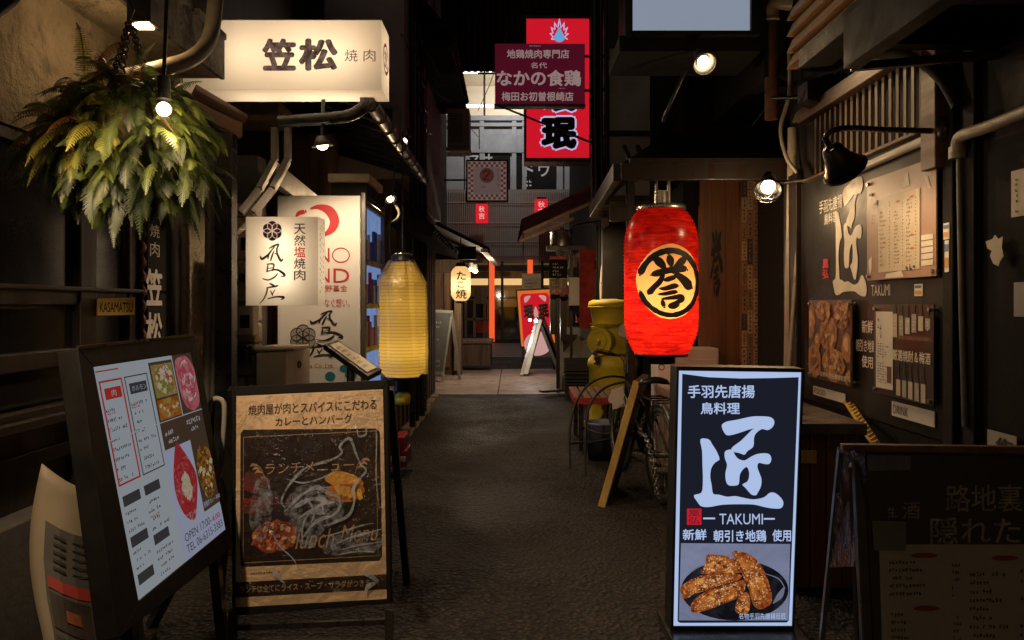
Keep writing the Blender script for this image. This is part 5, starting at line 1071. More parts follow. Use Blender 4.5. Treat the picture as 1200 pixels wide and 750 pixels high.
for st_, bx, bo in (("地鶏焼肉専門店", (594, 58, 667, 68.5), .02), ("名代", (622, 73, 641, 80), .012), ("なかの食鶏", (582, 82, 681, 101), .03), ("梅田お初曽根崎店", (588, 107.5, 672, 118.5), .022)): tx.text(st_, f9.q(*bx, .003), bo)
tx.scribble(f9, 620, 52.5, 647, 55, 1, 14, .003); tx.scribble(f9, 655, 102.5, 671, 104.5, 1, 9, .003); tx.build("lettering", emit("pale_print_added_glow", (0.30, 0.205, 0.20), 1.0, .3, 14), nb)
rod = MB(); rod.tube([P(560, 86, 9.05), P(580, 86, 9.05)], .012, 6); rod.tube([P(685, 66, 9.05), P(720, 66, 9.05)], .018, 6); rod.tube([P(685, 106, 9.05), P(720, 106, 9.05)], .018, 6); rod.build("bracket", M['blackmetal'], nb)
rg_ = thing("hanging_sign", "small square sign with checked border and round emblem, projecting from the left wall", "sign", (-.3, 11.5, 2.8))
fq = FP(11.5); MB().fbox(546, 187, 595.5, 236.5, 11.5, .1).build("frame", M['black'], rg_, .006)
MB().fbox(548, 189, 593.5, 234.5, 11.49, .008).build("border", emit("border_added_glow", (.16, .10, .08), 1.0, .2, 6), rg_)
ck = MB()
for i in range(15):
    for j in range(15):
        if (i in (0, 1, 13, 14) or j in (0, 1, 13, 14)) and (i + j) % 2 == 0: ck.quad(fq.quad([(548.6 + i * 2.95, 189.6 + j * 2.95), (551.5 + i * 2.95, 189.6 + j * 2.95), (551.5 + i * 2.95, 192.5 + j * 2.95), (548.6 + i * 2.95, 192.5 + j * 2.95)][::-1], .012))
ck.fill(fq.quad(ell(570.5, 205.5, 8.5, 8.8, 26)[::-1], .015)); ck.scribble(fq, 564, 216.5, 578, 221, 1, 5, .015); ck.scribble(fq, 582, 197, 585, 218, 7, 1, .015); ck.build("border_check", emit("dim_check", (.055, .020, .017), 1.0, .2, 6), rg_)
MB().fbox(554.5, 195.5, 587, 228, 11.488, .003).build("face", emit("face_added_glow", (.105, .068, .064), 1.0, .2, 5), rg_)
em = MB(); em.brush([(566, 203, 1), (569, 200.5, 2), (574, 201, 1.6), (571, 205.5, 2.2), (567, 210, 1.8), (574, 211, 1.2)], lambda x, y, o: fq.at(x, y, .017 + o)); em.build("emblem", M['greyprint'], rg_)
rod = MB(); rod.tube([P(520, 211, 11.55), P(546, 211, 11.55)], .015, 6); rod.build("bracket", M['blackmetal'], rg_)
RL = emit("red_lantern_lit", (0.9, 0.02, 0.03), 0.75, .1, 8)
for k, (u0, v0, u1, v1, lb) in enumerate(((557.5, 238.5, 571.5, 260, "small red lit box lantern with two glyphs on the louver wall, under the checked sign"), (627, 233, 642, 256, "small red lit box lantern half behind the red awning"))):
    o = thing("wall_lantern", lb, "lantern", P(u0, v1, 25.6), "red box lanterns on the louver wall")
    MB().fbox(u0, v0, u1, v1, 25.6, .5).build("shade", RL, o, .03)
    g = MB(); ff = FP(25.6); g.text("秋", ff.q(u0 + 3.5, v0 + 3, u1 - 3.5, v0 + 10, .01), .01).text("吉", ff.q(u0 + 3.5, v0 + 11, u1 - 3.5, v0 + 18, .01), .01); g.build("lettering", emit("lantern_glyph", (1, .55, .5), .8), o)
    e = MB(); e.fbox(u0 + 2, v0 - 2, u1 - 2, v0, 25.7, .3); e.build("cap", M['black'], o)

wb = thing("light_box_sign", "pale blue blank lit box sign at the top edge, on black frame", "sign", (1.0, 4.7, 2.9))
MB().fbox(742, -60, 880, 35, 4.6, 0.03).build("lit_panel", emit("panel_blue", (0.40, 0.47, 0.60), 0.60, .15, 1.5), wb)
fm = MB()
for b in ((733, -60, 741.6, 41), (880.4, -60, 890, 41), (741.6, 35.4, 880.4, 41)): fm.fbox(*b, 4.57, .3)
fm.fbox(741.6, -60, 880.4, 35.4, 4.64, .2); fm.build("frame", M['black'], wb, .004)
fm = MB(); fm.fbox(726, 41.5, 892, 60, 4.62, .5); fm.build("support", M['blackmatt'], wb)

# ================================================================== far standing signs
rm = thing("standing_sign", "red and orange lit standing sign with paired black characters at alley end", "sign", P(628, 408, 15.5))
rq = SQ([P(606, 341, 15.5), P(646, 339, 15.5), P(650.5, 402, 15.5), P(611, 406, 15.5)])
m_ = MB(); m_.slab(rq.rect(-.04, -.03, 1.04, 1.03, 0)[::-1], rq.n, .12); m_.build("frame", M['black'], rm, .01)
a = MB(); a.quad(rq.rect(0, 0, 1, 1, .004)); a.build("orange_panel", emit("sign_orange", (0.95, 0.20, 0.03), .7), rm)
a = MB(); a.fill(rq.quad([(.14, .06), (.86, .06), (.93, .12), (.93, 1), (.07, 1), (.07, .12)][::-1], .007)); a.build("red_panel", emit("sign_red2", (0.85, .015, .03), .75, .2, 3), rm)
a = MB(); a.text("珉", rq.q(.14, .26, .44, .52, .012), .06).text("珉", rq.q(.58, .26, .88, .52, .012), .06); a.build("lettering", M['ink'], rm)
a = MB(); a.fill(rq.quad(blob([(.5, .3), (.56, .4), (.54, .5), (.46, .5), (.44, .4)])[::-1], .012)); a.fill(rq.quad(ell(.5, .98, .42, .22, 24)[::-1], .010)); a.fill(rq.quad(blob([(.2, .12), (.38, .1), (.3, .18), (.2, .22)])[::-1], .01)); a.fill(rq.quad(blob([(.62, .1), (.82, .12), (.8, .22), (.7, .17)])[::-1], .01)); a.build("pale_print", emit("sign_pink", (.9, .5, .45), .6), rm)
for u in (613, 649): MB().bar(P(u, 403, 15.55), V3((P(u, 405, 15.55).x, 15.55, 0)), .05, .05).build("leg", M['blackmetal'], rm)
pn = thing("notice_paper", "cream notice sheet hanging above the red standing sign", "notice", P(622, 342, 16.2))
MB().fbox(611.5, 320.5, 634, 343, 16.2, .02).build("sheet", M['cream'], pn)
a = MB(); a.scribble(FP(16.2), 615, 326, 631, 338, 3, 9, .004); a.build("lettering", M['brownink'], pn)
a = MB(); a.tube([P(613, 321, 16.22), P(613, 270, 16.22)], .008, 5); a.tube([P(632, 321, 16.22), P(632, 270, 16.22)], .008, 5); a.build("cord", M['cable'], pn)
al = thing("frame_sign_stand", "aluminium A-frame sign seen edge-on with clip lamp, before the red standing sign", "sign stand", P(632, 440, 14.2))
a = MB(); pf = [P(611, 440, 14.0), P(630, 372, 14.3), P(655, 436, 14.9)]
for dy in (0, .62): 
    o_ = V3((.12 * (dy > 0), dy, 0)); a.bar(pf[0] + o_, pf[1] + o_, .06, .06, (0, 1, 0)); a.bar(pf[1] + o_, pf[2] + o_, .06, .06, (0, 1, 0))
a.bar(pf[0], pf[0] + V3((.12, .62, 0)), .04, .04); a.bar(pf[1], pf[1] + V3((.12, .62, 0)), .05, .05); a.build("frame", M['alu'], al, .006)
a = MB(); a.slab([pf[1] + V3((0, .05, -.06)), pf[1] + V3((.1, .58, -.06)), pf[2] + V3((.1, .58, .1)), pf[2] + V3((0, .05, .1))], (1, 0, .3), .02); a.slab([pf[1] + V3((0, .05, -.06)), pf[1] + V3((.1, .58, -.06)), pf[0] + V3((.1, .58, .1)), pf[0] + V3((0, .05, .1))], (-1, 0, .3), .02); a.build("panel", M['blackmatt'], al)
a = MB(); a.slab([pf[0] + V3((.0, -.02, .03)), pf[1] + V3((-.01, -.02, -.03)), pf[1] + V3((.08, -.02, -.05)), pf[0] + V3((.12, -.02, .03))], (0, -1, 0), .01); a.build("side_sheet", M['whitepaper'], al)
a = MB(); a.ball(P(621, 375, 13.9), .028, n=12, m=8); a.ball(P(628, 376, 13.95), .035, n=12, m=8); a.build("clip_lamp", emit("clip_lamp_lit", (1, .95, .85), 6), al)
light('POINT', P(622, 383, 13.6), 12, (1, .93, .82), .05)
# ================================================================== posters and plates on the black wall
def wall_sheet(name, label, cat, u0, u1, z0, z1, mat_, X=XR - .04, th=0.006, group=None, pins=True):
    ya, yb = X * F / (u0 - UC), X * F / (u1 - UC)
    o = thing(name, label, cat, (X, (ya + yb) / 2, z0), group)
    MB().box(X, X + th, yb, ya, z0, z1).build("sheet", mat_, o)
    if pins:
        p = MB()
        for y in (yb + .02, ya - .02):
            for z in (z0 + .02, z1 - .02): p.cyl((X - .012, y, z), (XR - .013, y, z), .009, None, 10)
        p.build("standoff", M['steel'], o)
    S_ = SQ([(X - .0005, ya, z1), (X - .0005, yb, z1), (X - .0005, yb, z0), (X - .0005, ya, z0)]); return o, S_
mp_, S_ = wall_sheet("menu_poster", "large pinkish menu poster under acrylic, lit by the black lamp on the black wall", "poster", 1016, 1097, 1.42, 1.90, pbr("poster_pink", (.26, .15, .10), (.36, .21, .14), 2, .5))
a = MB(); a.quad(S_.rect(.20, .22, .80, .93, .002)); a.build("price_sheet", M['cream'], mp_)
a = MB()
for (x0, x1, y0, y1, n, c, sd) in ((.22, .34, .33, .88, 13, 5, 1), (.36, .41, .26, .90, 22, 2, 2), (.44, .54, .36, .90, 16, 5, 3), (.56, .60, .30, .90, 20, 2, 4), (.62, .72, .28, .86, 16, 5, 5), (.74, .78, .28, .88, 20, 2, 6)): a.scribble(S_, x0, y0, x1, y1, n, c, .003, .45, .1, sd)
a.scribble(S_, .09, .35, .15, .45, 3, 2, .003); a.scribble(S_, .12, .80, .14, .90, 8, 1, .003); a.scribble(S_, .60, .885, .97, .945, 1, 7, .003, .9, 0)
a.build("small_print", M['brownink'], mp_)
a = MB()
for x, y in ((.29, .44), (.29, .65), (.50, .29), (.70, .28), (.70, .62), (.70, .74)): a.fill(S_.quad([(x - .04, y), (x, y - .012), (x + .04, y), (x, y + .012)][::-1], .0035))
a.build("orange_mark", pbr("mark_orange", (.6, .18, .03), (.5, .13, .02)), mp_)
a = MB()
for pts in ([(.56, .18), (.60, .06), (.63, .04), (.66, .17)], [(.85, .12), (.90, .14), (.94, .25), (.90, .24)], [(.03, .80), (.09, .76), (.08, .90), (.05, .96)], [(.32, .95), (.55, .93), (.58, .99), (.30, .99)]): a.fill(S_.quad(pts[::-1], .001))
for k in range(5): a.quad(S_.rect(.82, .64 + .055 * k, .97, .685 + .055 * k, .002))
a.build("pale_print", M['whiteink'], mp_)
a = MB(); a.quad(S_.rect(.13, .22, .19, .27, .004)); a.quad(S_.rect(.05, .14, .10, .17, .004)); a.quad(S_.rect(.93, .05, .98, .09, .004)); a.build("clip", M['ink'], mp_)
fp_, S_ = wall_sheet("food_poster", "square fried chicken photo poster on black wall above the counter", "poster", 948, 998, .89, 1.33, pbr("poster_shade", (.05, .03, .022), (.09, .05, .035), 4, .4))
a = MB(); rnd = random.Random(21)
for i, (cx, cy_, rx, ry) in enumerate(((.06, .28, .10, .22), (.38, .13, .19, .14), (.80, .18, .17, .18), (.50, .42, .21, .20), (.92, .56, .11, .18), (.15, .78, .17, .22), (.62, .78, .25, .21), (.97, .92, .09, .10), (.25, .52, .08, .10))):
    pts = [(min(.99, max(.01, x)), min(.99, max(.01, y))) for x, y in ell(cx, cy_, rx, ry, 18, .14, i)]; a.mat(i % 2); a.fill(S_.quad(pts[::-1], .001 + .0005 * i)); a.mat(2); a.fill(S_.quad([(cx + (x - cx) * .5 - rx * .18, cy_ + (y - cy_) * .5 - ry * .22) for x, y in pts][::-1], .0012 + .0005 * i))
for i, (cx, cy_, rx, ry) in enumerate(((.38, .13, .17, .12), (.80, .18, .15, .15), (.50, .42, .19, .18), (.15, .78, .15, .19), (.62, .78, .22, .18))): dish(a, S_, cx, cy_, rx, ry, 26, .015, .05, (0, 1, 2, 3), 40 + i, .007, 1)
a.build("chicken_photo", [pbr("chicken_a", (.42, .22, .09), (.24, .10, .04), 14, .5, wear=(.10, .04, .02), wscale=20), pbr("chicken_b", (.48, .27, .13), (.28, .12, .045), 16, .5, wear=(.12, .05, .02), wscale=22), pbr("chicken_lit", (.66, .42, .22), (.42, .22, .09), 20, .5, wear=(.2, .08, .03), wscale=26), pbr("chicken_dark", (.20, .08, .03), (.12, .05, .02), 20)], fp_)
a = MB(); a.text("名物手羽先唐揚巨匠", S_.q(.32, .89, .93, .95, .008), .012); a.build("lettering", M['whiteink'], fp_)
dp_, S_ = wall_sheet("drink_poster", "dark drinks poster with bottle photos and a white price slip, on the black wall", "poster", 1024, 1094, .89, 1.305, pbr("poster_black", (.018, .015, .014), (.03, .025, .022), 3, .4))
a = MB(); a.quad(S_.rect(.05, .08, .36, .93, .002)); a.build("price_slip", M['whitepaper'], dp_)
a = MB(); a.scribble(S_, .08, .12, .20, .40, 3, 3, .003); a.scribble(S_, .08, .42, .34, .60, 6, 6, .003); a.scribble(S_, .08, .64, .34, .88, 8, 6, .003); a.quad(S_.rect(.26, .68, .34, .86, .0032)); a.build("small_print", M['brownink'], dp_)
a = MB()
for k in range(6):
    x = .36 + k * .105; a.mat(k % 2); a.quad(S_.rect(x, .10 + .02 * (k % 3), x + .075, .33 - .02 * k + .02, .002)); a.mat(2); a.quad(S_.rect(x + .02, .01, x + .055, .10 + .02 * (k % 3), .0018))
    if k < 5: a.mat(k % 2); x = .42 + k * .10; a.quad(S_.rect(x, .80, x + .07, .97 + .005 * k, .002)); a.mat(2); a.fill(S_.quad([(x, .80), (x + .02, .72), (x + .025, .62), (x + .05, .62), (x + .05, .72), (x + .07, .80)][::-1], .0018))
a.mat(3); a.quad(S_.rect(.36, .33, .98, .37, .001))
a.build("bottle_photo", (pbr("label_cream", (.5, .42, .32), (.4, .33, .25), 30), pbr("label_grey", (.36, .33, .30), (.26, .24, .22), 30), M['ink'], M['brownwood']), dp_)
a = MB(); a.text("厳選焼酎＆梅酒", S_.q(.36, .48, .97, .60, .003), .015)
for k in range(6): a.scribble(S_, .38 + k * .105, .16, .42 + k * .105, .27, 3, 1, .003)
a.build("lettering", M['whiteink'], dp_)
for nm, st_, u0, u1, z0, z1, lb in (("FOOD", "FOOD", 953, 990, .79, .84, "white strip plate reading FOOD, below the fried chicken poster"), ("DRINK", "DRINK", 1045, 1095, .80, .865, "white strip plate reading DRINK, below the drinks poster")):
    o, S_ = wall_sheet("label_plate", lb, "plate", u0, u1, z0, z1, M['whitepaper'], XR - .02, .004, "strip plates under the posters", False)
    a = MB(); a.text(st_, S_.q(.05, .2, .42, .8, .002), .0); a.build("lettering", M['ink'], o)
for (u0, u1, v0, v1, mt, lb) in ((1105.5, 1112.5, 262, 281, M['whitepaper'], "small white payment sticker right of the menu poster, upper one"), (1107, 1112, 282, 319, M['whitepaper'], "tall thin white sticker strip right of the menu poster"), (1071.5, 1081, 333, 347, M['whitepaper'], "little white card sticker under the menu poster")):
    X = XR - .034 if u0 > 1100 else XR - .016; y0, y1 = X * F / (u0 - UC), X * F / (u1 - UC); zt_, zb_ = H - (v0 - HOR) / F * y0, H - (v1 - HOR) / F * y0
    o, S_ = wall_sheet("sticker", lb, "sticker", u0, u1, zb_, zt_, mt, X, .002, "payment stickers on the black wall", False)
    a = MB(); a.mat(0); a.quad(S_.rect(.1, .12, .9, .35, .001)); a.mat(1); a.quad(S_.rect(.1, .55, .9, .85, .001))
    a.build("print", (pbr("sticker_blue", (.08, .14, .35), (.06, .10, .28)), pbr("sticker_orange", (.6, .28, .04), (.5, .2, .03))), o)
for (u0, u1, v0, v1, mt, lb, st_) in ((1185, 1202, 201, 255, M['cream'], "cream talisman paper strip with brush writing at the right edge", "s"), (1188, 1203, 331, 371, M['greyplastic'], "blank pale grey paper patch on the black wall at the right edge", None), (1157, 1191, 503, 528, M['beigeplastic'], "beige card with one black character above the chalk A-board", "作")):
    X = XR - .031; y0, y1 = X * F / (u0 - UC), X * F / (u1 - UC); zt_, zb_ = H - (v0 - HOR) / F * y0, H - (v1 - HOR) / F * y0
    o, S_ = wall_sheet("paper_slip", lb, "paper", u0, u1, zb_, zt_, mt, X, .003, None, False)
    if st_ == "作": MB().text(st_, S_.q(.3, .2, .9, .9, .001), .03).build("lettering", M['ink'], o)
    elif st_: MB().scribble(S_, .25, .15, .8, .95, 7, 2, .001).build("lettering", M['ink'], o)
pl_ = thing("torn_paper", "torn scrap of cream paper left on the black wall, right of the sticker strips", "paper", PX(1165, 310, XR - .04))
a = MB(); X = XR - .0315; a.fill([PX(u, v, X) for u, v in [(1155, 283), (1163, 280), (1166, 275), (1170, 280), (1175, 277), (1174, 290), (1176, 300), (1172, 306), (1170, 312), (1164, 309), (1160, 300), (1162, 294), (1157, 291)]]); a.build("scrap", M['cream'], pl_)

# ================================================================== counter, tape measure strip
ct = thing("timber_counter", "dark stone topped counter clad in upright reddish timber boards, behind the standing sign", "counter", (1.5, 4, 0))
MB().box(1.24, 1.585, 3.42, 4.6, .72, .775).build("top", pbr("counter_top", (.045, .038, .03), (.075, .06, .045), 6, .35), ct, .006)
a = MB()
for i in range(4): a.box(1.27 + i * .073, 1.336 + i * .073, 3.45, 3.47, .03, .72)
for i in range(13): a.box(1.255, 1.27, 3.47 + i * .083, 3.547 + i * .083, .03, .72)
a.build("cladding", M['brownwood'], ct, .003)
MB().box(1.27, 1.56, 3.471, 4.55, .02, .715).build("carcass", M['blackmatt'], ct)
MB().fbox(940, 528, 957, 543, 3.438, .012).build("tag_plate", M['yellowwood'], ct)
ys = thing("folded_ruler", "yellow notched strip leaning at the counter end under the drinks plates", "strip", (1.62, 3.4, .7))
a = MB(); p0, p1 = P(984, 458, 4.2), P(1026, 523, 3.36); a.bar(p0, p1, .035, .004, (0, .2, 1))
for i in range(18): q_ = p0.lerp(p1, (i + .5) / 18); a.bar(q_, q_ + V3((.02, 0, .014)), .012, .02)
a.build("strip", M['yellowwood'], ys)

# ================================================================== chalk A-board at bottom right
cbd = thing("chalk_board", "black chalk A-board with taped corner and white price sheet at bottom right", "A-board", (1.3, 2.2, 0))
cpl = Plane((1.2, 2.2, .6), (-.10, -.97, .22)); Q = SQ(cpl.quad([(1013, 531), (1330, 538), (1330, 960), (1033, 960)]))
MB().slab(cpl.quad([(1013, 531), (1330, 538), (1330, 960), (1033, 960)]), cpl.n, .012).build("board", pbr("chalk_black", (.014, .013, .012), (.024, .022, .02), 3, .6), cbd)
a = MB(); a.frame(cpl, [(1000, 522), (1345, 530), (1345, 975), (1022, 975)], [(1013, 531), (1330, 538), (1330, 960), (1033, 960)], .03, .006); a.build("frame", pbr("board_frame", (.018, .015, .013), (.012, .010, .009), 8, .5), cbd, .003)
a = MB(); tl, trr = cpl.at(986, 524, .004), cpl.at(1345, 529, .004); a.bar(tl, trr, .03, .02); a.build("top_rail", M['brownwoodY'], cbd, .003)
for p_, q_, w_ in ((P(985, 527, 2.32), P(958, 800, 2.75), .014), (P(997, 545, 2.3), P(1006, 800, 2.45), .010), (P(1320, 530, 2.32), P(1300, 800, 2.75), .03)): MB().bar(p_, q_, w_, .03).build("rear_leg", M['dullsteel'], cbd)
a = MB(); a.quad([P(984, 524, 2.30), P(1013, 526, 2.215), P(1020, 663, 2.24), P(971, 665, 2.5)][::-1]); a.build("clear_tape", film("tape_film", .25, .8, 20, .5, (.8, .8, .8)), cbd)
TPM = pbr("tape", (.06, .056, .05), (.09, .085, .075), 9, .3)
for q_ in ([(1016, 533), (1068, 534), (1067, 551), (1017, 552)], [(1022, 610), (1062, 611), (1062, 645), (1024, 645)]): a = MB(); a.quad(cpl.quad(q_[::-1], .012)); a.build("tape_patch", TPM, cbd)
a = MB(); CHK = pbr("chalk", (.32, .31, .30), (.10, .098, .095), 40, .9)
for st_, b in (("路地裏の", (1108, 568, 1228, 600)), ("隠れた名", (1090, 606, 1232, 638))): a.text(st_, cpl.q(*b, .003), .008)
a.text("生", cpl.q(1040, 594, 1052, 606, .003)).text("酒", cpl.q(1058, 588, 1078, 608, .003)); a.build("chalk_lettering", CHK, cbd)
a = MB(); a.quad(cpl.quad([(1030, 638), (1300, 638), (1300, 900), (1038, 900)][::-1], .0035)); a.build("price_sheet", pbr("sheet_grey", (.32, .30, .28), (.27, .25, .235), 4, .6), cbd)
a = MB()
for (u0, v0, u1, v1, n, c, sd) in ((1041, 654, 1105, 700, 5, 16, 1), (1115, 657, 1128, 702, 5, 4, 2), (1044, 716, 1070, 760, 5, 7, 3), (1117, 718, 1130, 760, 5, 4, 4), (1136, 668, 1190, 760, 9, 14, 5), (1195, 664, 1260, 760, 9, 14, 6)): a.scribble(cpl, u0, v0, u1, v1, n, c, .005, .5, .12, sd)
a.build("small_print", M['ink'], cbd)
a = MB()
for u, v in ((1083, 651), (1178, 654), (1086, 713), (1240, 654)): a.fill(cpl.quad(ell(u, v, 16, 3, 14)[::-1], .006))
a.build("red_mark", pbr("dull_red", (.2, .03, .02), (.14, .02, .015)), cbd)

# ================================================================== curled poster stand at bottom left
cs = thing("curled_poster", "curled cream menu poster with dark photo grid, low beside the dark timber front", "poster", (-1.4, 2.3, 0))
NX, NY = 12, 16
def curl(s_, t_, off=0.0):
    ul = 49 - 17 * math.sin(math.pi * min(1, t_ * 1.15)) * .9 + 2 * t_; u = ul + (150 + 25 * t_ - ul) * s_; v = 543 + 24 * s_ + 18 * math.sin(math.pi * s_) + t_ * 235
    Yd = 2.22 + .34 * s_ + .16 * (1 - t_) - .10 * math.sin(math.pi * s_); return P(u, v, Yd - off)
g_ = MB(); vs_, fs2 = [], []
for i in range(NX + 1):
    for j in range(NY + 1): vs_.append(curl(i / NX, j / NY))
for i in range(NX):
    for j in range(NY): fs2.append((i * (NY + 1) + j, i * (NY + 1) + j + 1, (i + 1) * (NY + 1) + j + 1, (i + 1) * (NY + 1) + j))
g_.smooth = True; g_.add(vs_, fs2); so = g_.build("sheet", pbr("aged_card", (.20, .165, .12), (.16, .13, .095), 4, .7), cs); md = so.modifiers.new("thick", 'SOLIDIFY'); md.thickness = .004; md.offset = 0
def cpatch(mb, s0, t0, s1, t1, off):
    for i in range(6):
        for j in range(4):
            a0, a1, b0_, b1_ = s0 + (s1 - s0) * i / 6, s0 + (s1 - s0) * (i + 1) / 6, t0 + (t1 - t0) * j / 4, t0 + (t1 - t0) * (j + 1) / 4
            mb.quad([curl(a0, b1_, off), curl(a1, b1_, off), curl(a1, b0_, off), curl(a0, b0_, off)])
a = MB(); a.mat(0); cpatch(a, .13, .24, .99, .99, .006); a.mat(1); cpatch(a, .16, .50, .98, .56, .009); a.mat(2)
for t0, t1 in ((.58, .76), (.80, .97)):
    for s0, s1 in ((.16, .54), (.58, .97)): cpatch(a, s0, t0, s1, t1, .009)
a.mat(3)
for k in range(5): cpatch(a, .22, .28 + .04 * k, .34, .295 + .04 * k, .009); cpatch(a, .40, .28 + .04 * k, .9, .286 + .04 * k, .009)
a.mat(4); cpatch(a, .3, .64, .44, .70, .012); cpatch(a, .7, .62, .86, .70, .012); cpatch(a, .68, .84, .9, .93, .012); cpatch(a, .25, .85, .42, .92, .012)
a.build("print", (pbr("poster_grey", (.06, .057, .054), (.045, .042, .04)), pbr("band_red", (.26, .03, .02), (.2, .02, .015)), pbr("photo_dark", (.015, .012, .012), (.03, .02, .015), 8), M['ink'], pbr("photo_warm", (.2, .06, .02), (.08, .03, .015), 12)), cs)
a = MB(); a.tube([curl(.3, .1, -.03), V3((curl(.3, 0).x, curl(.3, 0).y + .1, 0))], .012, 8); a.box(-1.62, -1.2, 2.25, 2.6, 0, .03); a.build("stand", M['blackmetal'], cs)
hk = thing("umbrella_handle", "grey curved umbrella handle hooked between the menu panel and the lunch board", "umbrella", P(252, 620, 3.05))
a = MB(); a.curve([P(246, 483, 3.05), P(247, 472, 3.05), P(253, 467, 3.05), P(261, 470, 3.05), P(263, 482, 3.05), P(261, 520, 3.06), P(257, 560, 3.08)], .010, 8, 6); a.build("handle", M['greyplastic'], hk)
a = MB(); a.lathe([(.012, .0), (.03, -.06), (.034, -.3), (.01, -.62), (.004, -.66)], P(257, 560, 3.08), n=14); a.build("canopy", M['blackmatt'], hk)

# ================================================================== small things by the vending machine
gx = thing("cabinet_box", "beige metal cabinet box with sloped top, in front of the white vending machine", "box", P(323, 452, 4.4))
a0, a1 = P(300, 0, 4.4).x, P(335, 0, 4.4).x
a = MB(); a.hexa([(a0, 4.4, .55), (a1, 4.4, .55), (a1 + .06, 4.7, .55), (a0, 4.7, .55)], [(a0, 4.4, P(0, 414, 4.4).z), (a1, 4.4, P(0, 411, 4.4).z), (a1 + .06, 4.7, P(0, 411, 4.4).z), (a0, 4.7, P(0, 411, 4.4).z)]); a.build("body", M['beigeplastic'], gx, .006)
a = MB(); a.box(a0 - .01, a1 + .05, 4.39, 4.72, P(0, 411, 4.4).z + .002, P(0, 407, 4.4).z); a.build("lid", M['beigeplastic'], gx, .004)
for x in (a0 + .05, a1 - .05): MB().box(x, x + .04, 4.45, 4.5, 0, .55).build("leg", M['blackmetal'], gx)
a = MB(); a.torus((a1 + .036, 4.55, .95), (1, -.2, 0), .018, .004, 16, 6); a.build("latch_ring", M['blackmetal'], gx)
sm = thing("menu_lectern", "small slanted black framed menu on a post, above the lunch board corner", "menu stand", P(415, 600, 3.9))
q_ = [P(380, 403, 3.95), P(395, 398, 4.1), P(448, 433, 3.9), P(432, 441, 3.72)]; SL = SQ(q_)
a = MB(); a.slab(q_, SL.n, .03); a.build("frame", M['black'], sm, .004)
a = MB(); a.quad(SL.rect(.14, .08, .86, .92, .004)[::-1]); a.build("menu_sheet", M['cream'], sm)
a = MB(); a.scribble(SL, .22, .15, .78, .85, 6, 10, .006); a.build("small_print", M['brownink'], sm)
a = MB(); pp_ = SL.at(.5, .5, -.03); a.tube([pp_, V3((pp_.x, pp_.y, .02))], .02, 10); a.lathe([(0, .02), (.14, .015), (.15, 0)], (pp_.x, pp_.y, 0), n=24); a.build("post", M['blackmetal'], sm)

# ================================================================== chalk menu A-board, chest (left, far)
cm = thing("menu_board", "grey framed A-board with small chalk menu lines, behind the yellow lantern", "A-board", P(515, 447, 13.0))
mq = [P(497, 364, 13.3), P(529, 366, 13.3), P(519, 437, 12.95), P(494, 436, 12.95)]; SM = SQ(mq)
a = MB(); a.slab(SM.rect(-.05, -.03, 1.05, 1.02, 0)[::-1], SM.n, .04)
for x in (.0, 1.0): p_ = SM.at(x, 1.0); a.bar(p_, V3((p_.x, 12.85, 0)), .05, .05)
t0 = SM.at(1.0, .0); a.bar(t0, V3((P(538, 446, 13.1).x, 13.3, 0)), .05, .05); a.bar(SM.at(0, 0), V3((P(502, 446, 13.1).x, 13.9, 0)), .05, .05); a.bar(V3((P(492, 446, 12.9).x, 12.9, .12)), V3((P(519, 446, 12.9).x, 12.9, .12)), .03, .03)
a.build("frame", M['greyplastic'], cm)
a = MB(); a.quad(SM.rect(.02, .02, .98, .98, .004)[::-1]); a.build("slate", pbr("slate", (.10, .10, .105), (.07, .07, .075), 4), cm)
a = MB(); a.scribble(SM, .08, .08, .92, .92, 12, 9, .008, .5, .1, 3); a.build("chalk_lettering", pbr("chalk_bright", (.5, .48, .45), (.35, .33, .3), 30), cm)
ch = thing("wooden_chest", "low dark wooden chest standing below the cream lantern", "chest", P(557, 430, 15.2))
a = MB(); a.fbox(537, 403, 575, 429, 15.2, 1.0); a.build("body", M['oldwood'], ch, .01)
a = MB(); a.fbox(535, 399, 577, 402.8, 15.15, 1.1); a.build("lid", M['brownwood'], ch, .01)
ob_ = thing("pale_stand", "pale timber frame leaning inside the dark stall, left of the orange column", "stand", P(560, 400, 18))
a = MB()
for x0, y0, x1, y1 in ((546, 345, 546, 395), (546, 374, 568, 374), (568, 350, 568, 395), (556, 350, 556, 395)): a.bar(P(x0, y0, 18), P(x1, y1, 18), .06, .05, (0, 1, 0))
a.fbox(556, 338, 570, 356, 18.1, .03); a.build("frame", M['palewoodZ'], ob_)

# ================================================================== yellow hydrant
hx, hy = 1.07, 8.1
hy_ = thing("hydrant", "tall yellow painted hydrant with round side outlet, behind the bicycle", "hydrant", (hx, hy, 0))
a = MB(); a.lathe([(0.000, 1.36), (0.217, 1.36), (0.257, 1.34), (0.268, 1.31), (0.268, 1.285), (0.245, 1.27), (0.234, 1.20), (0.228, 1.16)], (hx, hy, 0), n=36); a.torus((hx, hy, 1.285), (0, 0, 1), .266, .008, 36, 6); a.build("cap", M['yellow'], hy_)
a = MB(); a.lathe([(0.228, 1.16), (0.222, 1.13), (0.217, .90), (0.222, .78), (0.257, .74), (0.274, .70), (0.274, .66), (0.257, .64), (0.253, .10), (0.296, .06), (0.308, .0)], (hx, hy, 0), n=36); a.build("barrel", M['yellow'], hy_)
d_ = V3((-.62, -.78, 0)).normalized(); c0 = V3((hx, hy, .93))
a = MB(); a.cyl(c0 + d_ * .1, c0 + d_ * .28, .135, .135, 28); a.cyl(c0 + d_ * .26, c0 + d_ * .285, .15, .145, 28); a.cyl(c0 + d_ * .285, c0 + d_ * .30, .10, .09, 24); a.cyl(c0 + d_ * .30, c0 + d_ * .34, .03, .03, 6); a.build("outlet", M['yellow'], hy_)
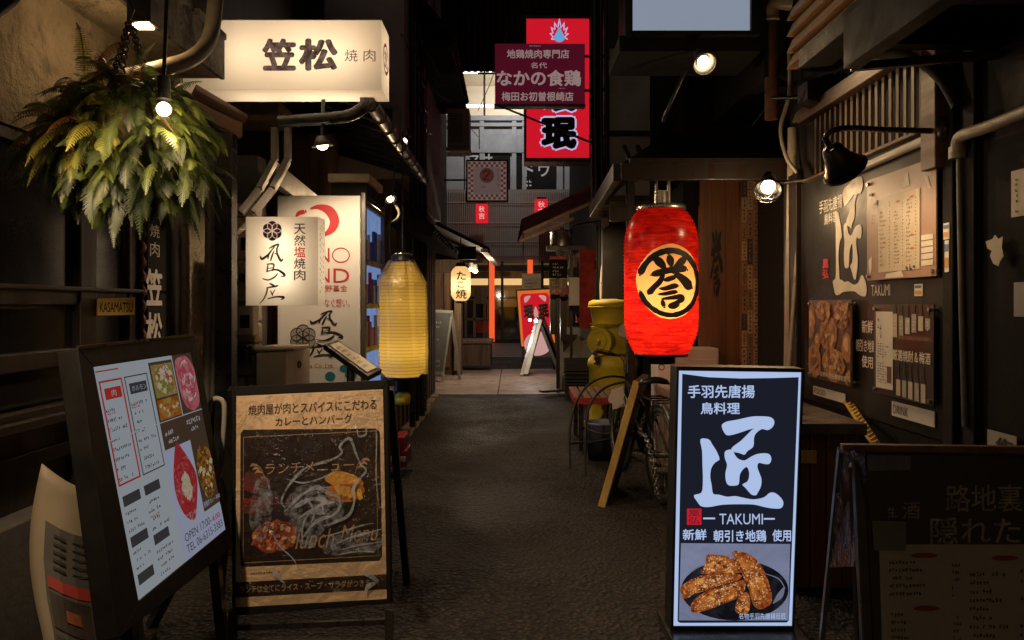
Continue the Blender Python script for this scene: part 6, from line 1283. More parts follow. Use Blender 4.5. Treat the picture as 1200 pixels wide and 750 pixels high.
a = MB(); a.lathe([(.02, 0), (.17, .015), (.185, .05)], c0 + V3((0, 0, .135)) + d_ * .12, n=20); a.slab([c0 + V3((-.26, -.2, .15)), c0 + V3((-.02, -.26, .17)), c0 + V3((.02, -.1, .19)), c0 + V3((-.18, -.03, .17))], (0, 0, 1), .02); a.build("hood", M['yellow'], hy_)
a = MB(); a.fbox(696, 418, 703, 427, 7.85, .03); a.build("tag_plate", M['rubber'], hy_)
a = MB(); a.fill([P(u, v, 7.83) for u, v in ell(730, 388, 6, 8, 14, .2)][::-1]); a.build("pale_label", M['whitepaint'], hy_)
a = MB(); a.lathe([(0, 1.362), (.08, 1.368), (.10, 1.362)], (hx - .05, hy - .05, 0), n=14); a.build("paper_scrap", M['whitepaper'], hy_)

# ================================================================== grey panel, crates
gp = thing("grey_panel", "plain grey A-board panel seen from behind, left of the yellow hydrant", "panel", (.85, 11.4, 0))
a = MB(); q_ = [P(657, 382, 11.9), P(699, 383, 11.5), P(700, 452, 11.1), P(653, 456, 11.3)]; a.slab(q_, (-.1, -1, 0.1), .06); a.build("board", pbr("panel_grey_green", (.30, .29, .25), (.24, .23, .2), 4, .6), gp, .008)
a = MB(); a.slab([p + V3((0, -.01, .004)) for p in (q_[0], q_[1], q_[1] + V3((0, 0, -.05)), q_[0] + V3((0, 0, -.05)))], (-.1, -1, .1), .03); a.bar(q_[3] + V3((-.25, -.3, 0.0)), q_[3] + V3((.25, -.05, 0)), .12, .03); a.build("edge_rail", M['dullsteel'], gp)
for k, lb in enumerate(("lower black plastic crate stacked beside the grey panel", "upper black plastic crate stacked beside the grey panel")):
    o = thing("plastic_crate", lb, "crate", (.80, 10.6, .03 + .2 * k), "black crates by the grey panel")
    x0, x1, y0, y1, zz = .72, 1.12, 10.5, 10.8, .12 + .24 * k; a = MB()
    for i in range(5): a.box(x0, x1, y0, y0 + .02, zz + i * .045, zz + i * .045 + .028); a.box(x0, x0 + .02, y0 + .021, y1 - .021, zz + i * .045, zz + i * .045 + .028); a.box(x0, x1, y1 - .02, y1, zz + i * .045, zz + i * .045 + .028); a.box(x1 - .02, x1, y0 + .021, y1 - .021, zz + i * .045, zz + i * .045 + .028)
    for x in (x0 - .004, x1 - .026): a.box(x, x + .03, y0 - .004, y0 + .0, zz - .005, zz + .22)
    a.box(x0 + .02, x1 - .02, y0 + .02, y1 - .02, zz - .12 if k == 0 else zz - .02, zz + .01); a.build("body", M['rubber'], o)
pv_ = thing("cooking_pot", "large steel stock pot on the shelf under the red awning", "pot", P(659, 290, 11.3))
a = MB(); px_ = P(658, 290, 11.35); a.lathe([(.0, 0), (.165, 0), (.17, .02), (.17, .22), (.178, .225), (.178, .235), (.165, .235)], px_, n=30); a.build("body", M['steel'], pv_)
a = MB(); a.lathe([(.178, .237), (.16, .25), (.05, .262), (.0, .262)], px_, n=30); a.cyl(px_ + V3((0, 0, .262)), px_ + V3((0, 0, .30)), .03); a.build("lid", M['dullsteel'], pv_)
for k, (u0, v0, u1, v1, mt, lb) in enumerate(((643.5, 300, 665, 326, M['blackmatt'], "dark menu poster with red heading hung at the bar shelf"), (643.5, 326.5, 665, 338, M['brownwood'], "brown notice board under the dark menu poster"), (644, 338, 674, 345, M['redpaint'], "narrow red and white banner strip under the brown notice"))):
    o = thing("bar_poster", lb, "poster", P(u0, v1, 11.1 - .03 * k), "posters hung at the bar shelf"); ff = FP(11.1 - .03 * k)
    MB().fbox(u0, v0, u1, v1, 11.1 - .03 * k, .02).build("sheet", mt, o)
    a = MB(); a.mat(0)
    if k == 0: a.quad(ff.quad([(644, 300.5), (664.5, 300.5), (664.5, 304), (644, 304)][::-1], .004)); a.mat(1); a.scribble(ff, 647, 307, 663, 324, 4, 6, .004)
    elif k == 1: a.mat(1).scribble(ff, 646, 329, 662, 336, 2, 6, .004)
    else: a.mat(1).scribble(ff, 646, 339.5, 672, 343.5, 1, 9, .004, .9, 0)
    a.build("lettering", (M['redink'], M['whiteink']), o)
nr_ = thing("noren_banner", "black cloth banner with white pointed emblem, left of the red lantern", "banner", P(708, 350, 8.9))
a = MB(); n_ = 10
for i in range(n_): a.quad([P(699 + 22 * i / n_, 392, 8.9 + .02 * (i % 2)), P(699 + 22 * (i + 1) / n_, 392, 8.9 + .02 * ((i + 1) % 2)), P(699 + 22 * (i + 1) / n_, 262, 8.9 + .02 * ((i + 1) % 2)), P(699 + 22 * i / n_, 262, 8.9 + .02 * (i % 2))])
c_ = a.build("cloth", M['blackmatt'], nr_); c_.modifiers.new("thick", 'SOLIDIFY').thickness = .006
a = MB(); ff = FP(8.87); a.fill(ff.quad([(708, 287), (710.5, 297), (714, 315), (716, 335), (715, 350), (703, 351), (702.5, 335), (704, 315), (706, 297)], 0)[::-1]); a.build("emblem", M['whiteink'], nr_)
a = MB(); a.fill(ff.quad(blob([(708, 320), (710.5, 330), (710, 340), (708.5, 346), (706.5, 340), (705.5, 330)])[::-1], .003)); a.quad(ff.quad([(704, 331), (712.5, 330), (712.5, 331.5), (704, 332.5)][::-1], .004)); a.quad(ff.quad([(707.5, 300), (708.8, 300), (708.8, 322), (707.5, 322)][::-1], .0035)); a.build("emblem_mark", M['ink'], nr_)
a = MB(); a.tube([P(694, 262, 8.9), P(722, 262, 8.9)], .012, 8); a.build("rod", M['darkwood'], nr_)
ps = thing("price_tag", "small tilted white card hanging under the dark eave, left of the red lantern", "card", P(709, 267, 8)); a = MB(); a.slab([P(704, 256, 8), P(712, 254, 8), P(714, 264, 8), P(707, 268, 8)], (0, -1, 0), .005); a.build("card", M['whitepaper'], ps); a = MB(); a.tube([P(708, 255, 8), P(710, 225, 8)], .004, 5); a.build("cord", M['cable'], ps)

# ================================================================== bench, bucket, hoops, leaning board, white box
bn = thing("slatted_bench", "low timber slatted bench with red edge, against the yellow hydrant", "bench", (.72, 7.2, 0))
a = MB()
for i in range(5): a.bar((.60 + i * .075, 6.85, .47), (.62 + i * .075, 7.75, .47), .06, .025)
a.build("seat", M['brownwood'], bn, .004)
a = MB(); a.bar((.56, 6.83, .45), (.99, 6.83, .45), .03, .06); a.bar((.565, 6.85, .45), (.585, 7.75, .45), .03, .06); a.build("red_edge", M['redcloth'], bn, .004)
for x, y in ((.60, 6.88), (.93, 6.88), (.62, 7.7), (.95, 7.7)): MB().box(x, x + .04, y, y + .04, 0, .45).build("leg", M['blackmetal'], bn)
a = MB(); a.bar((.60, 6.9, .2), (.95, 6.9, .2), .025, .025); a.build("stretcher", M['blackmetal'], bn)
bu = thing("plastic_bucket", "dull blue plastic bucket under the slatted bench", "bucket", (.74, 6.45, 0))
a = MB(); a.lathe([(.0, .01), (.11, .01), (.115, 0.0), (.14, .30), (.15, .305), (.15, .32), (.135, .32), (.11, .02)], (.76, 6.5, 0), n=26); a.build("pail", pbr("bucket_blue", (.13, .16, .24), (.10, .12, .18), 4, .5), bu)
a = MB(); a.curve([(.61, 6.5, .29), (.66, 6.38, .26), (.76, 6.35, .24), (.86, 6.38, .26), (.91, 6.5, .29)], .005, 6); a.build("handle", M['dullsteel'], bu)
for k, (uu, lb) in enumerate((([(668, 560), (668, 500), (676, 470), (692, 449), (716, 441), (738, 444)], "tall black bent steel hoop, left one, before the slatted bench"), ([(686, 545), (687, 495), (694, 470), (710, 454), (732, 448), (745, 452)], "tall black bent steel hoop, right one, before the slatted bench"))):
    o = thing("steel_hoop", lb, "barrier", (P(uu[0][0], 600, 6.1 + .3 * k).x, 6.1 + .3 * k, 0), "black steel hoops by the bench"); Yh = 6.1 - .25 * k; a = MB()
    pts = [P(u, v, Yh + .08 * i) for i, (u, v) in enumerate(uu)]; pts[0].z = 0.0; a.curve(pts, .010, 8, 6); a.bar(pts[1].lerp(pts[0], .4), P(715, 515, Yh + .4), .015, .015); a.build("rail", M['rubber'], o)
lbn = thing("leaning_board", "yellow edged timber signboard leaning back against the bicycle", "board", (.6, 4.95, 0))
e0, e1 = V3((.575, 4.95, 0)), P(746, 447, 5.25); dn = (e1 - e0).normalized(); back = V3((.16, .55, 0)); nn = dn.cross(back).normalized()
a = MB(); w2 = back.normalized() * .012; a.hexa([e0 - nn * .024, e0 + nn * .024, e0 + nn * .024 + back * .05, e0 - nn * .024 + back * .05], [e1 - nn * .024, e1 + nn * .024, e1 + nn * .024 + back * .05, e1 - nn * .024 + back * .05])
a.build("edge", M['yellowwood'], lbn, .003)
a = MB(); bb = back * .052; a.hexa([e0 - nn * .02 + bb, e0 + nn * .02 + bb, e0 + nn * .02 + back, e0 - nn * .02 + back], [e1 - nn * .02 + bb, e1 + nn * .02 + bb, e1 + nn * .02 + back, e1 - nn * .02 + back]); a.build("panel", M['oldwood'], lbn)
a = MB()
for i in range(12): p_ = e0.lerp(e1, .06 + i * .075); a.bar(p_ - nn * .026 - w2 * .2, p_ - nn * .026 + dn * .045 - w2 * .2, .006, .012)
a.build("trim_dashes", M['brownink'], lbn)
wbx = thing("white_cabinet", "pinkish white metal cabinet mostly hidden behind bicycle and standing sign", "cabinet", (1.22, 6.0, 0))
a = MB(); a.box(1.085, 1.55, 5.75, 6.0, .05, .98); a.build("body", pbr("cabinet_white", (.75, .66, .60), (.66, .57, .51), 3, .5), wbx, .01); a = MB(); a.box(1.105, 1.53, 5.742, 5.75, .1, .9); a.build("door", pbr("cabinet_door", (.78, .68, .62), (.68, .59, .53), 3, .5), wbx, .004)
kc = thing("red_crate", "red and white stacked boxes on the kerb beside the lunch board", "box", (-.85, 5.9, .05))
a = MB(); a.box(-.98, -.80, 5.8, 6.1, .08, .20); a.box(-.97, -.82, 5.82, 6.08, .202, .30); a.mat(1); a.box(-.982, -.798, 5.79, 5.80, .12, .16); a.build("box", (M['redpaint'], M['whitepaint']), kc, .006)

# ================================================================== bicycle
bi = thing("bicycle", "black city bicycle parked behind the leaning yellow board and standing sign", "bicycle", (.95, 5.6, 0))
rw, fw, wr_ = V3((.98, 5.05, .315)), V3((.86, 6.08, .315)), .295
fdir = (fw - rw).normalized(); ax_ = V3((fdir.y, -fdir.x, 0))
for c_ in (rw, fw):
    a = MB(); a.torus(c_, ax_, wr_, .02, 44, 10); ty = a.build("tyre", M['rubber'], bi)
    a = MB(); a.torus(c_, ax_, wr_ - .026, .011, 44, 8); rm_ = a.build("rim", M['dullsteel'], ty)
    a = MB(); a.cyl(c_ - ax_ * .045, c_ + ax_ * .045, .018, None, 14)
    for k in range(24):
        t_ = 2 * math.pi * k / 24; e = c_ + (fdir * math.cos(t_) + V3((0, 0, 1)) * math.sin(t_)) * (wr_ - .03); a.tube([c_ + ax_ * (.03 if k % 2 else -.03), e], .0014, 4, False)
    a.build("spokes", M['dullsteel'], ty)
    a = MB(); pts = []
    for k in range(13):
        t_ = R(15) + R(150) * k / 12 - (R(10) if c_ is fw else 0); pts.append(c_ + (fdir * math.cos(t_) + V3((0, 0, 1)) * math.sin(t_)) * (wr_ + .035))
    a.tube(pts, .018, 8); a.build("mudguard", M['dullsteel'], bi)
bb_ = rw.lerp(fw, .42); bb_.z = .27; st_ = rw.lerp(fw, .27); st_.z = .66; hd0 = rw.lerp(fw, .83); hd0.z = .60; hd1 = rw.lerp(fw, .80); hd1.z = .78
a = MB()
for p, q_, r_ in ((bb_, st_, .017), (bb_, hd0, .02), (st_ - V3((0, 0, .12)), hd1 - V3((0, 0, .06)), .014), (hd0 - V3((0, 0, .03)), hd1, .02)): a.tube([p, q_], r_, 10)
for sg in (-1, 1):
    a.tube([bb_ + ax_ * .03 * sg, rw + ax_ * .055 * sg], .010, 8); a.tube([st_ - V3((0, 0, .06)) + ax_ * .02 * sg, rw + ax_ * .055 * sg], .009, 8); a.tube([hd0 + ax_ * .03 * sg, fw + ax_ * .05 * sg], .013, 8)
a.tube([st_, st_ + V3((0, -.02, .10))], .013, 10); a.build("frame", M['blackmetal'], bi)
sd = st_ + V3((0, -.04, .115)); a = MB(); vs_, fs2 = [], []
for i in range(11):
    t_ = i / 10; w_ = (.10 * (1 - t_) ** 1.2 + .026) * (1 if i else .75); y = -.13 + .27 * t_; h_ = .035 - .02 * t_
    for j, (cx, cz) in enumerate(((-1, -.6), (-.85, .35), (-.4, .9), (0, 1), (.4, .9), (.85, .35), (1, -.6), (0, -.3))): vs_.append(sd + fdir * y + ax_ * cx * w_ + V3((0, 0, cz * h_ + .012 * (1 - t_))))
for i in range(10):
    for j in range(8): fs2.append((i * 8 + j, i * 8 + (j + 1) % 8, (i + 1) * 8 + (j + 1) % 8, (i + 1) * 8 + j))
fs2 += [tuple(range(8))[::-1], tuple(range(80, 88))]; a.smooth = True; a.add(vs_, fs2); a.build("saddle", pbr("saddle_vinyl", (.014, .013, .013), (.02, .02, .02), 8, .3), bi)
hb = hd1 + V3((0, .02, .14)); a = MB(); a.tube([hd1, hb], .014, 10); a.curve([hb + ax_ * -.30 - fdir * .16 + V3((0, 0, .03)), hb + ax_ * -.24 - fdir * .05 + V3((0, 0, .03)), hb + ax_ * -.10 + fdir * .03, hb, hb + ax_ * .10 + fdir * .03, hb + ax_ * .24 - fdir * .05 + V3((0, 0, .03)), hb + ax_ * .30 - fdir * .16 + V3((0, 0, .03))], .012, 10, 6); a.build("handlebar", M['blackmetal'], bi)
for sg in (-1, 1):
    a = MB(); a.tube([hb + ax_ * .295 * sg - fdir * .15 + V3((0, 0, .03)), hb + ax_ * .31 * sg - fdir * .26 + V3((0, 0, .03))], .018, 10); a.build("grip", M['rubber'], bi)
    a = MB(); a.curve([hb + ax_ * .28 * sg - fdir * .10, hb + ax_ * .29 * sg - fdir * .15 - V3((0, 0, .03)), hb + ax_ * .30 * sg - fdir * .22 - V3((0, 0, .04))], .006, 6); a.build("brake_lever", M['steel'], bi)
a = MB(); a.curve([hb + ax_ * -.26 - fdir * .08, hb + ax_ * -.2 + fdir * .1 + V3((0, 0, .04)), hb + fdir * .12 - V3((0, 0, .05)), hd0 + fdir * .03], .004, 6, 8); a.curve([hb + ax_ * .26 - fdir * .08, hb + ax_ * .1 + fdir * .14 + V3((0, 0, .05)), hb + fdir * .1 - V3((0, 0, .1)), bb_ + V3((0, 0, .1))], .004, 6, 8); a.build("brake_cable", M['cable'], bi)
a = MB(); a.torus(bb_ + ax_ * .05, ax_, .085, .006, 32, 6); a.tube([bb_ - ax_ * .09, bb_ + ax_ * .09], .012, 8); a.bar(bb_ + ax_ * .08, bb_ + ax_ * .08 + fdir * .10 - V3((0, 0, .13)), .012, .022); a.bar(bb_ - ax_ * .08, bb_ - ax_ * .08 - fdir * .10 + V3((0, 0, .13)), .012, .022); a.build("crank", M['steel'], bi)
for sg in (-1, 1): a = MB(); c_ = bb_ + ax_ * .12 * sg + (fdir * .10 - V3((0, 0, .13))) * sg; a.box(c_.x - .045, c_.x + .045, c_.y - .035, c_.y + .035, c_.z - .012, c_.z + .012); a.build("pedal", M['rubber'], bi)
a = MB()
rk = rw + V3((0, 0, wr_ + .07))
for sg in (-1, 1): a.tube([rk + ax_ * .07 * sg - fdir * .18, rk + ax_ * .07 * sg + fdir * .24], .007, 6); a.tube([rk + ax_ * .07 * sg - fdir * .05, rw + ax_ * .055 * sg], .006, 6)
for k in range(4): a.tube([rk - ax_ * .07 + fdir * (-.16 + .12 * k), rk + ax_ * .07 + fdir * (-.16 + .12 * k)], .006, 6)
a.build("rear_carrier", M['blackmetal'], bi)
a = MB(); cpt = catmull([st_ - V3((0, 0, .10)) - ax_ * .02, st_ - V3((.02, .1, .22)) - ax_ * .06, rw + V3((-.05, .02, .12)) - ax_ * .05, rw + V3((-.03, -.1, -.02)) - ax_ * .04, rw + V3((-.02, -.12, -.22)) - ax_ * .03], 8)
for i in range(0, len(cpt) - 1): p_, q_ = V3(cpt[i]), V3(cpt[i + 1]); a.torus((p_ + q_) / 2, (q_ - p_).cross(V3((1, 0, 0)) if i % 2 else V3((0, 1, .2))), .014, .0045, 10, 5)
a.build("lock_chain", M['steel'], bi)
a = MB(); a.slab([P(716, 458, 5.75), P(730, 452, 5.75), P(733, 476, 5.75), P(718, 480, 5.75)], (0, -1, 0), .01); a.fill([P(u, v, 5.73) for u, v in ell(723, 467, 9, 10, 12, .3)][::-1]); a.build("name_sticker", M['whitepaint'], bi)

# ================================================================== air conditioners
def aircon(name, lb, u0, v0, u1, v1, Y, d):
    o = thing(name, lb, "air conditioner", P((u0 + u1) / 2, v1, Y), "outdoor units on the left upper wall")
    MB().fbox(u0, v0, u1, v1, Y, d).build("casing", pbr("aircon_paint", (.22, .20, .19), (.17, .155, .145), 4, .5), o, .01)
    a = MB(); w = u1 - u0; hgt = v1 - v0
    for i in range(12): a.fbox(u0 + w * .1, v0 + hgt * (.12 + i * .065), u0 + w * .68, v0 + hgt * (.145 + i * .065), Y - .02, .018)
    a.build("fan_grille", M['blackmetal'], o)
    a = MB(); a.fbox(u0 - 1, v1 + .3, u1 + 1, v1 + 4, Y, d); a.build("bracket", M['dullsteel'], o)
aircon("aircon_unit", "grey outdoor air conditioner on a bracket beneath the tiled side eave", 524, 127, 550, 172, 9.2, .35)
aircon("aircon_unit", "dim outdoor air conditioner on the plastered wall, just right of the big lit sign", 446, 122, 466, 160, 7.05, .2)
# ================================================================== lamps
def can_lamp(name, lb, pos, aim, r, L_, mat_, watts, col, arm=None, spot=110, cage=False, grp=None, bulb_r=None):
    pos, d = V3(pos), (V3(aim) - V3(pos)).normalized(); o = thing(name, lb, "lamp", pos, grp)
    a = MB(); a.lathe([(.25 * r, -L_), (.45 * r, -L_ * .95), (.6 * r, -L_ * .5), (r, .0), (r * .97, .0), (.55 * r, -L_ * .48), (.3 * r, -L_ * .8)], pos, d, 28); a.torus(pos, d, r, r * .05, 28, 6); a.build("shade", mat_, o)
    b = MB(); br_ = bulb_r or r * .55; b.ball(pos - d * L_ * .18, br_, n=14, m=10); b.build("bulb", M['bulb'], o)
    if cage:
        a = MB()
        for k in range(3): a.torus(pos + d * (r * .1 + k * r * .45), d, r * (1.0, .85, .5)[k], r * .022, 20, 5)
        x = d.orthogonal().normalized(); y = d.cross(x)
        for k in range(6):
            e = x * math.cos(k * math.pi / 3) + y * math.sin(k * math.pi / 3); a.curve([pos + e * r, pos + e * r * .9 + d * r * .5, pos + e * r * .5 + d * r, pos + d * r * 1.1], r * .022, 5, 4)
        a.build("wire_guard", M['blackmetal'], o)
    if arm:
        a = MB(); a.curve(arm, .012, 8, 6); a.build("arm", M['blackmetal'], o)
    light('SPOT', pos + d * (r * .25), watts, col, r * .4, pos + d, spot, .7); return o
# caged lamp before the paper slips, steel spot above it, black gooseneck over the wall panel
p = P(900, 222, 4.45); light('POINT', p + V3((-.06, .10, -.1)), 9, WARM, .04); can_lamp("caged_lamp", "lit caged bulb lamp before the paper slips, right of the red lantern", p, p + V3((-.25, -.6, -.72)), .075, .13, M['blackmetal'], 20, WARM, [p + V3((.02, .12, .05)), p + V3((.12, .12, .06)), P(950, 210, 4.45), V3((1.72, 4.45, 2.03))], 150, True)
p = P(826, 75, 4.5); can_lamp("spot_lamp", "lit round steel spot lamp under the blue sign, high on the right", p, p + V3((.06, -.72, -.62)), .066, .15, M['dullsteel'], 26, WARM, [p + V3((-.05, .12, .08)), p + V3((-.10, .2, -.05)), p + V3((-.16, .4, -.22)), V3((1.05, 5.2, 2.55))], 90)
p = V3((1.315, 3.03, 1.835)); o = can_lamp("gooseneck_lamp", "glossy black gooseneck lamp shining down on the black sign wall", p, p + V3((.66, .40, -.66)), .085, .12, M['black'], 15, WARM, [V3((1.71, 3.08, 2.0)), V3((1.5, 3.06, 2.0)), V3((1.28, 2.97, 1.985)), p + V3((-.10, -.06, .12)), p + V3((-.075, -.045, .075))], 92)
a = MB(); a.lathe([(.06, 0), (.062, .02), (.03, .035)], V3((1.72, 3.08, 2.0)), (-1, 0, 0), 20); a.build("wall_mount", M['blackmetal'], o)
# left hand lamps
p = P(378, 171, 4.25); can_lamp("pendant_lamp", "lit flat pendant lamp under the dark awning, above the white vending machine", p, p + V3((.12, .12, -1)), .06, .055, M['dullsteel'], 135, (1, .74, .48), [p + V3((0, 0, .05)), p + V3((.0, .02, .28))], 150)
p = P(473, 166, 6.8); can_lamp("spot_lamp", "small lit spot lamp clamped to the gutter end, highest on the left", p, p + V3((-.25, -.7, -.5)), .04, .13, M['blackmetal'], 60, SOFT, [p + V3((.06, .1, .02)), p + V3((.02, .15, .15))], 170)
p = P(458, 234, 6.2); can_lamp("spot_lamp", "lit spot lamp with bent arm above the yellow lantern", p, p + V3((.45, -.45, -.85)), .05, .05, M['blackmetal'], 150, WARM, [p + V3((0, .05, 0)), p + V3((.06, .06, -.1)), p + V3((0, .1, -.17)), p + V3((-.2, .4, -.15))], 172)
# soffit lamp over the fern and its lower bulb, big shade at the top left corner
o = thing("soffit_lamp", "square recessed lamp in the canopy underside, above the hanging fern", "lamp", P(168, 62, 2.95))
sp_ = P(168, 62, 2.95); a = MB(); a.box(sp_.x - .045, sp_.x + .045, 2.91, 2.99, 2.375, 2.475); a.build("housing", M['blackmetal'], o, .004)
a = MB(); a.box(sp_.x - .03, sp_.x + .03, 2.925, 2.975, 2.368, 2.3745); a.build("lens", M['bulb'], o); light('POINT', (sp_.x, 2.93, 2.32), 4.5, WARM, .03)
sp_ = P(192, 128, 2.36); o = thing("bulb_lamp", "bare lit bulb on a short holder at the right side of the fern", "lamp", sp_)
a = MB(); a.ball(sp_, .022, n=14, m=10); a.build("bulb", emit("small_bulb", (1, .76, .45), 7), o); a = MB(); a.cyl(sp_ + V3((0, 0, .03)), sp_ + V3((0, 0, .10)), .022, .018, 14); a.tube([sp_ + V3((0, 0, .1)), sp_ + V3((.0, .02, .35)), sp_ + V3((-.2, .1, .50)), (-1.5, 2.6, 2.47)], .006, 6); a.build("holder", M['blackmetal'], o)
light('POINT', sp_ + V3((.05, .0, -.04)), 4.5, WARM, .035)
p = V3((-1.235, 1.68, 1.96)); o = thing("shade_lamp", "big black lamp shade cut by the top left corner", "lamp", p)
a = MB(); a.lathe([(.02, .16), (.05, .15), (.07, .10), (.145, -.005), (.15, -.02), (.146, -.02), (.14, -.003), (.06, .09)], p, (-.12, -.72, .68), 36); a.build("shade", M['black'], o)
a = MB(); a.ball(p + V3((0, -.02, .02)), .03, n=12, m=8); a.build("bulb", M['bulb'], o); a = MB(); a.curve([p + V3((.015, 0, .15)), p + V3((.0, 0, .3)), p + V3((-.3, .0, .35)), V3((-1.75, 1.7, 2.2))], .012, 8); a.build("arm", M['blackmetal'], o)
light('SPOT', p + V3((0, .03, -.02)), 92, (1, .70, .40), .05, p + V3((.40, 1.0, -1.08)), 92)
p = P(668, 277, 8.2); can_lamp("clip_lamp", "small round lit lamp under the red awning, above the steel pot", p, p + V3((.18, .5, -1)), .035, .05, M['steel'], 110, WARM, [p + V3((.02, .05, .04)), p + V3((.1, .2, .15)), V3((1.42, 8.7, 2.3))], 172)
# takoyaki stall ceiling lamps
for k, (u, lb) in enumerate(((552, "left one of two lit round ceiling lamps beside the cream lantern"), (557, "right one of two lit round ceiling lamps beside the cream lantern"))):
    c_ = P(u, 316 + k * 2, 13.2); o = thing("ceiling_lamp", lb, "lamp", c_, "stall ceiling lamps"); a = MB(); a.ball(c_, .045, .045, .03, 12, 8); a.build("bulb", M['bulb'], o); a = MB(); a.cyl(c_ + V3((0, 0, .03)), c_ + V3((0, 0, .12)), .05, .04, 14); a.build("holder", M['steel'], o)
light('POINT', P(555, 322, 13.0), 55, (1, .78, .52), .06)
light('AREA', (0, YE - 2.2, 9.4), 150, (1, .92, .84), 1.2, (0, YE, 4.0))  # added light with no fixture, washing the far building's front and the street
light('AREA', (0.2, YE + 1.4, 2.3), 30, (1, .62, .3), 1.0, (0.2, YE + 1.5, 0))
light('AREA', (0.0, YE + 2.4, 10.0), 75, (1, .92, .8), 1.5, (0.0, YE + 3.6, 9.0))

# ================================================================== hanging fern
fx, fy, fz = -1.28, 2.55, 1.865
fe = thing("hanging_fern", "big hanging basket of green and rusty fern fronds under the stucco canopy", "fern", (fx, fy, fz))
a = MB(); a.ball((fx, fy, fz - .02), .19, .18, .17, 22, 14, .07); a.build("moss_ball", M['moss'], fe)
a = MB(); rnd = random.Random(11)
for i in range(9):
    an = rnd.random() * 6.28; a.curve([(fx + .17 * math.cos(an), fy + .17 * math.sin(an), fz + .05), (fx + .2 * math.cos(an + .3), fy + .2 * math.sin(an + .3), fz - .06), (fx + .13 * math.cos(an + .5), fy + .13 * math.sin(an + .5), fz - .16), (fx + .05 * math.cos(an + .9), fy + .05 * math.sin(an + .9), fz - .24)], .008, 6)
a.build("basket", M['brownwood'], fe)
a = MB(); tpz = P(130, 22, fy).z; hookp = V3((fx + .01, fy, tpz))
for an in (0.3, 2.4, 4.5):
    e = V3((fx + .075 * math.cos(an), fy + .075 * math.sin(an), fz + .14)); n_ = 20
    for k in range(n_):
        p_ = e.lerp(hookp, (k + .5) / n_); d_ = (hookp - e).normalized(); a.torus(p_, d_.cross(V3((math.cos(k * 1.57), math.sin(k * 1.57), .2))), .011, .0025, 8, 4)
a.build("chain", M['blackmetal'], fe)
a = MB(); a.curve([hookp, hookp + V3((.012, 0, .03)), hookp + V3((.0, 0, .06)), hookp + V3((0, 0, .14)), V3((fx, fy, 2.48))], .005, 6); a.build("hook", M['blackmetal'], fe)
def leafm(name, c1, c2):
    m, nt, out = _nt(name); b = nt.nodes.new("ShaderNodeBsdfPrincipled"); t = nt.nodes.new("ShaderNodeBsdfTranslucent"); mx = nt.nodes.new("ShaderNodeMixShader"); mx.inputs[0].default_value = .3
    oi = nt.nodes.new("ShaderNodeTexCoord"); c = _mix(nt, _ramp(nt, _noise(nt, 9, 5, .7, oi.outputs["Object"]), .35, .65), c1, c2); nt.links.new(c, b.inputs["Base Color"]); nt.links.new(c, t.inputs[0]); b.inputs["Roughness"].default_value = .5
    nt.links.new(b.outputs[0], mx.inputs[1]); nt.links.new(t.outputs[0], mx.inputs[2]); nt.links.new(mx.outputs[0], out.inputs[0]); return m
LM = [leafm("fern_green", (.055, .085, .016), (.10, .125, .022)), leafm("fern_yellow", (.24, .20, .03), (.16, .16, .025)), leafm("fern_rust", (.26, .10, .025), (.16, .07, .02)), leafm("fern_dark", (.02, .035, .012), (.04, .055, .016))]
def frond(mb, base, dirv, L_, droop, width, rnd):
    d = V3(dirv).normalized(); side = d.cross(V3((0, 0, 1)))
    if side.length < .1: side = V3((1, 0, 0))
    side.normalize(); p = V3(base); n_ = 24; step = L_ / n_; roll = rnd.uniform(-.5, .5)
    for i in range(n_ + 1):
        t_ = i / n_; up = side.cross(d).normalized(); sd_ = (side * math.cos(roll) + up * math.sin(roll)).normalized()
        if i > 2:
            w_ = width * (math.sin(math.pi * min(1, (t_ + .08) * .95)) ** .75) * (1 - .35 * t_) + .004
            for sg in (-1, 1):
                ld_ = (sd_ * sg + d * .42 + V3((0, 0, -.18))).normalized(); q = p; nl_ = 5; w0_ = w_ * rnd.uniform(.72, 1.15); pw = step * .95; back_ = d
                L1, R1 = [], []
                for k in range(nl_ + 1):
                    s_ = k / nl_; hw = pw * .5 * (1 - s_ * .85) * (1.0 if k % 2 == 0 else .55) + .0006; c_ = p + ld_ * (w0_ * s_) + V3((0, 0, -w_ * .22 * s_ * s_)); L1.append(c_ + back_ * hw); R1.append(c_ - back_ * hw)
                mb.add(L1 + R1, [(k, k + 1, nl_ + 2 + k, nl_ + 1 + k) for k in range(nl_)])
        q = p + d * step; mb.add([p - sd_ * .0016, p + sd_ * .0016, q + sd_ * .0014, q - sd_ * .0014], [(0, 1, 2, 3)]); p = q; d = (d + V3((rnd.uniform(-.02, .02), rnd.uniform(-.02, .02), -droop / n_))).normalized()
rnd = random.Random(31)
fm_ = MB()
def fern_mat(an, el_, low):  # leaf colours also carry light: brighter on left, darker on right and below
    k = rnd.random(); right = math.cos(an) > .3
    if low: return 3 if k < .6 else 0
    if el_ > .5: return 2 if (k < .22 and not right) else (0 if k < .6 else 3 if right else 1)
    return 3 if (right and k < .5) else 1 if (k < (.22 if right else .55)) else 0
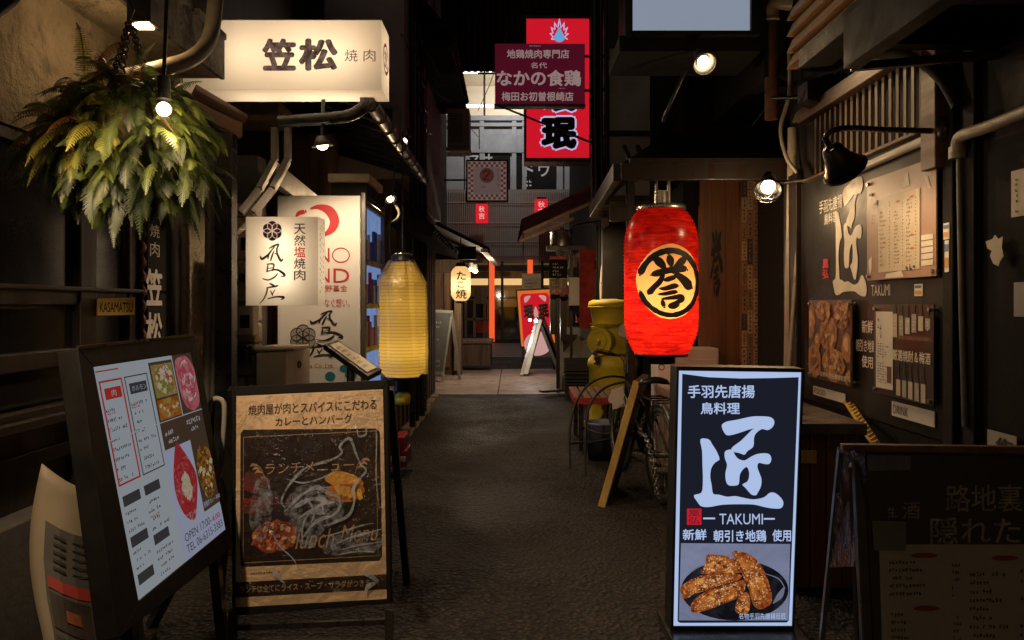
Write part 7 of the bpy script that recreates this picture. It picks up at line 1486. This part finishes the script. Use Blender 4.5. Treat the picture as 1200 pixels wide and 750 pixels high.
for i in range(760):                                  # short young fronds pointing every way, over the whole clump
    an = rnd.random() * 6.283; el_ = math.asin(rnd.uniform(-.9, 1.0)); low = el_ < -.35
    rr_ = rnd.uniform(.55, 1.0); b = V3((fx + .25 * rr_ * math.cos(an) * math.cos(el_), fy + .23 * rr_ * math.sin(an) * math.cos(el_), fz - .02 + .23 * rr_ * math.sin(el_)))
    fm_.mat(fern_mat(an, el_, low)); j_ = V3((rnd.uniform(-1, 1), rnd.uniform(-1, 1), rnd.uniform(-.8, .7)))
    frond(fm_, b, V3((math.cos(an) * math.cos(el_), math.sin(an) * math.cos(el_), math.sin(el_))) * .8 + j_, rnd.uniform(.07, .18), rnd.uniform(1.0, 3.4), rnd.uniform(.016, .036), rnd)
for an, el_, L_, k in ((3.9, .2, .24, 1), (4.3, .0, .26, 1), (4.7, .1, .22, 1), (4.1, -.4, .26, 1), (5.0, -.1, .22, 0), (3.5, .0, .26, 0), (3.3, .4, .26, 2), (4.2, .7, .22, 2), (2.6, .7, .26, 2), (3.0, .3, .30, 0), (3.2, .1, .28, 1), (4.5, .4, .20, 2), (5.6, .2, .24, 0)):
    fm_.mat(k); frond(fm_, (fx + .15 * math.cos(an), fy + .16 * math.sin(an), fz + .0), (math.cos(an), math.sin(an), math.tan(el_)), L_, 1.7, .044, rnd)
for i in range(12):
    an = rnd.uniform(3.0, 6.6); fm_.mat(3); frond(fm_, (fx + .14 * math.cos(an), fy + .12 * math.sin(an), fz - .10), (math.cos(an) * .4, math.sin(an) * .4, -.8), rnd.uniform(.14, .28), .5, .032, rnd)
fm_.build("fronds", LM, fe)
# ================================================================== what is printed or fixed on a part belongs to that part
NEST = {"lit_panel": ("lettering", "emblem_lines", "red_lettering", "red_emblem", "black_print", "white_lettering", "red_seal", "photo_ground", "photo_plate", "photo_plate_sheen", "photo_wing", "photo_caption"),
        "lit_sheet": ("red_print", "dark_print", "white_print", "photo_ground", "lilac_ground", "dish_photo"), "poster": ("dark_panel", "dark_band", "dark_lettering", "tan_lettering", "red_lettering", "dish_photo"),
        "plastic_cover": ("plastic_folds", "plastic_fold"), "plate": ("lettering",), "sheet": ("lettering", "price_sheet", "price_slip", "small_print", "orange_mark", "pale_print", "clip", "chicken_photo", "bottle_photo", "print"),
        "red_panel": ("white_outline", "black_lettering", "blue_drop", "lettering", "pale_print"), "board": ("lettering", "chalk_lettering", "price_sheet", "small_print", "red_mark", "tape_patch"), "face": ("emblem",), "border": ("border_check",),
        "shade": ("brush_character", "lettering"), "slate": ("chalk_lettering",), "menu_sheet": ("small_print",), "cloth": ("emblem", "emblem_mark"), "upright_sign_board": ("lettering",), "sign_panel": ("white_lettering", "red_seal"),
        "timber_panel": ("carved_character", "paper_slips"), "upper_bay": ("frosted_window",), "timber_front": ("window_pane", "rope_trim"), "upper_wall": ("window_pane", "window_lettering"), "louver_wall": ("louver_slats",),
        "shopfront_frame": ("shop_glass", "shop_blind"), "door_frame": ("drink_can", "display_light"), "case": ("window",), "casing": ("fan_grille",), "handlebar": ("grip", "brake_lever", "brake_cable"), "gutter": ("gutter_outlet",), "canopy": ("canopy_fascia",)}
def stem_(o): return o.name.split(".")[0]
for root in [o for o in scene.objects if o.parent is None and o.get("category")]:
    kids = list(root.children)
    for host in kids:
        for k in kids:
            if k is not host and k.parent is root and host.parent is root and stem_(k) in NEST.get(stem_(host), ()) and not len(k.children): k.parent = host
for o in scene.objects:                                # the dark characters inside the seal ride on the seal
    if stem_(o) == "seal_lettering": o.parent = next(k for k in o.parent.children if stem_(k) == "lit_panel")
